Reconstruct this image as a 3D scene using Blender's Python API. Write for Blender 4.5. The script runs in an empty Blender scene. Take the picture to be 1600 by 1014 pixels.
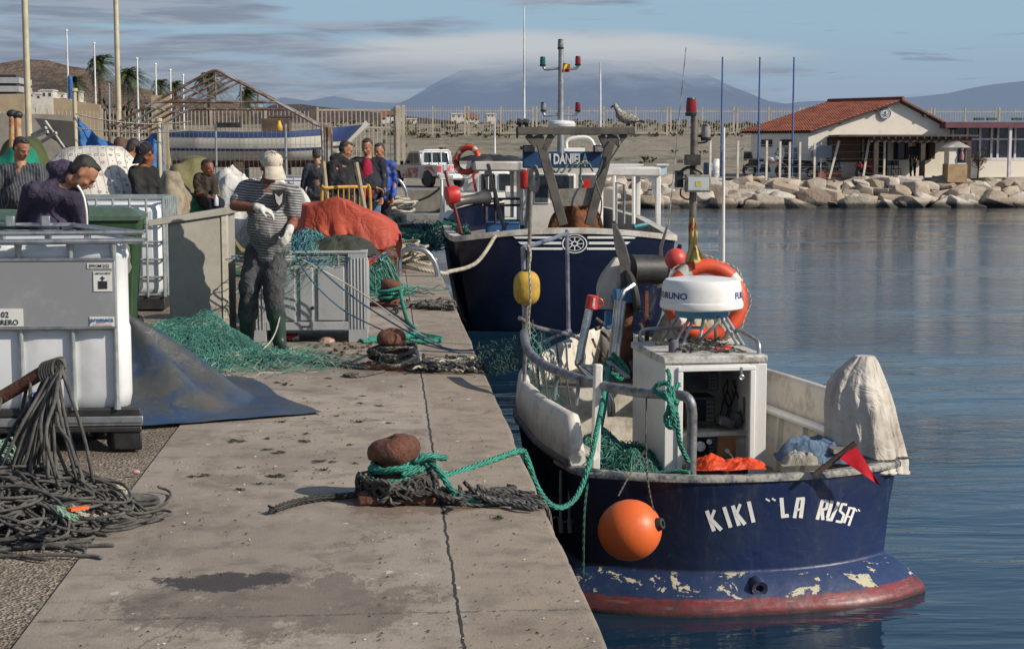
import bpy,bmesh,math,random
import numpy as np
from mathutils import Vector,Matrix,Euler
R=math.radians
random.seed(11)
np.random.seed(11)
sc=bpy.context.scene
C=bpy.data.collections.new('harbour');sc.collection.children.link(C)
FPX=2500.0
CAM=Vector((0,0,1.62))
YAW=math.atan(195/FPX);PITCH=math.atan(270/FPX)
cd=bpy.data.cameras.new('camera');cam=bpy.data.objects.new('camera',cd);C.objects.link(cam)
cd.sensor_width=36;cd.lens=36*FPX/1600;cd.clip_start=.1;cd.clip_end=30000
cam.location=CAM;cam.rotation_euler=(math.pi/2-PITCH,0,-YAW)
sc.camera=cam
_RM=Euler((math.pi/2-PITCH,0,-YAW)).to_matrix()
def ray(px,py):
 return _RM@Vector(((px-800)/FPX,-(py-507)/FPX,-1))
def PY(px,py,Y):
 d=ray(px,py);return CAM+d*(Y/d.y)
def PZ(px,py,z=0.0):
 d=ray(px,py);return CAM+d*((z-CAM.z)/d.z)
def frame(t):
 t=t.normalized()
 up=Vector((0,0,1))if abs(t.z)<.95 else Vector((1,0,0))
 a=t.cross(up).normalized();b=a.cross(t).normalized()
 return a,b
class MB:
 def __init__(s):s.v=[];s.f=[];s.m=[];s.u=[];s.mi=0
 def add(s,vs,fs,uvs=None):
  o=len(s.v);s.v.extend([tuple(p)for p in vs])
  for k,f in enumerate(fs):
   s.f.append(tuple(i+o for i in f));s.m.append(s.mi)
   s.u.append(uvs[k]if uvs else None)
  return s
 def box(s,c,d,rot=None,taper=None):
  x,y,z=d[0]/2,d[1]/2,d[2]/2
  tx,ty=taper or(1,1)
  vs=[(-x,-y,-z),(x,-y,-z),(x,y,-z),(-x,y,-z),(-x*tx,-y*ty,z),(x*tx,-y*ty,z),(x*tx,y*ty,z),(-x*tx,y*ty,z)]
  if rot is not None:
   Q=Matrix.Rotation(rot,3,'Z')if isinstance(rot,(int,float))else rot
   vs=[Q@Vector(p)for p in vs]
  c=Vector(c)
  return s.add([Vector(p)+c for p in vs],[(0,3,2,1),(4,5,6,7),(0,1,5,4),(1,2,6,5),(2,3,7,6),(3,0,4,7)])
 def bb(s,a,b):
  return s.box([(a[i]+b[i])/2 for i in range(3)],[abs(b[i]-a[i])for i in range(3)])
 def bar(s,a,b,w,h=None,up=None):
  a,b=Vector(a),Vector(b);h=h or w
  t=(b-a).normalized()
  if up is None:A,B=frame(t)
  else:
   A=t.cross(Vector(up)).normalized();B=A.cross(t).normalized()
  vs=[]
  for p in(a,b):
   for i,j in((-1,-1),(1,-1),(1,1),(-1,1)):vs.append(p+A*(i*w/2)+B*(j*h/2))
  return s.add(vs,[(0,3,2,1),(4,5,6,7),(0,1,5,4),(1,2,6,5),(2,3,7,6),(3,0,4,7)])
 def tube(s,pts,r,n=8,closed=False,caps=True,flat=1.0):
  pts=[Vector(p)for p in pts]
  N=len(pts)
  rs=list(r)if isinstance(r,(list,tuple))else[r]*N
  vs=[];A=None;L=0.0;Ls=[]
  for i,p in enumerate(pts):
   if closed:t=pts[(i+1)%N]-pts[i-1]
   else:t=pts[min(i+1,N-1)]-pts[max(i-1,0)]
   if t.length<1e-9:t=Vector((0,0,1))
   t.normalize()
   if A is None:A,B=frame(t)
   else:
    A=(A-t*A.dot(t))
    if A.length<1e-6:A,B=frame(t)
    A.normalize();B=A.cross(t)
   if i:L+=(p-pts[i-1]).length
   Ls.append(L)
   for k in range(n):
    a=2*math.pi*k/n
    vs.append(p+A*(math.cos(a)*rs[i])+B*(math.sin(a)*rs[i]*flat))
  fs=[];us=[]
  for i in range(N if closed else N-1):
   j=(i+1)%N
   l0,l1=Ls[i],(Ls[j]if j else L+(pts[0]-pts[-1]).length)
   for k in range(n):
    k2=(k+1)%n
    fs.append((i*n+k,j*n+k,j*n+k2,i*n+k2))
    us.append(((l0,k/n),(l1,k/n),(l1,(k+1)/n),(l0,(k+1)/n)))
  if caps and not closed:
   fs.append(tuple(range(n)));us.append(tuple((0,0)for _ in range(n)))
   fs.append(tuple((N-1)*n+k for k in reversed(range(n))));us.append(tuple((L,0)for _ in range(n)))
  return s.add(vs,fs,us)
 def cyl(s,a,b,r,r2=None,n=12):
  return s.tube([a,b],[r,r if r2 is None else r2],n)
 def lathe(s,prof,c=(0,0,0),n=24,Q=None,caps=True):
  c=Vector(c);vs=[]
  for r,z in prof:
   for k in range(n):
    a=2*math.pi*k/n;p=Vector((r*math.cos(a),r*math.sin(a),z))
    if Q is not None:p=Q@p
    vs.append(p+c)
  fs=[]
  for i in range(len(prof)-1):
   for k in range(n):
    k2=(k+1)%n;fs.append((i*n+k,i*n+k2,(i+1)*n+k2,(i+1)*n+k))
  if caps:
   fs.append(tuple(reversed(range(n))));fs.append(tuple((len(prof)-1)*n+k for k in range(n)))
  return s.add(vs,fs)
 def sph(s,c,r,nu=16,nv=10,Q=None):
  if isinstance(r,(int,float)):r=(r,r,r)
  c=Vector(c);vs=[];fs=[]
  for j in range(1,nv):
   th=math.pi*j/nv
   for i in range(nu):
    a=2*math.pi*i/nu
    p=Vector((r[0]*math.sin(th)*math.cos(a),r[1]*math.sin(th)*math.sin(a),r[2]*math.cos(th)))
    vs.append((Q@p if Q is not None else p)+c)
  top=Vector((0,0,r[2]));bot=Vector((0,0,-r[2]))
  vs.append((Q@top if Q is not None else top)+c);vs.append((Q@bot if Q is not None else bot)+c)
  T,B=len(vs)-2,len(vs)-1
  for j in range(nv-2):
   for i in range(nu):
    i2=(i+1)%nu;fs.append((j*nu+i,(j+1)*nu+i,(j+1)*nu+i2,j*nu+i2))
  for i in range(nu):
   i2=(i+1)%nu;fs.append((T,i,i2));fs.append((B,(nv-2)*nu+i2,(nv-2)*nu+i))
  return s.add(vs,fs)
 def prism(s,poly,o,u,v,w):
  """2-D polygon in the u,v axes from o, extruded by vector w"""
  o,u,v,w=Vector(o),Vector(u),Vector(v),Vector(w);n=len(poly)
  vs=[o+u*a+v*b for a,b in poly]+[o+u*a+v*b+w for a,b in poly]
  fs=[tuple(reversed(range(n))),tuple(range(n,2*n))]+[(i,(i+1)%n,n+(i+1)%n,n+i)for i in range(n)]
  return s.add(vs,fs)
 def grid(s,P,closed_u=False):
  """P[i][j] points -> quads"""
  nu,nv=len(P),len(P[0]);vs=[p for row in P for p in row];fs=[];us=[]
  for i in range(nu if closed_u else nu-1):
   i2=(i+1)%nu
   for j in range(nv-1):
    fs.append((i*nv+j,i2*nv+j,i2*nv+j+1,i*nv+j+1))
    us.append(((i/nu,j/nv),((i+1)/nu,j/nv),((i+1)/nu,(j+1)/nv),(i/nu,(j+1)/nv)))
  return s.add(vs,fs,us)
 def torus(s,c,Rr,r,Q=None,n=40,m=10):
  pts=[]
  for k in range(n):
   a=2*math.pi*k/n;p=Vector((Rr*math.cos(a),Rr*math.sin(a),0));pts.append((Q@p if Q is not None else p)+Vector(c))
  return s.tube(pts,r,m,closed=True)
def root_loc(o):
 while o.parent:o=o.parent
 return o.location.copy()
def build(name,mb,mats,off=(0,0,0),smooth=True,ang=35,bev=0):
 me=bpy.data.meshes.new(name)
 off=Vector(off)
 V=[(p[0]-off.x,p[1]-off.y,p[2]-off.z)for p in mb.v]
 me.from_pydata(V,[],mb.f)
 if not isinstance(mats,(list,tuple)):mats=[mats]
 for m in mats:me.materials.append(m)
 if len(mats)>1:me.polygons.foreach_set('material_index',mb.m)
 if any(u is not None for u in mb.u):
  ul=me.uv_layers.new(name='UVMap');flat=[]
  for f,u in zip(mb.f,mb.u):
   if u is None:flat.extend([0.0,0.0]*len(f))
   else:
    for q in u:flat.extend(q)
  ul.data.foreach_set('uv',flat)
 me.update()
 if smooth:
  me.polygons.foreach_set('use_smooth',[True]*len(me.polygons))
  if ang<180:me.set_sharp_from_angle(angle=R(ang))
 o=bpy.data.objects.new(name,me);C.objects.link(o)
 if bev:
  b=o.modifiers.new('edge','BEVEL');b.width=bev;b.segments=2;b.limit_method='ANGLE';b.angle_limit=R(40)
 return o
def tag(o,label,cat,group=None,kind=None):
 if label:o['label']=label
 if cat:o['category']=cat
 if group:o['group']=group
 if kind:o['kind']=kind
 return o
def thing(name,label,cat,loc=(0,0,0),group=None,rz=0):
 o=bpy.data.objects.new(name,None);C.objects.link(o);o.empty_display_size=.1
 o.location=Vector(loc);o.rotation_euler=(0,0,rz)
 return tag(o,label,cat,group)
def part(name,mb,mats,parent,local=False,label=None,**k):
 off=(0,0,0)if local else root_loc(parent)
 o=build(name,mb,mats,off,**k);o.parent=parent
 if label:o['label']=label
 return o
def single(name,label,cat,mb,mats,group=None,kind=None,local=False,**k):
 if local:off=Vector((0,0,0))
 else:
  A=np.array(mb.v);off=Vector(((A[:,0].min()+A[:,0].max())/2,(A[:,1].min()+A[:,1].max())/2,A[:,2].min()))
 o=build(name,mb,mats,off,**k);o.location=off
 return tag(o,label,cat,group,kind)
def struct(name,mb,mats,**k):
 o=build(name,mb,mats,**k);o['kind']='structure';return o
def kids(o):return[c for c in C.objects if c.parent==o]
def dup(root,loc,rz=0,label=None,scale=None,parent=None):
 r=root.copy();C.objects.link(r)
 if parent is None:
  r.location=Vector(loc);r.rotation_euler=(0,0,rz)
  if scale:r.scale=(scale,)*3 if isinstance(scale,(int,float))else scale
  if label:r['label']=label
 else:r.parent=parent
 for c in kids(root):dup(c,None,parent=r)
 return r
def text_geo(s,size,bold=0.0,align='CENTER',res=3):
 cu=bpy.data.curves.new('lettering','FONT');cu.body=s;cu.size=size;cu.offset=bold;cu.align_x=align;cu.align_y='CENTER';cu.resolution_u=res
 o=bpy.data.objects.new('lettering',cu);C.objects.link(o)
 dg=bpy.context.evaluated_depsgraph_get();me=bpy.data.meshes.new_from_object(o.evaluated_get(dg))
 vs=[tuple(v.co)for v in me.vertices];fs=[tuple(p.vertices)for p in me.polygons]
 bpy.data.objects.remove(o);bpy.data.curves.remove(cu);bpy.data.meshes.remove(me)
 return vs,fs
def text_on(mb,s,size,o,u,v,bold=0.0,align='CENTER',squeeze=1.0):
 vs,fs=text_geo(s,size,bold,align);o,u,v=Vector(o),Vector(u),Vector(v)
 mb.add([o+u*(p[0]*squeeze)+v*p[1]for p in vs],fs);return mb
def smooth_path(pts,n=6,closed=False):
 """Catmull-Rom"""
 P=[Vector(p)for p in pts];out=[];N=len(P)
 rng=range(N)if closed else range(N-1)
 for i in rng:
  if closed:p0,p1,p2,p3=P[i-1],P[i],P[(i+1)%N],P[(i+2)%N]
  else:p0,p1,p2,p3=P[max(i-1,0)],P[i],P[i+1],P[min(i+2,N-1)]
  for k in range(n):
   t=k/n
   out.append(.5*((2*p1)+(p2-p0)*t+(2*p0-5*p1+4*p2-p3)*t*t+(3*p1-p0-3*p2+p3)*t**3))
 if not closed:out.append(P[-1])
 return out
def twist(mb,pts,r,pitch=.09,strands=3,n=6):
 """laid rope of real strands"""
 pts=[Vector(p)for p in pts];out=[]
 d=[0]
 for i in range(1,len(pts)):d.append(d[-1]+(pts[i]-pts[i-1]).length)
 L=d[-1];K=max(8,int(L/(pitch/6)))
 res=[];j=0
 for k in range(K+1):
  t=L*k/K
  while j<len(d)-2 and d[j+1]<t:j+=1
  f=(t-d[j])/max(d[j+1]-d[j],1e-6);res.append(pts[j].lerp(pts[j+1],min(1,f)))
 A=None
 fr=[]
 for i,p in enumerate(res):
  t=(res[min(i+1,K)]-res[max(i-1,0)])
  t=t.normalized()if t.length>1e-8 else Vector((0,0,1))
  if A is None:A,B=frame(t)
  else:
   A=A-t*A.dot(t);A=A.normalized()if A.length>1e-6 else frame(t)[0];B=A.cross(t)
  fr.append((A.copy(),B.copy()))
 for s in range(strands):
  q=[]
  for i,p in enumerate(res):
   a=2*math.pi*(s/strands+L*i/K/pitch);q.append(p+fr[i][0]*(math.cos(a)*r*.5)+fr[i][1]*(math.sin(a)*r*.5))
  mb.tube(q,r*.56,n)
 return mb
def sag(a,b,drop,n=14):
 a,b=Vector(a),Vector(b)
 return[a.lerp(b,i/n)-Vector((0,0,4*drop*(i/n)*(1-i/n)))for i in range(n+1)]
_rt=np.random.RandomState(5).rand(256,256)
def vnoise(x,y,seed=0):
 x=np.asarray(x,float)+seed*17.3;y=np.asarray(y,float)+seed*9.1
 xi=np.floor(x).astype(int);yi=np.floor(y).astype(int);fx=x-xi;fy=y-yi
 fx=fx*fx*(3-2*fx);fy=fy*fy*(3-2*fy)
 g=lambda a,b:_rt[a%256,b%256]
 return(g(xi,yi)*(1-fx)+g(xi+1,yi)*fx)*(1-fy)+(g(xi,yi+1)*(1-fx)+g(xi+1,yi+1)*fx)*fy
def fbm(x,y,o=4,seed=0):
 s=0;a=.5
 for k in range(o):s=s+a*vnoise(np.asarray(x)*2**k,np.asarray(y)*2**k,seed+k);a/=2
 return s
def drape(H,c,size,n,rz=0,z0=2.0,steps=140,sweeps=8,slack=1.0,noise=.004,pins=None,seed=1,gy=-9.8):
 """cloth dropped on height field H(x, y): position based dynamics, returns (ny, nx, 3)"""
 nx,ny=n;rs=np.random.RandomState(seed)
 gx,gyy=np.meshgrid(np.linspace(-size[0]/2,size[0]/2,nx),np.linspace(-size[1]/2,size[1]/2,ny))
 dx,dy=size[0]/(nx-1)*slack,size[1]/(ny-1)*slack
 P=np.zeros((ny,nx,3));P[...,0]=c[0]+gx*math.cos(rz)-gyy*math.sin(rz);P[...,1]=c[1]+gx*math.sin(rz)+gyy*math.cos(rz)
 P[...,2]=np.maximum(z0,H(P[...,0],P[...,1])+.02)+rs.randn(ny,nx)*noise
 V=np.zeros_like(P);dt=.03
 cons=[(np.s_[:,:-1],np.s_[:,1:],dx),(np.s_[:-1,:],np.s_[1:,:],dy),(np.s_[:-1,:-1],np.s_[1:,1:],math.hypot(dx,dy)),(np.s_[1:,:-1],np.s_[:-1,1:],math.hypot(dx,dy))]
 bend=[(np.s_[:,:-3],np.s_[:,3:],dx*3),(np.s_[:-3,:],np.s_[3:,:],dy*3)]
 for st in range(steps):
  O=P.copy();V*=.96;V[...,2]+=gy*dt;P=P+V*dt
  for sw in range(sweeps):
   for cs,k in((cons,.5),(bend,.12)):
    for a,b,L in cs:
     d=P[b]-P[a];l=np.linalg.norm(d,axis=-1,keepdims=True)+1e-9
     cor=d*((l-L)/l)*(k*.5)
     if k<.2:cor=np.where(l<L*.9,cor,0)
     D=np.zeros_like(P);D[a]+=cor;D[b]-=cor;P=P+D*.8
   h=H(P[...,0],P[...,1])+.008;below=P[...,2]<h
   P[...,2]=np.where(below,h,P[...,2])
   P[...,0]=np.where(below,O[...,0]*.5+P[...,0]*.5,P[...,0]);P[...,1]=np.where(below,O[...,1]*.5+P[...,1]*.5,P[...,1])
   if pins is not None:
    for(i,j),q in pins.items():P[i,j]=q
  V=(P-O)/dt;V=np.clip(V,-3,3)
 return P
def cloth_mb(P,thick=.0):
 mb=MB();mb.grid([[tuple(q)for q in row]for row in P]);return mb
class NT:
 def __init__(s,name):
  s.m=bpy.data.materials.new(name);s.m.use_nodes=True;s.t=s.m.node_tree;s.t.nodes.clear()
  s.out=s.n('ShaderNodeOutputMaterial')
 def n(s,ty,**k):
  o=s.t.nodes.new(ty)
  for a,b in k.items():setattr(o,a,b)
  return o
 def l(s,a,b):s.t.links.new(a,b)
 def val(s,x,sock):
  if hasattr(x,'links')or isinstance(x,bpy.types.NodeSocket):s.l(x,sock)
  else:sock.default_value=x
 def math(s,op,a,b=0.0,c=0.0):
  o=s.n('ShaderNodeMath',operation=op)
  for i,x in enumerate((a,b,c)):s.val(x,o.inputs[i])
  return o.outputs[0]
 def mix(s,f,a,b,mode='MIX'):
  o=s.n('ShaderNodeMix',data_type='RGBA',blend_type=mode)
  s.val(f,o.inputs[0])
  for x,i in((a,6),(b,7)):
   if isinstance(x,tuple):o.inputs[i].default_value=(*x[:3],1)
   else:s.l(x,o.inputs[i])
  return o.outputs[2]
 def coord(s,kind='Object',scale=None,loc=None):
  tc=s.n('ShaderNodeTexCoord').outputs[kind]
  if scale is None and loc is None:return tc
  mp=s.n('ShaderNodeMapping');s.l(tc,mp.inputs[0])
  if scale is not None:mp.inputs['Scale'].default_value=(scale,)*3 if isinstance(scale,(int,float))else scale
  if loc is not None:mp.inputs['Location'].default_value=loc
  return mp.outputs[0]
 def noise(s,vec,scale=5,detail=6,rough=.6,dist=0):
  o=s.n('ShaderNodeTexNoise');s.l(vec,o.inputs['Vector'])
  o.inputs['Scale'].default_value=scale;o.inputs['Detail'].default_value=detail;o.inputs['Roughness'].default_value=rough;o.inputs['Distortion'].default_value=dist
  return o.outputs['Fac']
 def ramp(s,f,lo,hi):
  o=s.n('ShaderNodeMapRange');o.interpolation_type='SMOOTHSTEP';s.val(f,o.inputs[0]);o.inputs[1].default_value=lo;o.inputs[2].default_value=hi
  return o.outputs[0]
 def bump(s,h,strength=.3,dist=.02,normal=None):
  o=s.n('ShaderNodeBump');s.l(h,o.inputs['Height']);o.inputs['Strength'].default_value=strength;o.inputs['Distance'].default_value=dist
  if normal is not None:s.l(normal,o.inputs['Normal'])
  return o.outputs[0]
 def bsdf(s,col,rough=.6,metal=0,normal=None,**k):
  b=s.n('ShaderNodeBsdfPrincipled')
  if isinstance(col,tuple):b.inputs['Base Color'].default_value=(*col[:3],1)
  else:s.l(col,b.inputs['Base Color'])
  s.val(rough,b.inputs['Roughness']);s.val(metal,b.inputs['Metallic'])
  if normal is not None:s.l(normal,b.inputs['Normal'])
  for a,x in k.items():s.val(x,b.inputs[a.replace('_',' ')])
  s.l(b.outputs[0],s.out.inputs[0]);return b
 def xyz(s,vec):
  o=s.n('ShaderNodeSeparateXYZ');s.l(vec,o.inputs[0]);return o.outputs
 def rnd(s):return s.n('ShaderNodeObjectInfo').outputs['Random']
_mc={}
def M(name,c,c2=None,sc_=6,rough=.6,metal=0,bump=.15,bsc=50,lo=.4,hi=.65,streak=False,bd=.01,**k):
 """painted / worn surface: c broken up by c2"""
 if name in _mc:return _mc[name]
 t=NT(name);co=t.coord('Object')
 c2=c2 or tuple(x*.6 for x in c)
 f=t.noise(t.coord('Object',(1,1,.25))if streak else co,sc_,7,.65)
 f2=t.noise(co,sc_*5,5,.6)
 fac=t.ramp(t.math('ADD',t.math('MULTIPLY',f,.75),t.math('MULTIPLY',f2,.25)),lo,hi)
 col=t.mix(fac,c,c2)
 nb=t.bump(t.noise(co,bsc,5,.6),bump,bd)if bump else None
 r=t.math('ADD',rough-.08,t.math('MULTIPLY',f2,.16))
 t.bsdf(col,r,metal,nb,**k)
 _mc[name]=t.m;return t.m
def rope_mat(name,c,c2=None,freq=26,strands=3,rough=.75):
 if name in _mc:return _mc[name]
 t=NT(name);x=t.xyz(t.coord('UV'))
 ph=t.math('ADD',t.math('MULTIPLY',x[0],freq*6.283),t.math('MULTIPLY',x[1],6.283*strands))
 w=t.math('ABSOLUTE',t.math('SINE',t.math('MULTIPLY',ph,.5)))
 n=t.noise(t.coord('Object'),9,6,.65);c2=c2 or tuple(q*.45 for q in c)
 col=t.mix(t.ramp(n,.4,.65),c,c2)
 col=t.mix(t.ramp(w,.0,.55),tuple(q*.3 for q in c2),col)
 t.bsdf(col,rough,0,t.bump(w,.8,.006));_mc[name]=t.m;return t.m
def fabric(name,c,c2=None,sc_=4,rough=.85,fold=.5,fsc=7,weave=300):
 """cloth with soft creases"""
 if name in _mc:return _mc[name]
 t=NT(name);co=t.coord('Object');c2=c2 or tuple(x*.6 for x in c)
 col=t.mix(t.ramp(t.noise(co,sc_,6,.6),.38,.68),c,c2)
 n1=t.noise(co,fsc,3,.5,1.2);rd=t.math('POWER',t.math('ABSOLUTE',t.math('SUBTRACT',t.noise(co,fsc*.8,4,.55,.8),.5)),.6);b1=t.bump(t.math('ADD',t.math('MULTIPLY',n1,.55),t.math('MULTIPLY',rd,.75)),fold,.045)
 b2=t.bump(t.noise(co,weave,2,.5),.12,.003,b1)
 t.bsdf(col,rough,0,b2,Specular_IOR_Level=.25);_mc[name]=t.m;return t.m
white_paint=M('worn white paint',(.72,.71,.68),(.42,.39,.34),3.2,.5,bump=.15,lo=.52,hi=.78)
dirty_white=M('stained white paint',(.62,.60,.56),(.27,.24,.20),4.5,.6,bump=.3,lo=.46,hi=.72,streak=True)
pole_cream=M('cream painted steel',(.50,.45,.31),(.36,.31,.2),.8,.55)
fence_cream=M('cream fence paint',(.45,.385,.30),(.33,.27,.2),1.5,.6)
galv=M('galvanised steel',(.42,.44,.45),(.26,.28,.29),14,.42,.75,bump=.08)
stainless=M('stainless tube',(.55,.56,.56),(.33,.33,.33),9,.25,.95,bump=.03)
dull_pipe=M('weathered pipe',(.23,.24,.26),(.10,.09,.09),16,.5,.4,bump=.3)
rust=M('rusted iron',(.16,.062,.035),(.06,.030,.024),10,.85,.1,bump=.7,bsc=40,bd=.02)
rusty_steel=M('half rusted tube',(.30,.29,.28),(.13,.065,.04),2.2,.6,.3,bump=.2,lo=.42,hi=.56)
black_rubber=M('black plastic',(.018,.018,.019),(.035,.034,.033),8,.55,bump=.2)
black_metal=M('black painted metal',(.02,.02,.022),(.06,.05,.045),9,.45,.2)
glass_dark=M('dark glass',(.02,.025,.03),(.03,.035,.04),3,.08,bump=0)
red_plastic=M('red plastic',(.55,.03,.025),(.35,.02,.02),6,.4)
orange_plastic=M('orange float',(.72,.13,.025),(.42,.075,.03),7,.45,bump=.1,lo=.5,hi=.75)
wood_grey=M('grey weathered wood',(.20,.18,.155),(.11,.095,.08),5,.8,bump=.4)
wood_brown=M('brown wood',(.12,.075,.05),(.06,.04,.03),5,.7,bump=.3)
green_rope=rope_mat('teal green rope',(.035,.30,.21),(.03,.17,.13),16)
grey_rope=rope_mat('grey rope',(.13,.125,.11),(.055,.052,.046),30)
dark_rope=rope_mat('dark rope',(.05,.047,.042),(.02,.019,.018),30)
pale_rope=rope_mat('pale rope',(.50,.46,.36),(.28,.25,.19),24)
blue_rope=rope_mat('blue rope',(.03,.14,.24),(.02,.08,.14),40)
net_green=M('green net twine',(.045,.20,.155),(.025,.12,.095),3,.7,bump=0)
net_teal=M('pale green net twine',(.12,.31,.25),(.06,.19,.16),3,.7,bump=0)
letters_white=M('white lettering',(.78,.77,.73),(.55,.53,.48),30,.5,bump=0,lo=.55,hi=.8)
ink=M('dark print',(.03,.03,.035),None,20,.5,bump=0)
S_EL,S_AZ=R(32),R(28)
SUN=Vector((math.cos(S_EL)*math.cos(S_AZ),-math.cos(S_EL)*math.sin(S_AZ),math.sin(S_EL)))
sl=bpy.data.lights.new('sun','SUN');so=bpy.data.objects.new('sun',sl);C.objects.link(so)
sl.energy=4.9;sl.angle=R(.55);sl.color=(1.0,.91,.78)
so.rotation_euler=SUN.to_track_quat('Z','Y').to_euler();so.location=(8,-4,9)
w=bpy.data.worlds.new('World');sc.world=w;w.use_nodes=True
class WN(NT):
 def __init__(s,world):
  s.t=world.node_tree;s.t.nodes.clear();s.out=s.n('ShaderNodeOutputWorld')
t=WN(w)
sky=t.n('ShaderNodeTexSky',sky_type='NISHITA',sun_disc=False,sun_elevation=S_EL,sun_rotation=math.atan2(SUN.x,SUN.y),air_density=1.0,dust_density=1.5)
d=t.xyz(t.coord('Generated'))
az=t.math('ARCTAN2',d[0],d[1]);el=t.math('ARCSINE',d[2])
cv=t.n('ShaderNodeCombineXYZ');t.l(t.math('MULTIPLY',az,7.0),cv.inputs[0]);t.l(t.math('MULTIPLY',el,62.0),cv.inputs[1])
n1=t.noise(cv.outputs[0],1.0,7,.55,.4)
cv2=t.n('ShaderNodeCombineXYZ');t.l(t.math('MULTIPLY',az,16.0),cv2.inputs[0]);t.l(t.math('MULTIPLY',el,190.0),cv2.inputs[1]);cv2.inputs[2].default_value=4
n2=t.noise(cv2.outputs[0],1.0,6,.6,.6)
base=t.mix(t.ramp(el,.015,.085),(.30,.38,.49),(.32,.465,.585));base=t.mix(t.ramp(el,.10,.32),base,(.27,.45,.67))
bias=t.math('MULTIPLY',az,-.52)
lowb=t.math('MULTIPLY',t.ramp(el,.06,.02),.10)
m1=t.ramp(t.math('ADD',t.math('ADD',n1,bias),lowb),.44,.60)
cl=t.mix(t.ramp(n2,.35,.7),(.205,.245,.32),(.36,.395,.46))
col=t.mix(t.math('MULTIPLY',m1,.85),base,cl)
m3=t.math('MULTIPLY',t.ramp(n2,.60,.70),t.ramp(el,.095,.055))
col=t.mix(t.math('MULTIPLY',m3,.55),col,(.20,.24,.32))
a0,e0=math.atan(270/FPX),143/FPX
q=t.math('ADD',t.math('POWER',t.math('ABSOLUTE',t.math('DIVIDE',t.math('SUBTRACT',az,a0),.145)),2.0),t.math('POWER',t.math('ABSOLUTE',t.math('DIVIDE',t.math('SUBTRACT',el,e0),.0165)),2.0))
cap=t.ramp(t.math('ADD',q,t.math('MULTIPLY',t.math('SUBTRACT',n1,.5),1.5)),1.35,.45)
col=t.mix(t.math('MULTIPLY',cap,.9),col,t.mix(t.ramp(t.math('ADD',el,t.math('MULTIPLY',n2,.012)),.052,.07),(.32,.365,.44),(.54,.56,.58)))
b1=t.n('ShaderNodeBackground');b1.inputs[1].default_value=.115;t.l(sky.outputs[0],b1.inputs[0])
b2=t.n('ShaderNodeBackground');b2.inputs[1].default_value=1.0;t.l(col,b2.inputs[0])
mx=t.n('ShaderNodeMixShader');t.l(t.ramp(el,.30,.8),mx.inputs[0]);t.l(b2.outputs[0],mx.inputs[1]);t.l(b1.outputs[0],mx.inputs[2]);t.l(mx.outputs[0],t.out.inputs[0])
sc.view_settings.view_transform='Standard';sc.view_settings.look='None';sc.view_settings.exposure=0
sc.cycles.use_denoising=True if hasattr(sc,'cycles')else True
QX,JX,LX=.72,.24,-1.24
t=NT('quay concrete');co=t.coord('Object');x=t.xyz(co)
n1=t.noise(co,.55,8,.62);n2=t.noise(co,5,7,.65);n3=t.noise(co,90,3,.7);n4=t.noise(t.coord('Object',(1,.35,1)),1.6,6,.7)
col=t.mix(t.ramp(n1,.34,.66),(.325,.275,.222),(.215,.178,.144))
col=t.mix(t.math('MULTIPLY',t.ramp(n2,.46,.68),.62),col,(.12,.10,.084));col=t.mix(t.math('MULTIPLY',t.ramp(t.noise(co,1.7,9,.72,.6),.54,.62),.45),col,(.105,.084,.07));col=t.mix(t.math('MULTIPLY',t.ramp(t.noise(co,2.6,9,.78,.3),.585,.64),.5),col,(.34,.31,.275))
col=t.mix(t.math('MULTIPLY',t.ramp(n4,.5,.72),.55),col,(.115,.095,.082))
strip=t.ramp(x[0],JX-.01,JX+.01)
col=t.mix(t.math('MULTIPLY',strip,.5),col,t.mix(t.ramp(n2,.4,.65),(.235,.188,.14),(.165,.132,.10)))
col=t.mix(t.math('MULTIPLY',t.ramp(n3,.52,.70),.35),col,(.10,.088,.078))
def blot(cx,cy,rx,ry,k=1.0):
 q=t.math('ADD',t.math('POWER',t.math('ABSOLUTE',t.math('DIVIDE',t.math('SUBTRACT',x[0],cx),rx)),2.0),t.math('POWER',t.math('ABSOLUTE',t.math('DIVIDE',t.math('SUBTRACT',x[1],cy),ry)),2.0))
 return t.math('MULTIPLY',t.ramp(t.math('ADD',q,t.math('MULTIPLY',t.math('SUBTRACT',t.noise(t.coord('Object',(1,.6,1)),6,9,.82),.5),8.0)),1.1,.8),k)
sp=PZ(355,908);wet=blot(sp.x,sp.y,.24,.13,.93)
sp2=PZ(430,940);wet2=blot(sp2.x,sp2.y,.55,.42,.6)
col=t.mix(wet2,col,(.10,.076,.062));col=t.mix(wet,col,(.045,.033,.028))
vo=t.n('ShaderNodeTexVoronoi',voronoi_dimensions='2D');t.l(t.coord('Object',(7,4.6,1)),vo.inputs['Vector']);vo.inputs['Scale'].default_value=1
drop=t.math('MULTIPLY',t.math('LESS_THAN',t.math('ADD',vo.outputs['Distance'],t.math('MULTIPLY',t.noise(co,24,4,.7),.30)),t.math('ADD',.10,t.math('MULTIPLY',t.math('POWER',t.xyz(vo.outputs['Color'])[1],2.5),.17))),t.math('GREATER_THAN',t.xyz(vo.outputs['Color'])[0],.60))
col=t.mix(t.math('MULTIPLY',drop,.7),col,(.48,.45,.41))
wob=t.math('ADD',x[0],t.math('MULTIPLY',t.math('SUBTRACT',t.noise(co,7,6,.7),.5),.035))
jt=t.math('LESS_THAN',t.math('ABSOLUTE',t.math('SUBTRACT',wob,JX)),.0062)
py=t.math('PINGPONG',t.math('SUBTRACT',t.math('ADD',x[1],t.math('MULTIPLY',t.noise(co,5,4,.7),.03)),5.54),2.05)
jt2=t.math('LESS_THAN',py,.012)
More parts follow.
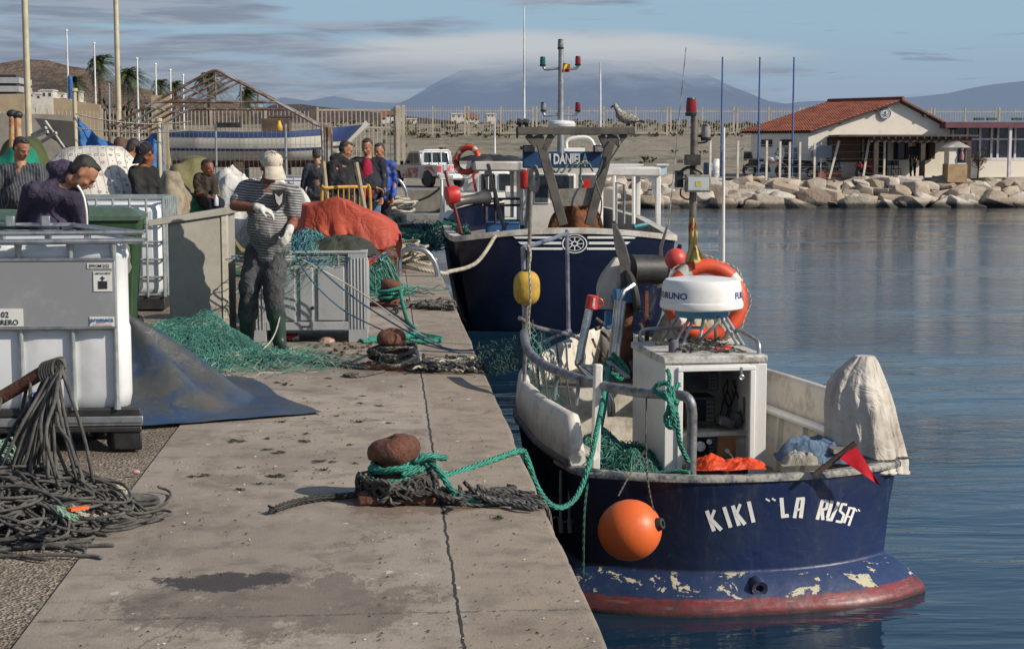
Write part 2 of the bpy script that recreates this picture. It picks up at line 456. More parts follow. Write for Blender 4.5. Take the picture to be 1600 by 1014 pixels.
jj=t.math('MAXIMUM',jt,t.math('MULTIPLY',jt2,t.math('MULTIPLY',t.ramp(t.noise(co,28,4,.7),.46,.58),.5)))
edge=t.ramp(t.math('ABSOLUTE',t.math('SUBTRACT',wob,JX)),.05,.012)
col=t.mix(t.math('MULTIPLY',edge,t.math('MULTIPLY',t.ramp(n2,.45,.6),.6)),col,(.30,.28,.25))
ve=t.n('ShaderNodeTexVoronoi',feature='DISTANCE_TO_EDGE',voronoi_dimensions='2D');mv=t.n('ShaderNodeVectorMath',operation='ADD');t.l(t.coord('Object',(.42,.30,1)),mv.inputs[0]);cx_=t.n('ShaderNodeCombineXYZ');t.l(t.math('MULTIPLY',t.noise(co,2.5,8,.7),.45),cx_.inputs[0]);t.l(t.math('MULTIPLY',n2,.25),cx_.inputs[1]);t.l(cx_.outputs[0],mv.inputs[1]);t.l(mv.outputs[0],ve.inputs['Vector']);ve.inputs['Scale'].default_value=1
crk=t.math('MULTIPLY',t.math('LESS_THAN',ve.outputs['Distance'],.0035),t.ramp(n4,.42,.6));col=t.mix(t.math('MULTIPLY',crk,.6),col,(.05,.042,.036))
for by_ in(7.42,12.0,16.9,21.6):col=t.mix(blot(.1,by_-.12,.30,.26,.55),col,(.10,.058,.036))
col=t.mix(jj,col,(.025,.021,.018))
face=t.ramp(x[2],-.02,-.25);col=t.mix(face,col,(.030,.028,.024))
h=t.math('SUBTRACT',t.math('ADD',t.math('MULTIPLY',n3,.35),t.math('MULTIPLY',n2,.5)),t.math('MULTIPLY',jj,.9))
t.bsdf(col,t.math('SUBTRACT',.88,t.math('MULTIPLY',wet,.35)),0,t.bump(h,.55,.018));quay_mat=t.m
mb=MB()
prof=[(LX,-.4),(LX,0),(QX-.03,0),(QX-.01,-.008),(QX,-.03),(QX,-3.2)]
ys=[-4+i*.5 for i in range(16)]+[4+i*.06 for i in range(300)]+[22+i*.4 for i in range(116)]
chips=[(rs_c.uniform(4.5,30),rs_c.uniform(.04,.22),rs_c.uniform(.006,.03))for rs_c in[random.Random(9)]for k in range(70)]
rs=random.Random(3)
P=[]
for y in ys:
 jx=(vnoise(y*1.3,0,3)-.5)*.02
 ch=.3*max([d_*(1-(abs(y-c_)/w_)**2)for c_,w_,d_ in chips if abs(y-c_)<w_]+[0])+(vnoise(y*9,2,5)-.5)*.003
 P.append([(px+(jx if px>.5 else 0)-(ch if px>.5 and pz>-.02 else ch*.6 if pz>-.1 and px>.5 else 0),y,pz-(ch*.45 if pz<-.005 and pz>-.1 else 0))for px,pz in prof])
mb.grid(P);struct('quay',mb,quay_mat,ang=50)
t=NT('gravel');co=t.coord('Object');n1=t.noise(co,1.1,7,.65);n2=t.noise(co,26,5,.75)
vo=t.n('ShaderNodeTexVoronoi');t.l(co,vo.inputs['Vector']);vo.inputs['Scale'].default_value=70
col=t.mix(t.ramp(n2,.36,.66),(.13,.10,.072),(.36,.295,.22));col=t.mix(t.math('MULTIPLY',t.ramp(n1,.42,.62),.75),col,(.13,.098,.07))
col=t.mix(t.math('MULTIPLY',t.ramp(t.xyz(vo.outputs['Color'])[0],.8,.95),.5),col,(.40,.36,.31))
t.bsdf(col,.93,0,t.bump(t.math('ADD',t.math('MULTIPLY',n2,.7),vo.outputs['Distance']),.9,.02));gravel_mat=t.m
mb=MB();P=[]
for i in range(100):
 X=LX-.0-(i/99)**2.2*70;row=[]
 for j in range(150):
  Y=-4+(j/149)**1.4*86
  row.append((X-(0.05*vnoise(Y*2.2,3,8)*0),Y,-.012+(.03*(vnoise(X*1.7,Y*1.7,2)-.4)*min(1,i/12))))
 P.append(row)
mb.grid([r for r in reversed(P)]);struct('gravel_ground',mb,gravel_mat,ang=180)
mb=MB();mb.bb((LX,68.0,-3),(9.8,84,-.004));struct('harbour_apron',mb,M('apron concrete',(.24,.215,.185),(.15,.13,.11),.8,.9,bump=.3),smooth=False)
def field_z(X,Y):
 e=.30*np.clip((X-9)/3,0,1)
 a=np.clip((Y-84)/(131-84),0,1);z=e+(2.95-e)*a
 b=np.clip((Y-131)/32,0,1);z=z+1.55*b*(.6+.8*fbm(X*.06,Y*.05,3,4))
 c_=np.clip((Y-170)/70,0,1);z=z*(1-c_)-.5*c_
 return z+(fbm(X*.25,Y*.25,3,2)-.45)*.22*np.clip((Y-86)/10,0,1)
t=NT('sand field');co=t.coord('Object');n1=t.noise(t.coord('Object',(.5,1.2,1)),.16,7,.68);n2=t.noise(co,1.3,7,.75)
col=t.mix(t.ramp(n2,.38,.66),(.285,.245,.185),(.175,.15,.11));col=t.mix(t.math('MULTIPLY',t.ramp(n1,.47,.60),t.math('MULTIPLY',t.ramp(n2,.36,.56),.8)),col,(.085,.092,.045))
t.bsdf(col,.95,0,t.bump(n2,.7,.25));sand_mat=t.m
Xs=np.linspace(-90,120,210);Ys=np.concatenate([np.linspace(78.5,90,20),np.linspace(91,250,110)])
P=[]
for X in Xs:P.append([(float(X),float(Y),float(field_z(np.array(X),np.array(Y))-(.02 if X<9.8 and Y<84 else 0)))for Y in Ys])
mb=MB();mb.grid([r for r in P if r[0][0]>9.7]);struct('sand_field',mb,sand_mat,ang=180)
mb=MB();mb.grid([[q for q in r if q[1]>83]for r in P if r[0][0]<11]);struct('sand_field',mb,sand_mat,ang=180)
mb=MB();mb.grid([[(-30000,240,-2),(-30000,30000,-2)],[(30000,240,-2),(30000,30000,-2)]]);mb.f=[f[::-1]for f in mb.f]
struct('plain',mb,M('far plain',(.17,.16,.13),(.11,.115,.085),.01,.95,bump=0))
mb=MB();rs=random.Random(8)
for k in range(900):
 X=rs.uniform(-5,60);Y=rs.uniform(126,168)if rs.random()<.86 else rs.uniform(88,120)
 if Y<125 and rs.random()<.5:continue
 z=float(field_z(np.array(X),np.array(Y)));h=rs.uniform(.15,.5)
 for b in range(7):
  a=rs.uniform(0,6.28);l=rs.uniform(.1,.45)
  mb.add([(X+rs.uniform(-.2,.2),Y+rs.uniform(-.2,.2),z-.03),(X+math.cos(a)*l,Y+math.sin(a)*l,z+h*rs.uniform(.5,1)),(X+math.cos(a+.7)*l*.8,Y+math.sin(a+.7)*l,z+h*rs.uniform(.2,.9))],[(0,1,2)])
single('dune_scrub','olive scrub tufts scattered over the sandy dune behind the long fence','scrub',mb,M('scrub',(.075,.075,.035),(.12,.105,.06),2,.9,bump=0),kind='stuff',smooth=False)
t=NT('harbour water');co=t.coord('Object')
dist=t.n('ShaderNodeCameraData').outputs['View Distance']if False else None
w1=t.noise(t.coord('Object',(.36,1.35,1)),1.0,4,.55,.5);w2=t.noise(t.coord('Object',(.7,2.0,1)),3.6,4,.6,.6);w3=t.noise(t.coord('Object',(.12,.35,1)),.8,3,.5)
calm=t.ramp(w3,.40,.58)
h=t.math('ADD',t.math('MULTIPLY',w1,1.0),t.math('MULTIPLY',t.math('MULTIPLY',w2,.38),t.math('ADD',.12,t.math('MULTIPLY',calm,1.6))))
nb=t.bump(h,1.0,.05)
b=t.bsdf((.006,.023,.044),.05,0,nb,IOR=1.333,Specular_IOR_Level=.5);water_mat=t.m
mb=MB();mb.grid([[(.68,-10,-1.05),(.68,80,-1.05)],[(260,-10,-1.05),(260,80,-1.05)]]);mb.f=[f[::-1]for f in mb.f]
struct('water',mb,water_mat)
mb=MB();mb.grid([[(.0,-10,-3.1),(.0,80,-3.1)],[(260,-10,-3.1),(260,80,-3.1)]]);mb.f=[f[::-1]for f in mb.f]
struct('harbour_bed',mb,M('silt',(.03,.035,.03),None,2,.9,bump=0))
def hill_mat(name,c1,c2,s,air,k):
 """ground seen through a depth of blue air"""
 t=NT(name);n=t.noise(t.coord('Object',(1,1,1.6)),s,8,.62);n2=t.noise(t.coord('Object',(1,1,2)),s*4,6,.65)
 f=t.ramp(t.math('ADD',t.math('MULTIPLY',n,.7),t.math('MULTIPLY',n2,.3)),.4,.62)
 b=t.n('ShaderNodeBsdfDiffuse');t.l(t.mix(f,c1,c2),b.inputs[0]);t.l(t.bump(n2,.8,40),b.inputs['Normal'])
 e=t.n('ShaderNodeEmission');e.inputs[0].default_value=(*air,1);e.inputs[1].default_value=1  # even blue glow mixed into the slopes as painted haze
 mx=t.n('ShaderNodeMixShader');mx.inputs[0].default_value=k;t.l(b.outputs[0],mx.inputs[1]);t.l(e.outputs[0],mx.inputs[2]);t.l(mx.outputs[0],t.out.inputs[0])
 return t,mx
def ridge(name,pts,Y,depth,mat,seed,rough=.05,nz=14,x_step=6,base=-40):
 """ridge line given as (px, py) read at distance Y"""
 xs=np.arange(pts[0][0],pts[-1][0]+.1,x_step);hs=np.interp(xs,[p[0]for p in pts],[p[1]for p in pts])
 P=[]
 for x,h in zip(xs,hs):
  top=PY(float(x),float(h),Y);H=top.z
  top_x=top.x;row=[]
  for j in range(nz+1):
   v=j/nz;yy=Y-depth*(1-v);prof=v**1.15
   n=float(fbm(np.array(x*.012+v*.6),np.array(v*2.3+x*.004),5,seed))-.47
   gul=float(fbm(np.array(x*.035),np.array(v*.8),4,seed+3))-.47
   row.append((top_x*(yy/Y)**.3,yy+gul*depth*.5*(1-v),base+(H-base)*(prof+(n*.35+gul*.45)*v*(1-v))+n*H*rough))
  P.append(row)
 mb=MB();mb.grid(P);return struct(name,mb,mat,ang=180)
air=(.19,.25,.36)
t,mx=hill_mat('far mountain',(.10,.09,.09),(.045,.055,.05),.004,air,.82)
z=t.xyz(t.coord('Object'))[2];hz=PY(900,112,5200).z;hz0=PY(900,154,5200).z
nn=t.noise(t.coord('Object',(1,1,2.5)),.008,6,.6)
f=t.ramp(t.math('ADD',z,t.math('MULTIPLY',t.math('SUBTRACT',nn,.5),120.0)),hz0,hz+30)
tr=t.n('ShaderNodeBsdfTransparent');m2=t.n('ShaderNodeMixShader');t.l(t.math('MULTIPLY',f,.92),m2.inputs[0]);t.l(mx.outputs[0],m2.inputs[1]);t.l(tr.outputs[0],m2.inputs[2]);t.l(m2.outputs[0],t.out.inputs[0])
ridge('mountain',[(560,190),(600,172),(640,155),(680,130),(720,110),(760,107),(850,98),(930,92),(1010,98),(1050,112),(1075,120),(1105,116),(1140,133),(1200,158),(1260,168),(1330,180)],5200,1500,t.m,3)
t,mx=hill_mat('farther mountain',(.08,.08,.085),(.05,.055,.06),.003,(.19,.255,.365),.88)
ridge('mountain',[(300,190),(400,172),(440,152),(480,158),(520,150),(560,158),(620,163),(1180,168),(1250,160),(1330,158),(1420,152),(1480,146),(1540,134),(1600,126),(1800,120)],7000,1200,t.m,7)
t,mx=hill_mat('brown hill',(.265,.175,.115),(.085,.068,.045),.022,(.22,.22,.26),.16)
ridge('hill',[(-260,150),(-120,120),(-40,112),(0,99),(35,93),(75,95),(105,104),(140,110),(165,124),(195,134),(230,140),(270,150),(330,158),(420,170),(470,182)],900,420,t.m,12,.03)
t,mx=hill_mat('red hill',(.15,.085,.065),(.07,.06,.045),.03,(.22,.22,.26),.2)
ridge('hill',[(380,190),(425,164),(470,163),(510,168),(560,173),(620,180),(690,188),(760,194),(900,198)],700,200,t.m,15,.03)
hm=[M('far lime wash',(.62,.58,.52),(.45,.41,.36),.5,.8,bump=0),M('far tile',(.22,.10,.06),None,1,.8,bump=0),M('far window',(.06,.06,.07),None,1,.4,bump=0)]
def far_house(px,py,Y,w_,h_,label,group,flat):
 p=PY(px,py,Y);th=thing('white_house',label,'house',p,group)
 mb=MB();mb.bb((p.x-w_/2,p.y-3,p.z-6),(p.x+w_/2,p.y+3,p.z+h_));part('wall',mb,hm[0],th,smooth=False)
 mb=MB()
 if flat:mb.bb((p.x-w_/2-.2,p.y-3.2,p.z+h_),(p.x+w_/2+.2,p.y+3.2,p.z+h_+.35));part('roof',mb,hm[0],th,smooth=False)
 else:mb.prism([(-3.4,0),(3.4,0),(0,1.5)],(p.x-w_/2-.3,p.y,p.z+h_),(0,1,0),(0,0,1),(w_+.6,0,0));part('roof',mb,hm[1],th,smooth=False)
 for k in(-.25,.25):
  mb=MB();mb.bb((p.x+k*w_-w_*.1,p.y-3.08,p.z+h_*.35),(p.x+k*w_+w_*.1,p.y-3.003,p.z+h_*.75));part('window',mb,hm[2],th,smooth=False)
rs=random.Random(21)
for k in range(17):far_house(rs.uniform(55,128),rs.uniform(153,180),rs.uniform(420,560),rs.uniform(1.6,3.2),rs.uniform(1.2,2.4),'small whitewashed house of the far town below the brown hill','whitewashed town houses below the brown hill',rs.random()<.6)
for k in range(12):far_house(rs.uniform(590,800),rs.uniform(184,191),rs.uniform(480,560),rs.uniform(2,3.6),rs.uniform(.7,1.4),'tiny white house on the far shore seen through the long fence','white houses on the far shore',rs.random()<.4)
def fence_run(name,label,a,b,base,h,n_pan,step,rails,cat='fence',double=True,rng=1):
 a,b=Vector((*a,base)),Vector((*b,base));u=(b-a).normalized();th=thing(name,label,cat,(a+b)/2);L=(b-a).length/n_pan
 for k in range(n_pan):
  p0=a+u*(k*L);mb=MB();n=int(L/step)
  for i in range(1,n):
   q=p0+u*(i*L/n);mb.bar(q+Vector((0,0,.12)),q+Vector((0,0,h)),.055,.035)
  for r in rails:mb.bar(p0+Vector((0,0,r))+u*.1,p0+u*(L-.1)+Vector((0,0,r)),.05,.07)
  part('railing_panel',mb,fence_cream,th,smooth=False)
  m2=MB()
  for dx in((-.14,.14)if double and k%2==0 else(0,)):m2.bar(p0+u*dx+Vector((0,.04,0)),p0+u*dx+Vector((0,.04,h+.12)),.13)
  part('post',m2,fence_cream,th,smooth=False)
 return th
fence_run('metal_fence','long cream metal railing fence along the top of the sand field',(1.0,131),(73,131),2.9,2.25,26,.2,(.25,2.0))
fence_run('metal_fence','tall cream metal railing fence behind the rusty tent frame and the palm trees',(-26,86),(-3.4,84),-.05,3.75,8,.19,(.3,2.75),double=False)
th=thing('metal_gate','tall cream barred gate standing behind the group of men','gate',(-1.5,84,0))
a,b=PZ(500,285),PZ(617,285);mb=MB();a.y=b.y=83.9
for r in(.15,.95,2.85,3.75):mb.bar((a.x,a.y,r),(b.x,b.y,r),.09)
for x_ in(a.x,b.x):mb.bar((x_,a.y,.1),(x_,a.y,3.9),.11)
part('gate_frame',mb,fence_cream,th,smooth=False)
mb=MB()
for i in range(1,18):x_=a.x+(b.x-a.x)*i/18;mb.bar((x_,a.y+.003,.2),(x_,a.y+.003,3.72),.05)
part('bars',mb,fence_cream,th,smooth=False)
mb=MB();mb.bb((b.x+.1,83.7,0),(b.x+.28,84,4.0));part('post',mb,fence_cream,th,smooth=False)
mb=MB();mb.bb((b.x+.38,83.7,0),(b.x+.55,84,4.0));part('post',mb,fence_cream,th,smooth=False)
for px,top,Y,r,lab in((46,-60,58,.12,'tall cream lamp post nearest the left edge, in front of the brown hill'),(187,-60,92,.165,'tall cream lamp post behind the beige wall, next to the palms')):
 p=PY(px,237,Y);th=thing('lamp_post',lab,'lamp post',(p.x,Y,0))
 mb=MB();mb.tube([(p.x,Y,-.1),(p.x,Y,14)],[r,r*.75],14);part('pole',mb,pole_cream,th)
 mb=MB();mb.lathe([(r*1.7,0),(r*1.7,.05),(r*1.1,.12)],(p.x,Y,0));part('base_plate',mb,pole_cream,th)
 mb=MB();mb.box((p.x,Y-.3,14.05),(1.6,.5,.12));part('lamp_head',mb,galv,th,smooth=False)
for px,py,blue in((104,48,1),(147,68,0),(184,80,0),(214,92,0),(243,101,0),(266,110,0),(286,118,0)):
 Y=112;p=PY(px,py,Y)
 th=thing('flagpole','bare white flagpole with a furled blue banner, leftmost of its row' if blue else 'bare white flagpole in the receding row among the palm trees','flagpole',(p.x,Y,0),'white flagpoles')
 mb=MB();mb.tube([(p.x,Y,0),(p.x,Y,p.z)],[.075,.05],8);part('pole',mb,M('white mast',(.72,.72,.72),None,1,.5,bump=0),th)
 mb=MB();mb.sph((p.x,Y,p.z),.09,8,6);part('finial',mb,white_paint,th)
 if blue:
  a_=PY(104,155,Y);b_=PY(104,118,Y);mb=MB()
  mb.tube([(p.x+.13,Y,a_.z),(p.x+.16,Y,a_.z+.4),(p.x+.14,Y,b_.z-.2),(p.x+.05,Y,b_.z)],[.14,.17,.15,.05],8);part('banner',mb,fabric('blue banner',(.04,.15,.40)),th)
p=PY(170,127,105);th=thing('street_lamp','small grey street lamp between the palms and the beige wall','street lamp',(p.x,105,0))
mb=MB();mb.tube([(p.x,105,0),(p.x,105,p.z)],[.09,.06],8);part('pole',mb,galv,th)
mb=MB();mb.box((p.x+.15,105,p.z+.08),(.75,.3,.16));part('lamp_head',mb,galv,th,smooth=False)
frond_m=M('palm frond',(.075,.10,.040),(.040,.055,.022),1.2,.7,bump=0,lo=.4,hi=.6);trunk_m=M('palm trunk',(.13,.10,.07),(.07,.055,.04),3,.9,bump=.6)
def palm(px,py,Y,rad,seed,label):
 rs=random.Random(seed);c=PY(px,py,Y);th=thing('palm_tree',label,'palm tree',(c.x,Y,0))
 mb=MB();mb.tube([(c.x+.2,Y,0),(c.x+.05,Y,c.z*.5),(c.x,Y,c.z)],[.28,.22,.24],9);part('trunk',mb,trunk_m,th)
 mb=MB()
 for k in range(70):
  a=rs.uniform(0,6.28);e=rs.uniform(-.6,1.4);L=rad*rs.uniform(.9,1.4);pts=[]
  for i in range(8):
   s=i/7;up=math.sin(e)*s-.75*s*s*(1.1-.35*math.sin(e));wind=.28*s*s
   pts.append(c+Vector((math.cos(a)*math.cos(e)*s*L+wind*L,math.sin(a)*math.cos(e)*s*L,up*L)))
  for i in range(1,8):
   t_=(pts[i]-pts[i-1]).normalized();sd=t_.cross(Vector((0,0,1)))
   if sd.length<.01:continue
   sd.normalize()
   for j in range(3):
    p0=pts[i-1].lerp(pts[i],j/3);w_=.5*rad/2*(1-.55*i/8)
    for sg in(-1,1):
     tip=p0+sd*(sg*w_)+t_*(w_*.9)-Vector((0,0,w_*rs.uniform(.2,.7)))
     mb.add([p0,p0+t_*.10*rad/2,tip],[(0,1,2)])
 part('crown',mb,frond_m,th,smooth=False)
palm(155,100,190,2.05,1,'tallest palm tree, its crown just left of the second lamp post');palm(118,128,200,1.5,2,'dark palm tree low in front of the brown hill, left of the tallest palm')
palm(201,118,180,1.9,3,'bushy palm tree right behind the second lamp post');palm(248,133,200,1.4,4,'small palm tree left of the pair by the rusty frame')
palm(273,134,205,1.25,5,'small palm tree, right of the pair by the rusty frame');palm(326,124,180,1.9,6,'palm tree seen through the top of the rusty tent frame');palm(386,148,190,1.6,7,'palm tree standing under the right slope of the rusty tent frame')
leafm=M('hedge leaf',(.040,.055,.022),(.022,.03,.014),1,.8,bump=0)
def leaf_bush(name,label,cat,c,r,n,mat,seed,s=.2):
 rs=random.Random(seed);mb=MB();c=Vector(c)
 for k in range(n):
  while True:
   q=Vector((rs.uniform(-1,1),rs.uniform(-1,1),rs.uniform(0,1)))
   if q.length<1 and q.length>.35+.3*rs.random():break
  p=c+Vector((q.x*r[0],q.y*r[1],q.z*r[2]*(.75+.5*float(vnoise(q.x*3+5,q.y*3+5,seed)))))
  d1=Vector((rs.gauss(0,1),rs.gauss(0,1),rs.gauss(0,1))).normalized()*s;d2=Vector((rs.gauss(0,1),rs.gauss(0,1),rs.gauss(0,1))).normalized()*s*.6
  mb.add([p-d1,p+d2,p+d1,p-d2],[(0,1,2,3)])
 return single(name,label,cat,mb,mat,smooth=False)
c_=PY(205,190,130);leaf_bush('hedge','dark green hedge behind the cream fence at the foot of the palms','hedge',(c_.x,130,0),(5.2,2,5.4),1500,leafm,4,.3)
beige=M('beige render',(.40,.31,.20),(.31,.24,.155),.6,.85)
def wallblock(label,px0,px1,top0,top1,Y,mat=beige):
 a=PY(px0,top0,Y);b=PY(px1,top1,Y);mb=MB();mb.prism([(a.x,0),(b.x,0),(b.x,b.z),(a.x,a.z)],(0,Y,0),(1,0,0),(0,0,1),(0,.35,0))
 single('boundary_wall',label,'wall',mb,mat,smooth=False)
wallblock('beige rendered wall with a sloping top, below the palms at the left',83,156,153,164,96)
wallblock('low beige wall at the left edge below the grey building',-40,37,148,147,150);wallblock('short beige wall end with a slanted top behind the tent frame',236,264,149,150,98)
wallblock('low grey harbour wall behind the tarpaulin piles at the left',-60,120,176,180,62,M('grey wall',(.30,.27,.23),(.2,.18,.15),.7,.9))
p=PY(12,157,220);th=thing('grey_building','modern grey building with banded floors at the left edge','building',(p.x,222,0))
a=PY(-30,157,220);b=PY(29,117,220)
for k in range(3):
 z0=a.z+(b.z-a.z)*k/3;z1=a.z+(b.z-a.z)*(k+.68)/3
 mb=MB();mb.bb((a.x,220,z0),(b.x,228,z1));part('floor_band',mb,M('grey panels',(.36,.36,.35),(.28,.28,.28),.3,.7),th,smooth=False)
 mb=MB();mb.bb((a.x,220.4,z1),(b.x-.4,227.6,a.z+(b.z-a.z)*(k+1)/3-.002));part('window_band',mb,glass_dark,th,smooth=False)
mb=MB();mb.bb((a.x,220.1,0),(b.x-.2,228,a.z-.003));part('wall',mb,beige,th,smooth=False)
def boulder_mat(name,c1,c2,c3):
 t=NT(name);co=t.coord('Object');r=t.rnd();n=t.noise(co,1.6,7,.68);n2=t.noise(co,12,5,.7)
 col=t.mix(t.ramp(n,.36,.66),c1,c2);col=t.mix(t.math('MULTIPLY',t.ramp(n2,.5,.72),.5),col,c3)
 col=t.mix(t.math('MULTIPLY',t.math('POWER',r,2.0),.7),col,(.30,.21,.14));col=t.mix(t.math('MULTIPLY',t.ramp(r,.45,.1),.5),col,(.56,.52,.46))
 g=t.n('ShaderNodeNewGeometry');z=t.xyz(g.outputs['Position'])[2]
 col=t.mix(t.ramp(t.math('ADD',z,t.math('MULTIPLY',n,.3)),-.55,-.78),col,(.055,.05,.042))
 t.bsdf(col,.9,0,t.bump(t.math('ADD',n,t.math('MULTIPLY',n2,.3)),.8,.12));return t.m
rock_m=boulder_mat('quarry boulder',(.50,.445,.37),(.34,.295,.24),(.22,.19,.16))
def rock_mesh(seed):
 rs=random.Random(seed);bm=bmesh.new()
 for k in range(18):
  v=Vector((rs.gauss(0,1),rs.gauss(0,1),rs.gauss(0,1))).normalized()
  p=[abs(q)**.55*(1 if q>0 else-1)for q in v]
  bm.verts.new((p[0]*.62*rs.uniform(.85,1.1),p[1]*.5,p[2]*.42*rs.uniform(.85,1.1)))
 bmesh.ops.convex_hull(bm,input=bm.verts);bmesh.ops.dissolve_limit(bm,angle_limit=R(14),verts=bm.verts,edges=bm.edges)
 bmesh.ops.bevel(bm,geom=list(bm.edges),offset=.03,segments=2,affect='EDGES',profile=.6)
 bmesh.ops.triangulate(bm,faces=bm.faces)
 bmesh.ops.subdivide_edges(bm,edges=[e for e in bm.edges if e.calc_length()>.22],cuts=1)
 for v in bm.verts:
  n_=float(fbm(np.array(v.co.x*4+seed),np.array(v.co.y*4+v.co.z*3),3,seed))-.45
  v.co*=1+n_*.10
 me=bpy.data.meshes.new('boulder');bm.to_mesh(me);bm.free();me.materials.append(rock_m)
 me.polygons.foreach_set('use_smooth',[True]*len(me.polygons));me.set_sharp_from_angle(angle=R(42));return me
rmesh=[rock_mesh(40+k)for k in range(9)]
rs=random.Random(5)
def rock(x,y,z,s):
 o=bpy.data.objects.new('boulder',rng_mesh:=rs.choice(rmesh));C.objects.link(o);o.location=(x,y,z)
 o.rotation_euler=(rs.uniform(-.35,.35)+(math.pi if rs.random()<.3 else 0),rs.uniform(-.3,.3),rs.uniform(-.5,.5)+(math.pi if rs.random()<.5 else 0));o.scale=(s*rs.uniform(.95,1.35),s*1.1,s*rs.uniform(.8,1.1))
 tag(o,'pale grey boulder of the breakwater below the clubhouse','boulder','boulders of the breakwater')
x=9.0
for row,(y,z,s0,off)in enumerate(((75.8,-1.0,.95,0),(76.2,-.72,.85,.5),(76.75,-.40,.80,.2),(77.35,-.10,.75,.6),(77.9,.03,.68,.3))):
 x=9.2+off
 while x<35.5:
  s=s0*rs.uniform(.75,1.5);x+=s*.44
  rock(x,y+rs.uniform(-.22,.22),z+rs.uniform(-.1,.1),s);x+=s*.46
for k in range(46):rock(rs.uniform(9.5,35),rs.uniform(75.8,78.2),rs.uniform(-.8,0),rs.uniform(.28,.5))if False else None
for k in range(60):
 f_=rs.random();rock(rs.uniform(9.5,35.5),75.55+2.6*f_,-.9+1.15*f_,rs.uniform(.3,.55))
mb=MB();mb.prism([(75.9,-3),(75.9,-1.2),(78.3,.05),(79.2,.26),(79.4,-3)],(9,0,0),(0,1,0),(0,0,1),(100,0,0));struct('breakwater_core',mb,M('rubble',(.10,.085,.07),(.05,.042,.035),2,.95,bump=.6),smooth=False)
mb=MB();mb.bb((9.8,78.6,-2),(100,84.5,.315));struct('pavement',mb,M('club paving',(.33,.29,.24),(.24,.21,.17),1,.9),smooth=False)
GZ=.32
wall_w=M('lime washed wall',(.80,.74,.63),(.66,.6,.5),.9,.85,bump=.1,lo=.45,hi=.75)
timber=M('dark stained timber',(.075,.045,.035),(.045,.028,.022),3,.7,bump=.3)
def tile_mat():
 t=NT('roof tiles');n=t.noise(t.coord('Object'),1.2,6,.7);n2=t.noise(t.coord('Object'),9,4,.6)
 col=t.mix(t.ramp(n,.38,.66),(.34,.105,.06),(.20,.064,.042));col=t.mix(t.math('MULTIPLY',t.ramp(n2,.5,.7),.6),col,(.33,.15,.095))
 t.bsdf(col,.8,0,t.bump(n2,.3,.03));return t.m
tile_m=tile_mat()
def fx(px):return PY(px,237,80).x
def fz(py):return 1.62+(237-py)/31.25
DV=Vector((-2.3,3.2,0))
club=thing('clubhouse','white clubhouse with red tiled gable roof and a round anchor badge on its gable','clubhouse',(27,81,GZ))
A=Vector((fx(1403),80,fz(156)));EL=Vector((fx(1262),80,fz(205)));ER=Vector((fx(1488),80,fz(201)))
wl,wr=fx(1262),fx(1484)
ez=lambda x_:(A.z-(A.x-x_)*(A.z-EL.z)/(A.x-EL.x))if x_<A.x else(A.z-(x_-A.x)*(A.z-ER.z)/(ER.x-A.x))
mb=MB();mb.prism([(wl+.02,GZ-.3),(wr,GZ-.3),(wr,ez(wr)-.12),(A.x,A.z-.14),(wl+.02,ez(wl)-.1)],(0,80,0),(1,0,0),(0,0,1),DV*.97)
part('wall',mb,wall_w,club,smooth=False)
def tiled(e0,e1,r0,r1,name='roof'):
 """e0-e1 eave, r0-r1 ridge: rows of rounded tiles"""
 e0,e1,r0,r1=map(Vector,(e0,e1,r0,r1));n=max(8,int((e1-e0).length/.17));m=22;nrm=(e1-e0).cross(r0-e0).normalized()
 if nrm.z<0:nrm=-nrm
 P=[]
 for i in range(n*6+1):
  s=i/(n*6);row=[];a=e0.lerp(e1,s);b=r0.lerp(r1,s);hh=abs(math.sin(math.pi*s*n))*.055
  for j in range(m):
   row.append(a.lerp(b,j/m)+nrm*(hh+.035));row.append(a.lerp(b,(j+1)/m)+nrm*(hh+.0))
  P.append(row)
 mb=MB();mb.grid(P);mb.prism([(0,0),(1,0),(1,1),(0,1)],e0-nrm*.06,(e1-e0),(r0-e0),nrm*.05)if False else None
 part(name,mb,tile_m,club,ang=60)
 m2=MB();d_=nrm*-.07;m2.add([e0,e1,r1,r0,e0+d_,e1+d_,r1+d_,r0+d_],[(0,1,2,3),(7,6,5,4),(0,4,5,1),(1,5,6,2),(2,6,7,3),(3,7,4,0)]);part('roof_deck',m2,timber,club,smooth=False)
back=DV+Vector((-.35,.4,0));fro=Vector((.12,-.3,0))
e_l=EL+Vector((-.06,0,-.02))
tiled(e_l+back,e_l+fro,A+back,A+fro);tiled(ER+fro,ER+back,A+fro,A+back)
mb=MB();mb.tube([A+fro+Vector((0,0,.05)),A+back+Vector((0,0,.05))],.12,8);part('ridge_cap',mb,M('ridge tile',(.16,.05,.04),None,3,.8),club)
for s_ in(.35,.75):
 for Q0,Q1 in((EL,A),(ER,A)):
  q=Q0.lerp(Q1,s_ if Q0 is EL else s_-.2);mb=MB();mb.bar(q+Vector((0,-.28,-.12)),q+Vector((0,.1,-.12)),.13,.16);part('rafter_end',mb,timber,club,smooth=False)
c_=Vector((fx(1381),79.93,fz(177)));Qy=Matrix.Rotation(R(90),3,'X')
bm_=thing
mb=MB();mb.lathe([(.31,-.03),(.31,.03)],c_,28,Qy);bd=part('badge',mb,M('enamel white',(.72,.72,.72),None,9,.4,bump=0),club)
mb=MB();mb.torus(c_+Vector((0,-.03,0)),.27,.018,Qy,28,6);mb.torus(c_+Vector((0,-.03,0)),.19,.012,Qy,28,6)
mb.bar(c_+Vector((0,-.04,-.11)),c_+Vector((0,-.04,.1)),.03,.02);mb.bar(c_+Vector((-.06,-.04,.05)),c_+Vector((.06,-.04,.05)),.025,.02)
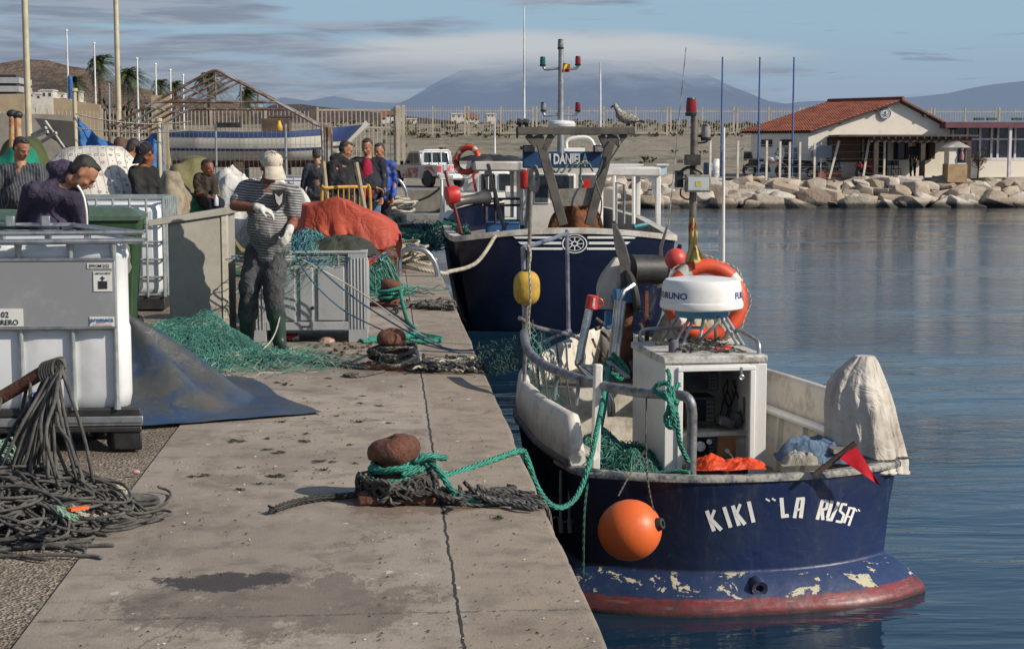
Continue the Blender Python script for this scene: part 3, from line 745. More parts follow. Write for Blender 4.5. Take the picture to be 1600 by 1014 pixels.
mb.tube([c_+Vector((.1*math.cos(a),-.04,-.02+.1*math.sin(a)))for a in np.linspace(math.pi,2*math.pi,9)],.014,6)
part('anchor_emblem',mb,M('navy enamel',(.03,.05,.16),None,9,.4,bump=0),bd)
pz=fz(212);x0,x1=fx(1290),fx(1502)
mb=MB();mb.prism([(x0,77.6),(x1,77.6),(x1-.2,79.95),(x0+.1,79.95)],(0,0,pz-.07),(1,0,0),(0,1,0),(0,0,.09));part('porch_roof',mb,M('brown sheet roof',(.12,.07,.06),(.07,.04,.035),2,.7),club,smooth=False)
mb=MB();mb.bb((x0+1.6,77.75,pz-.36),(x1-.3,77.9,pz-.075));part('porch_beam',mb,timber,club,smooth=False)
for px in(1348,1419,1489):
 mb=MB();mb.bb((fx(px)-.11,77.7,GZ-.1),(fx(px)+.11,77.93,pz-.363));part('porch_post',mb,timber,club,smooth=False)
for k in range(14):
 xx=x0+1.7+k*.36;mb=MB();mb.bb((xx,77.5,pz-.18),(xx+.06,79.9,pz-.078));part('porch_rafter',mb,timber,club,smooth=False)
def opening(name,pxa,pxb,pya,pyb,mat,y=79.98,d_=.05,label=None,fr=timber):
 a=Vector((fx(pxa),y,fz(pyb)));b=Vector((fx(pxb),y,fz(pya)));mb=MB();w_=.07
 mb.bb((a.x-w_,y-.06,a.z-w_),(b.x+w_,y,a.z));mb.bb((a.x-w_,y-.06,b.z),(b.x+w_,y,b.z+w_));mb.bb((a.x-w_,y-.057,a.z),(a.x,y,b.z));mb.bb((b.x,y-.057,a.z),(b.x+w_,y,b.z))
 f=part(name,mb,fr,club,smooth=False,label=label)
 mb=MB();mb.bb((a.x,y-d_,a.z),(b.x,y-.004,b.z));part('pane' if name=='window' else 'panel',mb,mat,f,smooth=False);return f
dk=M('dark interior',(.012,.011,.011),None,2,.6,bump=0)
def notice_mat():
 t=NT('brick grille');b=t.n('ShaderNodeTexBrick');t.l(t.coord('Object',(1,1,1)),b.inputs['Vector'])if False else None
 mp=t.n('ShaderNodeCombineXYZ');x=t.xyz(t.coord('Object'));t.l(x[0],mp.inputs[0]);t.l(x[2],mp.inputs[1]);t.l(mp.outputs[0],b.inputs['Vector'])
 b.inputs['Color1'].default_value=(.17,.085,.05,1);b.inputs['Color2'].default_value=(.09,.05,.035,1);b.inputs['Mortar'].default_value=(.30,.22,.16,1);b.inputs['Scale'].default_value=5;b.inputs['Mortar Size'].default_value=.03
 t.bsdf(b.outputs[0],.8,0,t.bump(b.outputs['Fac'],.5,.02));return t.m
opening('window',1294,1344,217,251,notice_mat(),label='wide window closed by a brown lattice shutter')
opening('door',1352,1384,219,276,dk);opening('window',1398,1413,217,248,glass_dark);opening('window',1432,1449,216,249,dk)
mb=MB();mb.bb((fx(1450),79.8,fz(249)),(fx(1459),79.93,fz(216)));part('shutter',mb,timber,club,smooth=False)
mb=MB();mb.bb((fx(1413.5),79.8,fz(249)),(fx(1417),79.93,fz(216)));part('shutter',mb,timber,club,smooth=False)
u=DV.normalized();nrm=Vector((-u.y,u.x,0)).normalized()
nrm=nrm if nrm.x<0 else-nrm
for s0,s1,z0,z1,nm in((.60,.78,fz(229),fz(218),'window'),(.25,.45,fz(229),fz(218),'window'),(.18,.38,fz(276),fz(231),'door')):
 q0=Vector((wl+.02,80,0))+DV*s0+nrm*.012;q1=Vector((wl+.02,80,0))+DV*s1+nrm*.012
 mb=MB();mb.add([q0+Vector((0,0,z0)),q1+Vector((0,0,z0)),q1+Vector((0,0,z1)),q0+Vector((0,0,z1))]+[p_+nrm*.05 for p_ in(q0+Vector((0,0,z0)),q1+Vector((0,0,z0)),q1+Vector((0,0,z1)),q0+Vector((0,0,z1)))],[(0,1,2,3),(7,6,5,4),(0,4,5,1),(1,5,6,2),(2,6,7,3),(3,7,4,0)])
 part(nm,mb,timber if nm=='window' else M('grey door',(.3,.27,.25),None,3,.6),club,smooth=False)
an=thing('glazed_annex','flat maroon roofed annex with white framed glass, right of the clubhouse','building',(34,81,GZ))
x0,x1=fx(1485),fx(1720)
mb=MB();mb.bb((x0-.6,79.1,fz(200)),(x1,86,fz(191)));part('roof',mb,M('maroon fascia',(.17,.055,.075),(.11,.04,.05),2,.6),an,smooth=False)
mb=MB();mb.bb((x0,80.1,GZ-.2),(x1,80.3,fz(250)));part('wall',mb,wall_w,an,smooth=False)
mb=MB();mb.bb((x0,80.2,fz(250)-.003),(x1,80.24,fz(200)+.05));part('window',mb,M('annex glass',(.07,.08,.09),(.14,.14,.14),1.2,.06,bump=0),an,smooth=False)
mb=MB()
for px in(1489,1512,1532,1550,1560,1587,1606,1640,1680):
 mb.bb((fx(px)-.05,80.08,fz(250)),(fx(px)+.05,80.17,fz(200)))
mb.bb((x0,80.09,fz(219)),(x1,80.16,fz(216)));mb.bb((x0,80.085,fz(251)),(x1,80.165,fz(247)))
part('window_frame',mb,M('white frame',(.78,.76,.76),None,3,.5,bump=0),an,smooth=False)
mb=MB();mb.bb((fx(1567)-.0,79.2,GZ),(fx(1571),79.4,fz(200)-.003));part('porch_post',mb,M('lilac post',(.68,.62,.70),None,3,.6),an,smooth=False)
mb=MB()
for k,px in enumerate((1516,1536,1575,1594)):mb.bb((fx(px),79.5,fz(188)),(fx(px)+.5,79.7,fz(184)));
part('roof_edging',mb,M('green planting',(.05,.12,.07),None,4,.8),an,smooth=False)
kx0,kx1=fx(1449),fx(1478);ks=thing('kiosk','small white gabled kiosk on an ochre stone base in front of the porch','kiosk',((kx0+kx1)/2,77,GZ))
mb=MB();mb.bb((kx0,76.9,GZ-.2),(kx1,77.7,fz(256)));part('base',mb,M('ochre stone',(.42,.30,.17),(.30,.2,.11),3,.85),ks,smooth=False)
mb=MB();mb.bb((kx0+.05,76.95,fz(256)),(kx1-.05,77.65,fz(231)));part('wall',mb,wall_w,ks,smooth=False)
mb=MB();mb.prism([(kx0-.12,0),(kx1+.12,0),((kx0+kx1)/2,.3)],(0,76.8,fz(231)),(1,0,0),(0,0,1),(0,1.0,0));part('roof',mb,M('kiosk roof',(.66,.63,.58),None,3,.7),ks,smooth=False)
mb=MB();mb.bb((fx(1463),76.93,fz(254)),(fx(1476),76.948,fz(231)-.05));wn=part('window',mb,glass_dark,ks,smooth=False)
mb=MB();c2=Vector((fx(1469),76.9,fz(250)));mb.lathe([(.10,0),(.12,.2),(.05,.42),(.09,.5),(.07,.6),(.0,.66)],c2,10);part('figurine',mb,M('rose cloth',(.42,.12,.13),(.2,.2,.22),12,.7),ks)
sg=thing('notice_board','blue grey notice board on a thin post by the clubhouse corner','sign',(fx(1272),78.6,GZ))
mb=MB();mb.bb((fx(1256),78.6,fz(247)),(fx(1288),78.64,fz(228)));part('board',mb,M('board grey',(.23,.25,.30),(.19,.2,.24),2,.5),sg,smooth=False)
mb=MB();mb.bb((fx(1272)-.03,78.65,GZ-.1),(fx(1272)+.03,78.7,fz(224)));part('post',mb,white_paint,sg,smooth=False)
for px,top,bot in((1127,90,281),(1185,90,283),(1238,90,283)):
 p=PY(px,237,78.8);th=thing('blue_pole',{1127:'tall thin blue pole left of the motorcycles',1185:'tall thin blue pole standing by the adventure motorcycle',1238:'tall thin blue pole in front of the clubhouse roof'}[px],'pole',(p.x,78.8,GZ),'tall blue poles on the breakwater')
 mb=MB();mb.tube([(p.x,78.8,GZ-.1),(p.x,78.8,1.62+(237-top)/31.7)],[.055,.04],8);part('pole',mb,M('blue enamel',(.06,.13,.34),(.04,.09,.22),2,.45),th)
 mb=MB();mb.bb((p.x-.12,78.7,GZ-.05),(p.x+.12,78.9,GZ+.06));part('base_plate',mb,galv,th,smooth=False)
fp=thing('wire_fence','line of white posts strung with wires on the breakwater before the clubhouse','fence',(fx(1200),78.45,GZ))
tops=[]
for px,top,lean in((1110,219,0),(1153,220,0),(1198,220,0),(1219,221,0),(1234,222,0),(1250,222,0),(1273,224,0),(1303,220,.25),(1353,219,.15),(1382,221,0)):
 p=PY(px,237,78.4);mb=MB();z1=1.62+(237-top)/31.9;mb.bar((p.x-lean,78.4,GZ-.2),(p.x+lean,78.4,z1),.1);tops.append((p.x,z1));part('post',mb,M('fence post white',(.68,.65,.6),(.5,.4,.28),1.5,.7),fp,smooth=False)
mb=MB()
for k in range(5):
 for(xa,za),(xb,zb)in zip(tops[:-1],tops[1:]):mb.tube([(xa,78.36,GZ+(za-GZ)*(k+.6)/5.2),(xb,78.36,GZ+(zb-GZ)*(k+.6)/5.2)],.010,4)
part('wire',mb,galv,fp)
for px,w_,h_,c_,lab in((1108,.55,.75,'blue','blue barrel on the breakwater beside a white bin'),(1118,.45,.95,'white','white bin on the breakwater beside a blue barrel')):
 p=PY(px,237,78.9);mb=MB();mb.lathe([(w_*.46,0),(w_*.5,.05),(w_*.5,h_*.5),(w_*.52,h_*.52),(w_*.5,h_*.55),(w_*.5,h_-.05),(w_*.44,h_)],(p.x,78.9,GZ),18)
 single('barrel' if c_=='blue' else 'bin',lab,'barrel' if c_=='blue' else 'bin',mb,M('barrel blue',(.06,.10,.17),None,4,.5)if c_=='blue' else white_paint)
terracotta=M('terracotta',(.36,.12,.07),None,5,.8)
for px,h_,lab in((1286,.4,'terracotta planter at the foot of the clubhouse window, left one'),(1306,.45,'terracotta planter at the foot of the clubhouse window, right one')):
 p=PY(px,237,79);pt=thing('planter',lab,'planter',(p.x,79,GZ));mb=MB();mb.box((p.x,79,GZ+.17),(.5,.35,.34),taper=(1.15,1.15));part('pot',mb,terracotta,pt,smooth=False)
 rs2=random.Random(px);mb=MB()
 for k in range(60):
  q=Vector((p.x+rs2.uniform(-.22,.22),79+rs2.uniform(-.15,.15),GZ+.34+rs2.uniform(0,h_)));d1=Vector((rs2.gauss(0,1),rs2.gauss(0,1),rs2.gauss(0,1))).normalized()*.1;d2=d1.cross(Vector((0.3,.2,1))).normalized()*.05;mb.add([q-d1,q+d2,q+d1,q-d2],[(0,1,2,3)])
 part('foliage',mb,leafm,pt,smooth=False)
p=PY(1529,237,78.4);sh=thing('dry_shrub','sparse dry shrub growing on the breakwater before the annex','shrub',(p.x,78.4,GZ));rs2=random.Random(3);tw=MB();lf=MB()
tw.tube([(p.x,78.4,GZ-.1),(p.x+.03,78.4,GZ+.5),(p.x,78.4,GZ+1.0)],[.05,.04,.02],6)
for k in range(30):
 a=rs2.uniform(0,6.28);s_=Vector((p.x,78.4,GZ+rs2.uniform(.3,.9)));e_=s_+Vector((math.cos(a)*rs2.uniform(.2,.6),math.sin(a)*.3,rs2.uniform(.1,.8)));tw.tube([s_,e_],[.014,.006],4)
 for j in range(16):
  q=s_.lerp(e_,rs2.uniform(.3,1.1))+Vector((rs2.gauss(0,.06),rs2.gauss(0,.06),rs2.gauss(0,.06)));d1=Vector((rs2.gauss(0,1),rs2.gauss(0,1),rs2.gauss(0,1))).normalized()*.05;d2=d1.cross(Vector((.3,.2,1))).normalized()*.025;lf.add([q-d1,q+d2,q+d1,q-d2],[(0,1,2,3)])
part('trunk',tw,wood_brown,sh);part('foliage',lf,M('dry leaf',(.17,.14,.09),(.10,.09,.05),3,.9,bump=0),sh,smooth=False)
for px0,px1,lab in((940,1003,'low white and pale blue hut left of the breakwater, behind the boat canopy'),(1028,1042,'pale blue cabinet at the end of the breakwater')):
 mb=MB();a=PY(px0,276,80);b=PY(px1,259,80);mb.bb((a.x,80,a.z),(b.x,81,b.z));hu=thing('hut',lab,'hut',(a.x,80,a.z));part('wall',mb,M('pale blue paint',(.42,.58,.68),(.6,.6,.6),.9,.7),hu,smooth=False)
 mb=MB();mb.bb((a.x-.08,79.9,b.z),(b.x+.08,81.1,b.z+.08));part('roof',mb,white_paint,hu,smooth=False)
for px in(1393,1401):
 p=PY(px,237,78.6);ch=thing('chair','metal chair under the porch, %s of the pair'%('left' if px<1400 else 'right'),'chair',(p.x,78.6,GZ));mb=MB();mb.bb((p.x-.2,78.4,GZ+.43),(p.x+.2,78.8,GZ+.46));part('seat',mb,black_metal,ch,smooth=False)
 mb=MB();mb.bb((p.x-.2,78.8,GZ+.6),(p.x+.2,78.83,GZ+.85));part('backrest',mb,black_metal,ch,smooth=False)
 for sx in(-.18,.18):
  for sy in(-.17,.21):
   mb=MB();mb.bar((p.x+sx,78.6+sy,GZ),(p.x+sx,78.6+sy,GZ+(.43 if sy<0 else .85)),.03);part('leg',mb,black_metal,ch,smooth=False)
def motorcycle(px,Y,rz,label,body_m,kind,s=1.0):
 p=PY(px,237,Y);th=thing('motorcycle' if kind!='scooter' else 'scooter',label,'motorcycle' if kind!='scooter' else 'scooter',(p.x,Y,GZ),rz=rz);th.scale=(s,s,s)
 r=.32 if kind!='scooter' else .26;Qx=Matrix.Rotation(R(90),3,'X');wb=.72
 for x_ in(-wb,wb):
  mb=MB();mb.torus((x_,0,r),r-.06,.065,Qx,24,8);wh=part('wheel',mb,black_rubber,th,local=True)
  mb=MB()
  for k in range(7):a=k*math.pi/3.5;mb.bar((x_,0,r),(x_+(r-.09)*math.cos(a),0,r+(r-.09)*math.sin(a)),.02)
  mb.lathe([(.06,-.05),(.06,.05)],(x_,0,r),10,Qx);part('rim',mb,galv,wh,local=True)
 mb=MB();mb.tube([(wb,.07,r),(wb-.22,.07,.85),(wb-.28,.05,1.0)],.03,6);mb.tube([(wb,-.07,r),(wb-.22,-.07,.85),(wb-.28,-.05,1.0)],.03,6);part('fork',mb,black_metal,th,local=True)
 mb=MB();mb.box((-.02,0,.42),(.5,.28,.34),taper=(.8,.8));mb.cyl((-.1,-.16,.4),(-.1,.16,.4),.15);mb.bar((-.25,.1,.35),(-wb,.1,r),.06);part('engine',mb,black_metal,th,local=True,bev=.02)
 mb=MB();mb.sph((.16,0,.78),(.34,.17,.16),14,10);mb.sph((.5,0,.86),(.2,.16,.17),12,8);part('tank',mb,body_m,th,local=True)
 mb=MB();mb.sph((-.35,0,.78),(.42,.14,.08),12,8);part('seat',mb,black_rubber,th,local=True)
 mb=MB();mb.tube([(.38,-.38,1.06),(.42,-.2,1.08),(.46,0,1.02),(.42,.2,1.08),(.38,.38,1.06)],.02,6)
 for sy in(-.3,.3):mb.tube([(.42,sy,1.08),(.5,sy*1.05,1.25)],.012,5);mb.sph((.5,sy*1.05,1.27),(.03,.08,.05),8,6)
 part('handlebar',mb,black_metal,th,local=True)
 mb=MB();mb.sph((.64,0,.88),(.08,.11,.1),10,8);part('headlight',mb,M('lamp glass',(.6,.6,.6),None,3,.1,bump=0),th,local=True)
 mb=MB();mb.prism([(0,-.14),(0,.14),(.28,.1),(.28,-.1)],(.62,0,.98),(-.35,0,.94),(0,1,0),(.01,0,.0));part('windscreen',mb,M('smoked screen',(.12,.12,.12),None,2,.1,bump=0),th,local=True,smooth=False)
 if kind=='adventure':
  mb=MB();mb.box((-.78,0,1.0),(.42,.46,.34),taper=(.85,.9));part('top_box',mb,black_rubber,th,local=True,bev=.03)
  for sy in(-.28,.28):mb=MB();mb.box((-.55,sy,.62),(.42,.18,.34));part('pannier',mb,black_metal,th,local=True,bev=.03)
 if kind=='scooter':
  mb=MB();mb.prism([(.45,.3),(.62,.35),(.52,.95),(.4,.98)],(0,-.2,0),(1,0,0),(0,0,1),(0,.4,0));mb.prism([(-.8,.55),(-.1,.38),(-.05,.62),(-.75,.76)],(0,-.17,0),(1,0,0),(0,0,1),(0,.34,0));part('fairing',mb,body_m,th,local=True,bev=.04)
 mb=MB();mb.tube([(.0,.12,.3),(-.1,.36,.0)],.015,5);part('side_stand',mb,black_metal,th,local=True);return th
motorcycle(1197,78.9,R(-14),'dark adventure motorcycle with red and white tank and a top box',M('red white tank',(.42,.03,.03),(.55,.55,.55),2.6,.35,bump=0,lo=.47,hi=.5),'adventure',1.12)
motorcycle(1245,79.0,R(172),'black scooter parked to the right of the adventure motorcycle',M('black gloss',(.025,.025,.03),None,4,.25,bump=0),'scooter',1.02)
motorcycle(1350,78.9,R(50),'small red motorcycle parked by the porch post and clubhouse door',M('red gloss',(.40,.04,.04),None,4,.3,bump=0),'scooter',.95)
a,b=PY(1421,322,75.6),PY(1394,266,77.8);mb=MB();mb.tube([a,a.lerp(b,.5)+Vector((.04,0,.02)),b],[.035,.045,.04],7);single('wooden_pole','thin wooden pole leaning against the boulders below the porch','pole',mb,wood_brown)
def pickup():
 p=PZ(655,290);th=thing('pickup_truck','silver double cab pickup with red side graphics parked past the quay end','pickup truck',(p.x+.35,74.6,0),rz=R(27))
 silver=M('silver car paint',(.50,.50,.50),(.42,.42,.42),2,.25,.3,bump=0);redp=M('red graphics',(.38,.06,.035),(.5,.46,.45),1.7,.3,bump=0,lo=.5,hi=.54)
 W=.86
 prof=[(-2.45,.55),(-2.45,1.02),(-.75,1.02),(-.75,1.0),(.85,1.03),(2.2,.95),(2.42,.8),(2.45,.45),(1.95,.36),(1.9,.55),(1.55,.78),(1.15,.72),(.98,.4),(-1.05,.4),(-1.2,.7),(-1.6,.8),(-1.95,.6),(-2.05,.5)]
 mb=MB();mb.prism(prof,(-W,0,0),(0,1,0),(0,0,1),(2*W,0,0));body=part('body',mb,silver,th,local=True,bev=.05)
 mb=MB()
 for sx in(-1,1):mb.prism([(-2.3,.62),(-1.95,.95),(.4,.86),(1.0,.5),(.9,.45),(-1.0,.45),(-1.2,.76),(-1.7,.84)],(sx*(W+.004)-(.003 if sx<0 else-.0),0,0),(0,1,0),(0,0,1),(.003,0,0))
 part('side_graphics',mb,redp,body,local=True,smooth=False)
 mb=MB();mb.prism([(-.75,1.0),(-.62,1.66),(.35,1.66),(.95,1.03)],(-W+.06,0,0),(0,1,0),(0,0,1),(2*W-.12,0,0));cab=part('cab',mb,silver,th,local=True,bev=.06)
 for sx in(-1,1):
  for pl in([(-.62,1.08),(-.54,1.55),(-.12,1.55),(-.12,1.08)],[(-.04,1.08),(-.04,1.55),(.3,1.55),(.72,1.08)]):
   mb=MB();mb.prism(pl,(sx*(W-.05),0,0),(0,1,0),(0,0,1),(sx*.003,0,0));part('window',mb,glass_dark,cab,local=True,smooth=False)
 mb=MB();mb.box((0,-.72,1.34),(1.3,.02,.42),Matrix.Rotation(R(-11),3,'X'));part('window',mb,glass_dark,cab,local=True,smooth=False)
 mb=MB()
 for x_ in(-.7,-.25,.25,.7):mb.tube([(x_,-.86,1.02),(x_*.95,-.82,1.66)],.025,6)
 mb.tube([(-.78,-.86,1.0),(-.72,-.82,1.6),(-.62,-.82,1.68),(.62,-.82,1.68),(.72,-.82,1.6),(.78,-.86,1.0)],.035,8);part('roll_bar',mb,M('white bar',(.7,.7,.7),None,2,.4,bump=0),th,local=True)
 for sx in(-1,1):
  for y_ in(-1.58,1.52):
   mb=MB();Qw=Matrix.Rotation(R(90),3,'Y');mb.lathe([(.2,-.12),(.34,-.12),(.37,-.08),(.37,.08),(.34,.12),(.2,.12)],(sx*.76,y_,.37),24,Qw);wh=part('wheel',mb,black_rubber,th,local=True)
   mb=MB();mb.lathe([(.2,-.09),(.08,-.1),(.07,.1),(.2,.09)],(sx*.78,y_,.37),18,Qw);part('rim',mb,galv,wh,local=True)
  mb=MB();mb.box((sx*.74,-2.46,.84),(.18,.03,.26));part('tail_light',mb,red_plastic,th,local=True,smooth=False)
  mb=MB();mb.box((sx*.98,.72,1.1),(.14,.1,.18));part('mirror',mb,black_rubber,th,local=True,bev=.02)
 mb=MB();mb.box((0,-2.47,.84),(1.1,.03,.36));tg=part('tailgate',mb,silver,th,local=True,bev=.01)
 mb=MB();mb.box((-.12,-2.495,.86),(.5,.01,.24));part('decal',mb,M('red decal',(.45,.05,.06),(.6,.5,.5),3,.4,bump=0,lo=.5,hi=.53),tg,local=True,smooth=False)
 mb=MB();mb.box((0,-2.55,.5),(1.7,.16,.2));part('bumper',mb,galv,th,local=True,bev=.03)
 mb=MB();mb.box((.1,-2.64,.5),(.5,.01,.11));part('number_plate',mb,white_paint,th,local=True,smooth=False)
pickup()
KO=Vector((2.16,9.02,0));KR=R(5)
kiki=thing('fishing_boat','small blue fishing boat with a rounded white lettered stern, moored nearest the camera','boat',KO,rz=KR)
_ki=(Matrix.Translation(KO)@Matrix.Rotation(KR,4,'Z')).inverted();_kw=_ki.inverted()
def kp(px,py,Y):return _ki@PY(px,py,Y)
def kw(p):return _kw@Vector(p)
BV=[0,.28,.7,1.2,2.0,2.6,3.1,3.6,4.0,4.25,4.4];BU=[.97,.985,.975,.95,.87,.77,.62,.42,.22,.08,.0];BP=[.97,1.01,1.07,1.11,1.10,.99,.80,.54,.28,.09,.0]
def hb(v,sg=1):return float(np.interp(v,BV,BU if sg>0 else BP))
def vt(u):return .30*(abs(u)/.97)**2.3
def outline(sc_=1.0,shift=0.0,n=64):
 """closed half shape: from the bow along starboard to the stern and back up the port side"""
 side=[(hb(v),v)for v in np.linspace(4.4,.42,44)]
 st=[(u,vt(u))for u in np.linspace(.97,-.97,n)]
 pts=side+[(.982,.33)]+st+[(-.995,.33)]+[(-hb(b,-1),b)for a,b in reversed(side)][:-1]
 return[(a*sc_ if sc_<=1 else a+(sc_-1)*.93*(1 if a>0 else-1)*min(1,abs(a)/.3),b+shift*max(0,1-b/1.6)if shift else b)for a,b in pts]
def sheer(v):return-.258+.11*max(0,(v-1)/3.4)
LV=[(-1.6,.62,.5),(-1.3,1.02,-.02),(-1.06,1.165,-.125),(-1.02,1.158,-.12),(-1.0,1.145,-.11),(-.955,1.10,-.075),(-.90,1.045,-.025),(-.86,.99,.02),(-.842,.955,.048),(-.836,.942,.055),(-.82,.936,.056),(-.5,.96,.035),(-.35,.98,.015),(None,1.0,0)]
P=[]
for z,s_,sh in LV:
 P.append([Vector((a,b,sheer(b)if z is None else z))for a,b in outline(s_,sh)])
def hull_mat():
 t=NT('hull paint blue over red');co=t.coord('Object');x=t.xyz(co);n=t.noise(co,3.2,7,.65);n2=t.noise(co,14,6,.7);st=t.noise(t.coord('Object',(1,1,.12)),9,6,.65);n3=t.noise(t.coord('Object',(1,1,2.2)),4.6,8,.68,.7);scr2=t.noise(t.coord('Object',(.6,.6,5)),11,6,.7,.3);drip=t.noise(t.coord('Object',(1,1,.05)),16,5,.6)
 col=t.mix(t.ramp(n,.38,.66),(.008,.020,.078),(.012,.024,.066))
 col=t.mix(t.math('MULTIPLY',t.ramp(scr2,.60,.68),.5),col,(.045,.06,.10));col=t.mix(t.math('MULTIPLY',t.ramp(drip,.56,.70),t.math('MULTIPLY',t.ramp(x[2],-.75,-.3),.45)),col,(.09,.085,.075));col=t.mix(t.math('MULTIPLY',t.ramp(x[0],.05,-.6),.8),col,(.006,.008,.018))  # last mix paints the port quarter's shade into the colour, along with grime
 scr=t.math('MULTIPLY',t.ramp(st,.56,.72),t.ramp(x[0],.35,-.35));col=t.mix(t.math('MULTIPLY',scr,.55),col,(.07,.07,.065))
 col=t.mix(t.math('MULTIPLY',t.ramp(n2,.60,.72),.5),col,(.05,.065,.11))
 top=t.math('MULTIPLY',t.ramp(x[2],-.34,-.20),t.ramp(n2,.42,.62));col=t.mix(t.math('MULTIPLY',top,.75),col,(.16,.155,.14))
 fl=t.ramp(x[2],-.825,-.85);pale=t.math('MULTIPLY',fl,t.math('GREATER_THAN',t.math('ADD',t.math('MULTIPLY',n3,.8),t.math('MULTIPLY',n2,.32)),.638))
 col=t.mix(t.math('MULTIPLY',fl,.5),col,(.02,.045,.125));col=t.mix(pale,col,(.46,.42,.29))
 zr=t.math('ADD',x[2],t.math('MULTIPLY',t.math('SUBTRACT',n2,.5),.035));red=t.ramp(zr,-.955,-.962)
 col=t.mix(red,col,t.mix(t.math('MULTIPLY',t.ramp(scr2,.56,.66),.5),t.mix(t.ramp(t.math('ADD',t.math('MULTIPLY',n2,.6),t.math('MULTIPLY',n,.4)),.42,.6),(.19,.022,.026),(.075,.018,.02)),(.34,.20,.18)))
 wl_=t.ramp(zr,-1.02,-1.035);col=t.mix(t.math('MULTIPLY',wl_,.7),col,(.04,.03,.026))
 lowd=t.math('MULTIPLY',t.ramp(x[2],-.93,-.99),t.ramp(x[0],-.2,-.8));col=t.mix(t.math('MULTIPLY',lowd,.6),col,(.03,.025,.02))  # port end of the skirt: its shade darkened into the colour with dirt
 t.bsdf(col,t.math('ADD',.18,t.math('MULTIPLY',t.math('ADD',n2,n),.26)),0,t.bump(t.math('ADD',t.math('MULTIPLY',t.noise(co,2.2,4,.55),2.6),t.math('SUBTRACT',t.math('MULTIPLY',n2,.12),t.math('MULTIPLY',pale,.3))),.4,.02));return t.m
mb=MB();mb.grid(P);mb.f=[f[::-1]for f in mb.f]
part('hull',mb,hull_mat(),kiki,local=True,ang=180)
bulk_m=M('scuffed white bulwark',(.62,.58,.50),(.30,.26,.20),5,.6,bump=.35,lo=.44,hi=.72,bsc=30)
def side_wall(sgn,v0,v1,n=40):
 rows=[]
 for i in range(n+1):
  v=v0+(v1-v0)*i/n;a=hb(v,sgn)*sgn;e=1-max(0,1-(v-v0)/.09)**2
  top=-.02+.075*e+.10*max(0,(v-2.8)/1.5);zb=sheer(v)+.01;ins=-sgn
  if i==0:top=zb+.10
  th=.085
  ring=[Vector((a,v,zb)),Vector((a+sgn*.012,v,(zb+top)/2)),Vector((a,v,top-.04)),Vector((a+ins*.012,v,top-.012)),Vector((a+ins*th*.5,v,top)),Vector((a+ins*(th-.012),v,top-.012)),Vector((a+ins*th,v,top-.04)),Vector((a+ins*(th+.02),v,-.30)),Vector((a+ins*.13,v,-.64))]
  rows.append(ring)
 mb=MB();mb.grid(rows);mb.add(rows[0],[tuple(range(9))])
 return mb
part('bulwark',side_wall(-1,.46,4.3),bulk_m,kiki,local=True,ang=50,label='port bulwark beside the quay');part('bulwark',side_wall(1,.40,4.3),bulk_m,kiki,local=True,ang=50,label='starboard bulwark behind the canvas hood')
mb=MB();o_=[(a*.9,b)for a,b in outline(1.0)];mb.add([Vector((a*.98,min(b+.14,4.2),-.62))for a,b in o_],[tuple(range(len(o_)))]);part('deck',mb,M('deck paint',(.26,.26,.24),(.13,.12,.10),5,.8,bump=.4),kiki,local=True)
mb=MB();q=[(hb(v)*.93,v)for v in np.linspace(2.75,4.25,12)];q=q+[(-hb(b,-1)*.93,b)for a,b in reversed(q)];mb.add([Vector((a,b,-.13))for a,b in q]+[Vector((a,b,-.17))for a,b in q],[tuple(range(24)),(0,23,47,24)]);part('foredeck',mb,M('foredeck',(.10,.095,.085),(.05,.045,.04),7,.8,bump=.5),kiki,local=True)
mb=MB();mb.add([(-.86,2.75,-.13),(.86,2.75,-.13),(.86,2.74,-.64),(-.86,2.74,-.64)],[(0,1,2,3)]);part('bulkhead',mb,bulk_m,kiki,local=True)
st=[(hb(v),v)for v in np.linspace(.75,.42,5)]+[(.982,.33)]+[(u,vt(u))for u in np.linspace(.97,-.97,30)]+[(-.995,.33)]+[(-hb(v,-1),v)for v in np.linspace(.42,.75,5)]
rows=[[Vector((a*k,b+(1-k)*.6,sheer(b)+dz))for a,b in st]for k,dz in((1.012,-.03),(1.015,-.008),(1.0,.008),(.93,.008),(.92,-.10))]
mb=MB();mb.grid(rows);part('gunwale_cap',mb,M('chipped cap',(.33,.31,.27),(.06,.07,.09),9,.65,bump=.5,lo=.42,hi=.6),kiki,local=True,ang=50)
for sg in(-1,1):
 mb=MB();mb.tube([(sg*(hb(v,sg)+.012),v,sheer(v)+.02)for v in np.linspace(.5,4.3,30)],.022,8);part('rubbing_strake',mb,M('strake',(.09,.085,.08),(.3,.28,.24),9,.7,bump=.4,lo=.5,hi=.75),kiki,local=True)
 mb=MB();mb.tube([(sg*(hb(v,sg)-.16),v,-.20)for v in np.linspace(.5,2.7,16)],.03,8);part('stringer',mb,white_paint,kiki,local=True)
 for k in range(6):
  v=.75+k*.38;mb=MB();mb.bar((sg*(hb(v,sg)-.11),v,-.24),(sg*(hb(v,sg)-.135),v,-.62),.05);part('frame_rib',mb,dirty_white,kiki,local=True,smooth=False)
def hull_pt(px,py,off=.004):
 Y=9.1
 for k in range(12):
  q=kp(px,py,Y);s_=float(np.interp(q.z,[-.86,-.836,-.82,-.5,-.35,-.2],[.99,.942,.936,.96,.98,1.0]));sh=float(np.interp(q.z,[-.86,-.836,-.82,-.5,-.35,-.2],[.02,.055,.056,.035,.015,0]))
  u0=q.x/s_;Y+=(vt(u0)+sh*max(0,1-vt(u0)/1.6)-off-q.y)
 return kp(px,py,Y)
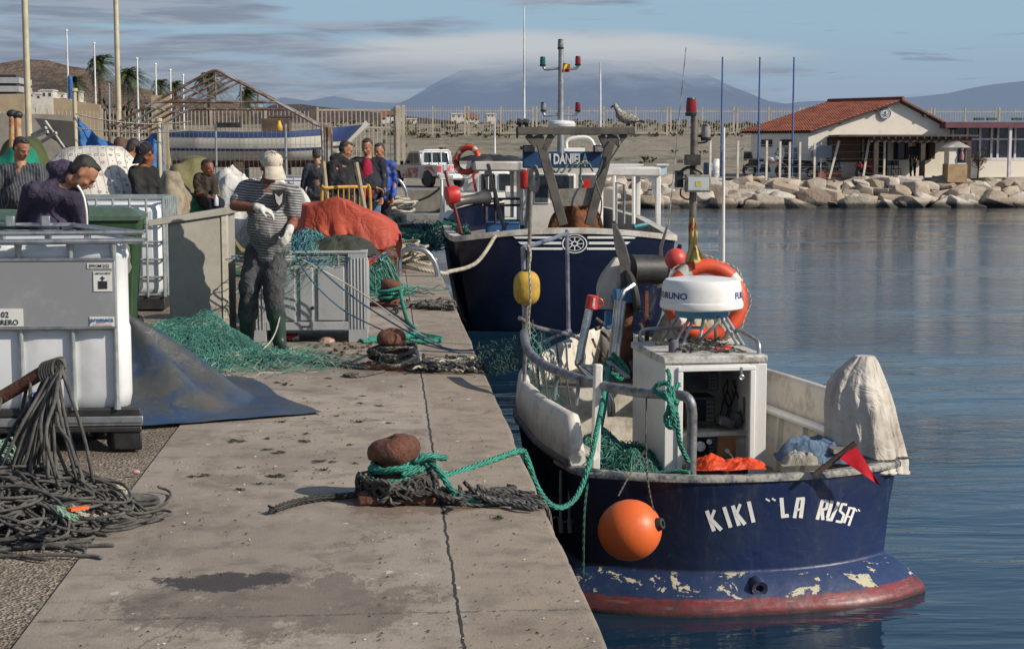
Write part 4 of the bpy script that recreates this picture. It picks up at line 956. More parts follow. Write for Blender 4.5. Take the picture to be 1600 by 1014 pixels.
e_=hull_pt(1183,914,.035);mb=MB();Qb=Matrix.Rotation(R(100),3,'X');mb.lathe([(.022,-.02),(.024,.05),(.048,.055),(.05,.035),(.05,-.03)],e_,24,Qb,caps=False);part('exhaust_outlet',mb,M('hull blue fitting',(.015,.035,.11),(.05,.05,.06),9,.4),kiki,local=True)
mb=MB();mb.lathe([(.0235,.02),(.02,.021)],e_,16,Qb);part('exhaust_bore',mb,black_rubber,kiki,local=True)
W=21
STK=[([(353,803),(391,911)],W),([(394,799),(372,858)],W*.75),([(374,848),(430,905)],W),([(444,784),(479,892)],W),([(490,776),(523,882)],W),([(530,768),(508,826)],W*.75),([(509,818),(555,876)],W),([(574,755),(600,865)],W),([(664,740),(686,753)],9),([(697,738),(716,750)],9),([(747,735),(756,842)],W),([(748,832),(786,829)],W*.9),([(816,842),(834,744)],W*.9),([(826,742),(870,738)],W*.7),([(862,738),(849,842)],W),([(826,798),(856,796)],W*.6),([(966,745),(936,850)],W*.9),([(962,750),(992,754),(985,792),(955,800)],W*.7),([(962,796),(966,852)],W*.85),([(1016,750),(990,842)],W*.9),([(984,848),(1012,852)],W*.7),([(1050,758),(1008,856)],W*.8),([(1094,772),(1068,768),(1056,804),(1078,824),(1064,864),(1034,858)],W*.62),([(1078,868),(1107,790)],W*.6),([(1100,787),(1138,793)],W*.5),([(1134,791),(1102,882)],W*.6),([(1092,832),(1118,838)],W*.4),([(1139,795),(1146,807)],7),([(1153,795),(1161,807)],7)]
mb=MB()
for k_,(pl,w_)in enumerate(STK):
 pl=[Vector((a,b))for a,b in pl];dense=[]
 for i in range(len(pl)-1):
  for j in range(5):dense.append(pl[i].lerp(pl[i+1],j/5))
 dense.append(pl[-1]);L_,R_=[],[]
 for i,p_ in enumerate(dense):
  t_=(dense[min(i+1,len(dense)-1)]-dense[max(i-1,0)]).normalized();nn_=Vector((-t_.y,t_.x))*w_/2
  for lst,sgn in((L_,1),(R_,-1)):
   q=p_+nn_*sgn;lst.append(hull_pt(1000+q.x/3.381,560+q.y/3.381,.0018+.0004*(k_%4)))
 mb.grid([L_,R_])
part('name_lettering',mb,letters_white,kiki,local=True,smooth=False)
a=kp(1037,558,10.2);b=kp(1198,558,10.2);WX0,WX1=a.x,b.x;WY0=(a.y+b.y)/2;WY1=WY0+.86;WT=a.z;WB=-.6
wh_m=M('wheelhouse paint',(.66,.65,.62),(.40,.38,.34),4,.5,bump=.12,lo=.54,hi=.8)
wh=None
mb=MB();mb.bb((WX0,WY0,WB),(WX0+.045,WY1,WT-.04));mb.bb((WX1-.045,WY0,WB),(WX1,WY1,WT-.04));mb.bb((WX0+.045,WY1-.045,WB),(WX1-.045,WY1,WT-.04));part('wheelhouse_wall',mb,wh_m,kiki,local=True,smooth=False)
mb=MB();mb.box(((WX0+WX1)/2,(WY0+WY1)/2,WT-.02),(WX1-WX0+.03,WY1-WY0+.03,.05));part('wheelhouse_roof',mb,M('dirty roof',(.50,.48,.44),(.16,.14,.11),9,.75,bump=.5,lo=.46,hi=.66),kiki,local=True,bev=.012)
ox0,ox1=kp(1062,600,10.2).x,kp(1172,600,10.2).x;oz=kp(1100,579,10.2).z
mb=MB();y0,y1=WY0-.028,WY0-.002
mb.bb((WX0-.004,y0,WB),(ox0,y1,WT-.05));mb.bb((ox1,y0,WB),(WX1+.004,y1,WT-.05));mb.bb((ox0,y0,oz),(ox1,y1,WT-.05));part('doorway_face',mb,wh_m,kiki,local=True,bev=.004)
mb=MB();f_=.03
for q0,q1 in(((ox0-f_,oz-.0),(ox0+.006,WB)),((ox1-.006,oz),(ox1+f_,WB))):mb.bb((q0[0],y0-.018,q1[1]),(q1[0],y0-.001,q0[1]+.0))
mb.bb((ox0-f_,y0-.018,oz+.001),(ox1+f_,y0-.001,oz+f_));part('door_trim',mb,white_paint,kiki,local=True,bev=.005)
mb=MB();hk=kp(1158,582,10.12);mb.bar(hk+Vector((0,0,.035)),hk+Vector((0,0,-.04)),.028,.012);mb.torus(hk+Vector((0,-.012,-.03)),.014,.005,Matrix.Rotation(R(90),3,'X'),12,6);part('door_hook',mb,galv,kiki,local=True)
inn=M('cabin lining',(.45,.42,.38),(.3,.27,.23),5,.8);scr_m=M('dark screen',(.012,.014,.016),None,3,.12,bump=0)
mb=MB();zs=kp(1100,668,10.6).z;mb.bb((WX0+.045,WY0+.22,zs-.03),(WX1-.045,WY1-.045,zs));mb.bb((WX0+.045,WY0+.25,WB),(WX1-.045,WY0+.28,zs-.03));part('shelf',mb,M('shelf paint',(.66,.62,.56),(.42,.38,.33),6,.7),kiki,local=True,smooth=False)
def instr(px0,px1,py0,py1,Y,dep,name='screen_unit',lab=None):
 a=kp(px0,py1,Y);b=kp(px1,py0,Y);mb=MB();mb.bb((a.x,a.y,a.z),(b.x,a.y+dep,b.z));o=part(name,mb,black_rubber,kiki,local=True,bev=.006,label=lab)
 mb=MB();w_=b.x-a.x;h_=b.z-a.z;mb.bb((a.x+w_*.08,a.y-.004,a.z+h_*.12),(a.x+w_*.68,a.y-.001,b.z-h_*.1));part('screen',mb,scr_m,o,local=True,smooth=False)
 mb=MB()
 for i in range(3):
  for j in range(5):mb.box((a.x+w_*(.75+.08*i),a.y-.004,a.z+h_*(.16+.16*j)),(w_*.05,.008,h_*.07))
 part('buttons',mb,M('grey keys',(.11,.11,.12),None,3,.5,bump=0),o,local=True,smooth=False);return o
instr(1068,1124,581,612,10.5,.18,lab='upper chart screen');instr(1070,1119,620,664,10.5,.2,lab='lower sounder screen')
rp=instr(1078,1121,680,716,10.42,.05,'radio_panel');a=kp(1094,697,10.40);mb=MB();Qf=Matrix.Rotation(R(90),3,'X')
mb.lathe([(.034,0),(.034,.012),(.028,.014)],a,20,Qf);mb.lathe([(.018,0),(.018,.012)],a+Vector((.06,0,.03)),16,Qf);part('dial',mb,M('dial grey',(.6,.6,.58),(.4,.4,.4),30,.4,bump=0),rp,local=True)
mb=MB();a=kp(1122,714,10.42);b=kp(1151,681,10.42);mb.bb((a.x,a.y,a.z),(b.x,a.y+.02,b.z));vb=part('wooden_panel',mb,M('varnished board',(.38,.16,.06),(.25,.10,.04),6,.4),kiki,local=True,smooth=False)
mb=MB();a=kp(1136,704,10.41);mb.lathe([(.014,0),(.014,.02)],a,12,Qf);mb.tube(smooth_path([a,a+Vector((.03,-.03,-.04)),a+Vector((.06,-.04,-.10)),a+Vector((.09,0,-.14))]),.005,6);part('plug',mb,white_paint,vb,local=True)
mb=MB();rs=random.Random(4)
for k in range(9):
 a=kp(1130+rs.uniform(-4,40),590+rs.uniform(0,20),10.7);pts=[a]
 for j in range(4):a=a+Vector((rs.uniform(-.05,.05),rs.uniform(-.06,.02),-rs.uniform(.04,.1)));pts.append(a)
 mb.tube(smooth_path(pts,4),.004,5)
part('cables',mb,black_rubber,kiki,local=True)
mb=MB();mb.box(kp(1133,658,10.5),(.10,.12,.06),Matrix.Rotation(R(20),3,'Y'));mb.sph(kp(1150,655,10.55),(.05,.06,.055));mb.cyl(kp(1163,660,10.5),kp(1163,620,10.5),.012);part('bilge_gear',mb,M('grey gear',(.16,.17,.18),(.06,.06,.06),8,.6),kiki,local=True,bev=.006)
mb=MB();mb.bb((WX0+.05,WY0+.03,WB+.02),(WX1-.05,WY0+.2,-.45));part('step',mb,black_rubber,kiki,local=True,smooth=False)
rc=kp(1096,480,10.85);Rr=66.5/2500*10.85;zt_=.815-.545;base=rc.copy();base.z=.545
mb=MB();prof=[(Rr*.93,.0),(Rr*.985,.010),(Rr*1.0,.03),(Rr*.985,.052),(Rr*.965,.056),(Rr*.945,.14),(Rr*.92,.182),(Rr*.86,.203),(Rr*.6,.214),(0.001,.219)];mb.lathe(prof,base,56);dome=part('radar_dome',mb,M('radome gelcoat',(.74,.73,.70),(.60,.58,.53),5,.35,bump=.03,lo=.5,hi=.8),kiki,local=True,ang=40)
mb=MB();mb.lathe([(Rr*.62,-.055),(Rr*.64,-.05),(Rr*.64,-.0)],base,40);part('dome_base',mb,M('faded blue tray',(.06,.22,.36),(.25,.36,.42),12,.5,lo=.5,hi=.7),dome,local=True)
mb=MB();vs,fs=text_geo('FURUNO',.070,.002,'CENTER')
for th0 in(-66,68):
 out=[]
 for x_,y_,_ in vs:
  an_=R(-90+th0)+x_*1.05/Rr;h_=.100+y_*.85;rr=float(np.interp(h_,[.056,.14,.182],[Rr*.965,Rr*.945,Rr*.92]))+.0025;out.append(base+Vector((math.cos(an_)*rr,math.sin(an_)*rr,h_)))
 mb.add(out,fs)
part('maker_lettering',mb,M('blue lettering',(.02,.07,.25),None,9,.5,bump=0),dome,local=True,smooth=False)
mb=MB()
for q0,q1 in(((1080,487),(1052,550)),((1085,489),(1066,552)),((1125,487),(1153,545)),((1133,487),(1162,540)),((1100,492),(1092,548))):
 a=kp(*q0,10.8);b=kp(*q1,10.75);b.z=WT+.003;a.z=.50;mb=MB();mb.tube([a,b],.011,8);mb.box(b+Vector((0,0,.004)),(.05,.05,.008));part('stand_leg',mb,galv,kiki,local=True)
for dx in(-.13,.13):mb=MB();mb.tube([base+Vector((dx,.1,-.05)),Vector((base.x+dx*1.5,base.y+.3,WT))],.011,8);part('stand_leg',mb,galv,kiki,local=True)
mb=MB();a=kp(1053,545,10.4);a.z=WT;mb.lathe([(.035,0),(.037,.04),(.03,.075),(.01,.09)],a,16);mb.tube(smooth_path([kp(1122,490,10.8),kp(1120,505,10.6),kp(1095,530,10.6),kp(1080,545,10.7)]),.012,7);part('deck_gland',mb,M('grey rubber',(.14,.14,.15),None,5,.6),kiki,local=True)
mb=MB();rs=random.Random(9)
for k in range(34):
 a=Vector((rs.uniform(WX0+.15,WX1-.08),rs.uniform(WY0+.1,WY1-.1),WT+.012));pts=[a]
 for j in range(5):a=a+Vector((rs.uniform(-.07,.07),rs.uniform(-.05,.05),0));a.z=WT+.010+rs.uniform(0,.03);a.x=min(max(a.x,WX0+.05),WX1-.04);pts.append(a)
 mb.tube(smooth_path(pts,3),rs.uniform(.003,.008),5)
single_clutter=part('roof_lashings',mb,grey_rope,kiki,local=True)
mb=MB();a=kp(1128,549,10.4);mb.box((a.x,a.y,WT+.018),(.10,.05,.028),.2);mb.box((a.x+.04,a.y+.02,WT+.035),(.05,.04,.02));part('red_bracket',mb,red_plastic,kiki,local=True,bev=.005)
mb=MB();mb.tube(smooth_path([(WX1-.02,WY0+.07,WT),(WX1-.02,WY0+.09,WT+.07),(WX1-.03,WY0+.2,WT+.10),(WX1-.02,WY1-.15,WT+.10),(WX1-.02,WY1-.05,WT)],5),.014,8);mb.tube(smooth_path([(WX0+.05,WY1-.06,WT),(WX0+.05,WY1-.06,WT+.09),(WX0+.25,WY1-.06,WT+.10),(WX1-.2,WY1-.06,WT+.10)],5),.012,8);part('roof_rail',mb,galv,kiki,local=True)
mp_=kp(1080,400,11.45);zr=lambda py:1.62+(237-py)/(2500/11.45)
mb=MB();mb.tube([(mp_.x,mp_.y,WT-.1),(mp_.x+.012,mp_.y,zr(178))],.027,12);mast=part('mast',mb,M('mast steel',(.20,.17,.14),(.10,.085,.075),8,.5,.4),kiki,local=True)
def lamp(px,py,m_,parent,Y,fn,s=1.0):
 a=fn(px,py,Y);mb=MB();mb.lathe([(.045*s,-.07*s),(.05*s,-.045*s),(.045*s,-.04*s)],a,14);mb.lathe([(.038*s,.062*s),(.034*s,.075*s)],a,14);h_=part('lamp_base',mb,black_metal,parent,local=True)
 mb=MB();mb.lathe([(.041*s,-.038*s),(.044*s,.0),(.038*s,.06*s)],a,16);part('lens',mb,m_,h_,local=True)
redl=M('red lens',(.28,.012,.02),None,3,.2,bump=0);greenl=M('green lens',(.01,.12,.10),None,3,.2,bump=0);clearl=M('clear lens',(.28,.27,.26),(.1,.1,.1),20,.2,bump=0)
lamp(1080,168,redl,mast,11.45,kp,.9);lamp(1103,208,clearl,mast,11.45,kp,.8)
mb=MB();a=kp(1086,213,11.45);b=kp(1104,213,11.45);mb.tube([a,b],.010,6);mb.tube(smooth_path([b,b+Vector((0,0,-.04)),a+Vector((.01,0,-.05))]),.007,6);part('lamp_bracket',mb,black_metal,mast,local=True);mb=MB();mb.box(kp(1082,250,11.4),(.10,.08,.075));part('junction_box',mb,black_metal,mast,local=True);mb=MB();mb.box(kp(1061,280,11.45),(.05,.06,.12));mb.tube(smooth_path([kp(1062,270,11.45),kp(1075,262,11.4),kp(1094,268,11.4),kp(1098,276,11.4)]),.012,7);mb.tube(smooth_path([kp(1064,295,11.4),kp(1064,306,11.4),kp(1076,312,11.4),kp(1080,300,11.4)]),.006,6);part('cable_loop',mb,black_metal,mast,local=True)
a=kp(1090,287,11.38);mb=MB();mb.box(a,(.185,.05,.125));fl=part('floodlight',mb,M('lamp housing',(.12,.115,.10),(.3,.28,.24),9,.5),mast,local=True,bev=.008)
mb=MB();mb.box(a+Vector((0,-.028,0)),(.155,.004,.095));part('floodlight_glass',mb,M('lamp pane',(.42,.45,.44),(.30,.34,.33),5,.08,bump=0),mast,local=True,smooth=False)
mb=MB();mb.box(a+Vector((-.0,-.0315,.0)),(.045,.003,.035));part('led_panel',mb,M('led amber',(.5,.42,.12),None,40,.3,bump=0),mast,local=True,smooth=False)
mb=MB();a=kp(1131,420,11.6);b=kp(1131,200,11.6);mb.tube([Vector((a.x,a.y,WT-.15)),b],[.016,.009],8);part('whip_antenna',mb,white_paint,kiki,local=True)
za=.24;rp_=[kp(1080,742,9.25),kp(1081,680,9.25),kp(1081,640,9.25),kp(1074,622,9.27),kp(1055,617,9.35),kp(1000,613,9.6),kp(940,602,9.95),kp(880,583,10.3),kp(842,565,10.55),kp(824,545,10.8),kp(819,520,11.2)]
mb=MB();mb.tube(smooth_path(rp_,6),.031,12);rail=part('pipe_rail',mb,dull_pipe,kiki,local=True)
for(px,py,Y,bx)in((872,580,10.35,-4),(905,594,10.1,0),(822,545,10.85,2)):
 a=kp(px,py,Y);b=Vector((a.x-.02+bx*.002,a.y,-.0));mb=MB();mb.tube([a,b],.013,8);part('stanchion',mb,dull_pipe,rail,local=True)
a=kp(937,600,9.9);mb=MB();mb.bar(a+Vector((0,.05,.12)),Vector((a.x-.02,a.y+.05,-.60)),.06,.05);part('mooring_post',mb,dirty_white,kiki,local=True,bev=.008)
p0=kp(822,640,11.5);p1=kp(818,388,11.5);p2=kp(830,384,11.7);p3=kp(886,366,13.0);p4=kp(889,572,13.0)
mb=MB();mb.tube(smooth_path([p0,p1-Vector((0,0,.12)),p1,p2,p2.lerp(p3,.5),p3-(p3-p2)*.04,p3-Vector((0,0,.06)),p4],4),.017,10);part('bow_frame',mb,M('blue grey tube',(.30,.32,.36),(.14,.15,.2),10,.4,.6),kiki,local=True)
mb=MB();mb.tube(smooth_path([kp(812,497,11.4),kp(840,512,11.7),kp(900,526,12.2),kp(910,545,12.1),kp(912,575,11.9)],5),.016,8);mb.tube([kp(838,540,12.2),kp(890,516,12.9)],.016,8);mb.tube([kp(858,572,12.2),kp(892,552,12.9)],.022,8);part('bow_rail',mb,dull_pipe,kiki,local=True)
mb=MB()
for q in((822,500,826,640,11.5),(832,500,845,620,11.5),(846,512,846,590,11.8),(868,520,880,640,11.9),(830,560,850,660,10.9),(850,575,862,680,10.6),(884,585,900,690,10.3)):
 mb=MB();mb.tube([kp(q[0],q[1],q[4]),kp(q[2],q[3],q[4]-.1)],.006,6);part('guard_wire',mb,grey_rope,kiki,local=True)
mb=MB();mb.tube([kp(830,300,11.6),kp(824,470,11.5),kp(818,610,11.4)],[.013,.016,.018],8);single_boathook=part('boathook',mb,wood_grey,kiki,local=True)
mb=MB();mb.prism([(0,0),(.10,.02),(.04,.30),(0,.26)],kp(886,572,13.1),(1,0,0),(0,0,1),(0,.05,0));part('stem_head',mb,M('stem blue',(.03,.06,.2),(.06,.06,.08),9,.5),kiki,local=True,smooth=False)
for dx in(0,14):
 a=kp(876+dx,735,9.55);mb=MB();mb.tube([a,a+Vector((-.005,-.02,-.30))],.010,6);mb.tube([a+Vector((-.005,-.02,-.30)),a+Vector((0,-.02,-.38))],.016,6);part('fender_bar',mb,wood_grey,kiki,local=True)
hY=12.2
def horn(pts,Y,th,name):
 mb=MB();q=[kp(*p_,Y)for p_ in pts];n_=len(q);mb.add([p_ for p_ in q]+[p_+Vector((.02,th,0))for p_ in q],[tuple(range(n_)),tuple(reversed(range(n_,2*n_)))]+[(i,n_+i,n_+(i+1)%n_,(i+1)%n_)for i in range(n_)]);return mb
hl=None
mb=horn([(956,350),(962,352),(976,382),(984,410),(984,445),(978,470),(968,472),(970,440),(968,412),(960,385)],hY,.05,'cheek');hauler=part('net_hauler',mb,M('hauler iron',(.085,.082,.08),(.15,.13,.11),9,.5,.4,bump=.3),kiki,local=True,smooth=False)
mb=horn([(1040,356),(1043,352),(1034,390),(1036,425),(1033,450),(1027,450),(1029,410),(1030,385)],hY+.15,.05,'cheek');part('cheek',mb,_mc['hauler iron'],hauler,local=True,smooth=False)
mb=MB();a=kp(984,421,hY+.1);b=kp(1032,421,hY+.2);mb.tube([a,b],.115,24);part('drum',mb,black_rubber,hauler,local=True)
mb=MB();a=kp(987,455,hY-.02);Qd=Matrix.Rotation(R(78),3,'Y');mb.lathe([(.02,-.03),(.15,-.022),(.17,-.012),(.17,.012),(.15,.02),(.04,.03)],a,32,Qd);part('disc',mb,M('worn disc',(.12,.11,.10),(.06,.055,.05),9,.55,.3),hauler,local=True)
mb=MB();a=kp(978,465,hY);mb.cyl((a.x,a.y,a.z),(a.x+.01,a.y,-.15),.05);mb.bar(kp(985,480,hY),Vector((a.x+.05,a.y,-.14)),.03);mb.bar(kp(1010,455,hY+.1),Vector((a.x+.2,a.y+.1,-.14)),.03);part('column',mb,rust,hauler,local=True)
mb=MB();mb.box(kp(975,462,hY-.06),(.16,.12,.11));mb.cyl(kp(955,468,hY),kp(985,462,hY),.035);mb.box(kp(951,500,hY),(.06,.06,.14));part('hydraulic_motor',mb,M('motor blue',(.03,.20,.42),(.05,.12,.2),9,.5),hauler,local=True,bev=.01)
mb=MB();mb.tube([kp(958,575,11.7),kp(969,470,11.75)],.045,16);mb.tube([kp(968,470,11.73),kp(975,455,11.75),kp(990,445,11.8)],.02,8);part('davit_tube',mb,stainless,kiki,local=True)
mb=MB();mb.tube(smooth_path([kp(955,650,11.2),kp(950,620,11.2),kp(908,572,11.25),kp(906,558,11.25),kp(921,482,11.3)],5),.030,14);exh=part('exhaust_pipe',mb,stainless,kiki,local=True)
mb=MB();mb.bar(kp(908,570,11.2),kp(950,578,11.2),.035,.02);mb.bar(kp(950,565,11.4),kp(982,590,11.1),.03,.015);part('pipe_bracket',mb,galv,kiki,local=True,smooth=False)
rs=random.Random(14);mb=MB()
for k in range(26):
 a=kp(rs.uniform(930,1000),560+rs.uniform(0,40),rs.uniform(12.0,12.9));a.z=rs.uniform(-.13,.25);mb=MB();mb.tube([a,a+Vector((rs.uniform(-.1,.1),rs.uniform(-.1,.1),rs.uniform(-.3,.1)))],rs.uniform(.008,.02),6);part('deck_fitting',mb,M('deck iron',(.09,.08,.07),(.15,.07,.04),8,.7,.2),kiki,local=True)
th=thing('mug','red enamel mug upturned on the steel pipe of the near boat','mug',kw(kp(924,473,11.3)));a=PY(924,480,11.3);Qm=Matrix.Rotation(R(8),3,'Y')
mb=MB();mb.lathe([(.0,.085),(.035,.085),(.042,.08),(.045,.0),(.048,-.005),(.044,-.012),(.04,0)],a,24,Qm,caps=False);mg=part('cup',mb,red_plastic,th)
mb=MB();mb.tube([a+Qm@Vector((.045+.032*math.sin(t_),-.01,.04+.03*math.cos(t_)))for t_ in np.linspace(0,math.pi,9)],.007,6);part('handle',mb,red_plastic,th)
mb=MB();vs,fs=text_geo('NESCAFE',.021,.0006)
mb.add([a+Qm@Vector((math.cos(R(-80)+-y_/.046)*.0468,math.sin(R(-80)+-y_/.046)*.0468,.04+x_*.72))for x_,y_,_ in vs],fs);part('lettering',mb,letters_white,mg,smooth=False)
RG=[(556,1337,1364,.04),(566,1326,1369,.08),(582,1309,1375,.12),(600,1297,1382,.16),(630,1293,1391,.2),(665,1293,1399,.22),(695,1291,1407,.24),(716,1289,1411,.25),(729,1291,1410,.25)]
rows=[];nn=150;cy=9.62
for i in range(41):
 f_=i/40*(len(RG)-1);k=min(int(f_),len(RG)-2);fr_=f_-k;g0,g1=RG[k],RG[k+1];py,xa,xb,dp=[g0[j]+(g1[j]-g0[j])*fr_ for j in range(4)]
 A_=PY(xa,py,cy);B_=PY(xb,py,cy);row=[]
 dwn=i/40
 for j in range(nn):
  an_=2*math.pi*j/nn;fold=(abs(math.sin(an_*3+.7*math.sin(dwn*1.6+an_*2)))**.7*1.3-.8+abs(math.sin(an_*5.5+dwn*1.2))*.45)*(.010+.050*dwn)+(abs(float(fbm(np.array(an_*2.2+dwn*1.5),np.array(dwn*3.2),4,6))-.46))*.10*(.4+.6*dwn)
  cx_=(A_.x+B_.x)/2;hw=(B_.x-A_.x)/2
  row.append(Vector((cx_+math.cos(an_)*(hw+fold*abs(math.cos(an_))*.5),cy+math.sin(an_)*(dp+fold),A_.z+.015*math.sin(an_*3)*dwn)))
 rows.append(row)
mb=MB();mb.grid([[r[j]for r in rows]for j in range(nn)],closed_u=True);mb.add(rows[0],[tuple(range(nn))])
canvas_m=fabric('ecru canvas',(.54,.50,.44),(.33,.29,.24),3.5,.85,.8,5)
hood=thing('canvas_cover','tall cream canvas hood standing on the stern corner of the near boat','cover',(rows[20][0].x-.2,cy,-.2));part('cloth',mb,canvas_m,hood,ang=180)
mb=MB();rl=rows[33];mb.tube([p_+(p_-sum(rl,Vector())/len(rl)).normalized()*.006+Vector((0,0,.01*math.sin(k*.2)))for k,p_ in enumerate(rl)],.007,5,closed=True);part('lashing',mb,grey_rope,hood)
mb=MB();mb.tube([p_+(p_-sum(rows[-1],Vector())/len(rl)).normalized()*.002 for p_ in rows[-1]],.009,6,closed=True);part('hem',mb,canvas_m,hood)
a,b=kp(1302,733,9.35),kp(1406,725,9.55);mb=MB();mb.prism([(a.x,a.y),(b.x-.02,a.y+.12),(b.x,a.y+.4),(a.x,a.y+.4)],(0,0,-.195),(1,0,0),(0,1,0),(0,0,.025));part('stern_board',mb,wood_grey,kiki,local=True,smooth=False)
pn=thing('pennant','red triangular pennant on a wooden stick lashed to the stern of the near boat','pennant',PY(1276,738,9.2));a,b=PY(1272,742,9.0),PY(1337,692,8.975)
mb=MB();mb.tube([a,b],[.016,.019],8);part('stick',mb,wood_brown,pn)
mb=MB();q0,q1,q2=PY(1312,716,8.95),PY(1336,694,8.97),PY(1377,760,9.04);P=[]
for i in range(11):P.append([q0.lerp(q1,i/10).lerp(q2,j/10)+Vector((0,.02*math.sin(j*.8+i*.25)*j/10,0))for j in range(11)])
mb.grid(P);part('flag',mb,fabric('red pennant cloth',(.58,.012,.025),(.42,.01,.02),5,.7,.2),pn,ang=180)
def heap(name,label,cat,c,size,hgt,mat,seed,n=44,spiky=1.0,group=None):
 rows=[]
 for i in range(n):
  row=[]
  for j in range(n):
   u,v=i/(n-1)*2-1,j/(n-1)*2-1;r_=math.hypot(u,v)
   h_=max(0,1-r_**2.2);f_=float(fbm(np.array(u*2.6+seed),np.array(v*2.6),4,seed));rid=abs(float(fbm(np.array(u*2+9),np.array(v*2+seed),3,seed+2))-.46)*2.2
   k=1+(float(vnoise(np.array(math.atan2(v,u)*1.6+7),np.array(2.),seed))-.5)*.5
   row.append(Vector((c[0]+u*size[0]*k,c[1]+v*size[1]*k,c[2]+hgt*(h_**.6)*(.45+.75*f_-rid*.35*spiky))))
  rows.append(row)
 mb=MB();mb.grid(rows);return single(name,label,cat,mb,mat,group,ang=180)
o1=kw(kp(1110,738,9.35));heap('oilskin','bright orange oilskin crumpled on the stern, larger left heap by the pipe rail','oilskin',(o1.x,o1.y,-.262),(.145,.12),.085,fabric('orange oilskin',(.68,.07,.015),(.5,.045,.012),4,.5,.5,9),3,spiky=1.6)
o1=kw(kp(1158,738,9.35));heap('oilskin','bright orange oilskin crumpled on the stern, smaller right heap by the doorway','oilskin',(o1.x,o1.y,-.262),(.13,.11),.06,_mc['orange oilskin'],8,spiky=1.4)
o1=kw(kp(1285,730,9.55));heap('jacket','faded blue jacket crumpled on the stern beside the canvas hood','jacket',(o1.x,o1.y,-.255),(.27,.2),.19,fabric('faded denim',(.13,.19,.27),(.05,.075,.12),5,.85,.5,9),12,spiky=1.7)
o1=kw(kp(1250,735,9.4));heap('rag','pale grey rag lying in front of the blue jacket on the stern','rag',(o1.x,o1.y,-.255),(.12,.1),.10,fabric('grey rag',(.36,.34,.29),(.2,.18,.15),6,.9,.5,9),17)
heap('fishing_net','pale net bundle on the bow of the near boat behind the radar dome','net',tuple(kw((.45,3.0,-.14))),(.42,.5),.75,fabric('pale bundle',(.42,.36,.27),(.22,.18,.13),5,.9,.6,8),15,spiky=1.3)
c_=kp(957,432,12.5);a=kw(c_)
rows=[]
for i in range(20):
 v=i/19;row=[]
 for j in range(28):an_=2*math.pi*j/28;r_=(.03+.115*math.sin(min(1,v*1.15)*2.2)**1.0)*(1+.10*math.sin(an_*5+v*3));row.append(Vector((a.x+math.cos(an_)*r_*.9+.06*(1-v)-.02,a.y+math.sin(an_)*r_,a.z+.15-v*.40)))
 rows.append(row)
mb=MB();mb.grid([[r[j]for r in rows]for j in range(28)],closed_u=True);single('canvas_bag','pale canvas bag hung over the hauler cheek of the near boat','bag',mb,canvas_m,ang=180)
def float_ball(name,label,c,r,mat,eye,stretch=1.0):
 th=thing(name,label,'buoy',c);c=Vector(c);Qe=Vector(eye).normalized().to_track_quat('Z','Y').to_matrix();mb=MB();mb.sph(c,(r,r,r*stretch),40,24,Qe);body=part('float_body',mb,mat,th,ang=180)
 mb=MB();e_=c+Qe@Vector((0,0,r*stretch*.95));mb.lathe([(r*.26,-.02),(r*.22,.008),(r*.18,.035),(r*.10,.037),(r*.09,.0)],e_,22,Qe,caps=False);part('eyelet',mb,black_rubber,th);return e_
ob_c=PY(984,828,8.74)
eye=float_ball('buoy','big round orange buoy hanging over the dark quarter of the near boat',ob_c,.172,orange_plastic,(.78,-.5,.28),1.06)
float_ball('buoy','pinkish red round float behind the radar dome, beside the furled flag',PY(1056,405,11.75),.082,M('faded red float',(.62,.07,.06),(.45,.06,.05),5,.45),(.3,.2,.9))
yf=thing('fender_float','yellow oval float tied to the bow frame of the near boat','float',PY(823,450,11.4));c_=PY(823,450,11.42);mb=MB();mb.sph(c_,(.096,.096,.125),32,22);mb.v=[tuple(c_+Vector(((abs(q.x)/.096)**.8*.096*(1 if q.x>0 else-1),q.y,(abs(q.z)/.125)**.72*.125*(1 if q.z>0 else-1))))for q in(Vector(v)-c_ for v in mb.v)];part('float_body',mb,M('yellow foam',(.52,.33,.045),(.36,.22,.04),8,.7,bump=.3),yf)
mb=MB();mb.lathe([(.03,-.02),(.034,.0),(.024,.012)],c_+Vector((0,0,.122)),14)
part('eyelet',mb,black_rubber,yf)
mb=MB();rs=random.Random(2);mb.tube(smooth_path([PY(826,385,11.4),PY(829,400,11.35),PY(827,420,11.3),PY(829,460,11.25),PY(826,500,11.3),PY(828,530,11.35)],5),.008,6)
for k in range(5):mb.torus(PY(827,388+k*3,11.45),.028,.006,Matrix.Rotation(R(70+12*k),3,'Y'),16,6)
single('lashing','pale lashing line wound on the bow frame above the yellow float','rope',mb,pale_rope)
mb=MB();k0=kp(1010,616,9.58);kn=kw(k0);j_=PY(1009,702,9.0);mb.tube(smooth_path([kn,kn.lerp(j_,.5)+Vector((.0,0,0)),j_]),.005,6);mb.tube(smooth_path([j_,j_.lerp(eye,.5)+Vector((-.02,-.03,.0)),eye]),.0055,6);mb.tube(smooth_path([j_,PY(985,740,8.85),PY(966,775,8.72)]),.005,6);mb.sph(j_,(.012,.012,.02),8,6)
single('lanyard','thin grey lanyard holding the big orange buoy from the pipe rail','rope',mb,grey_rope)
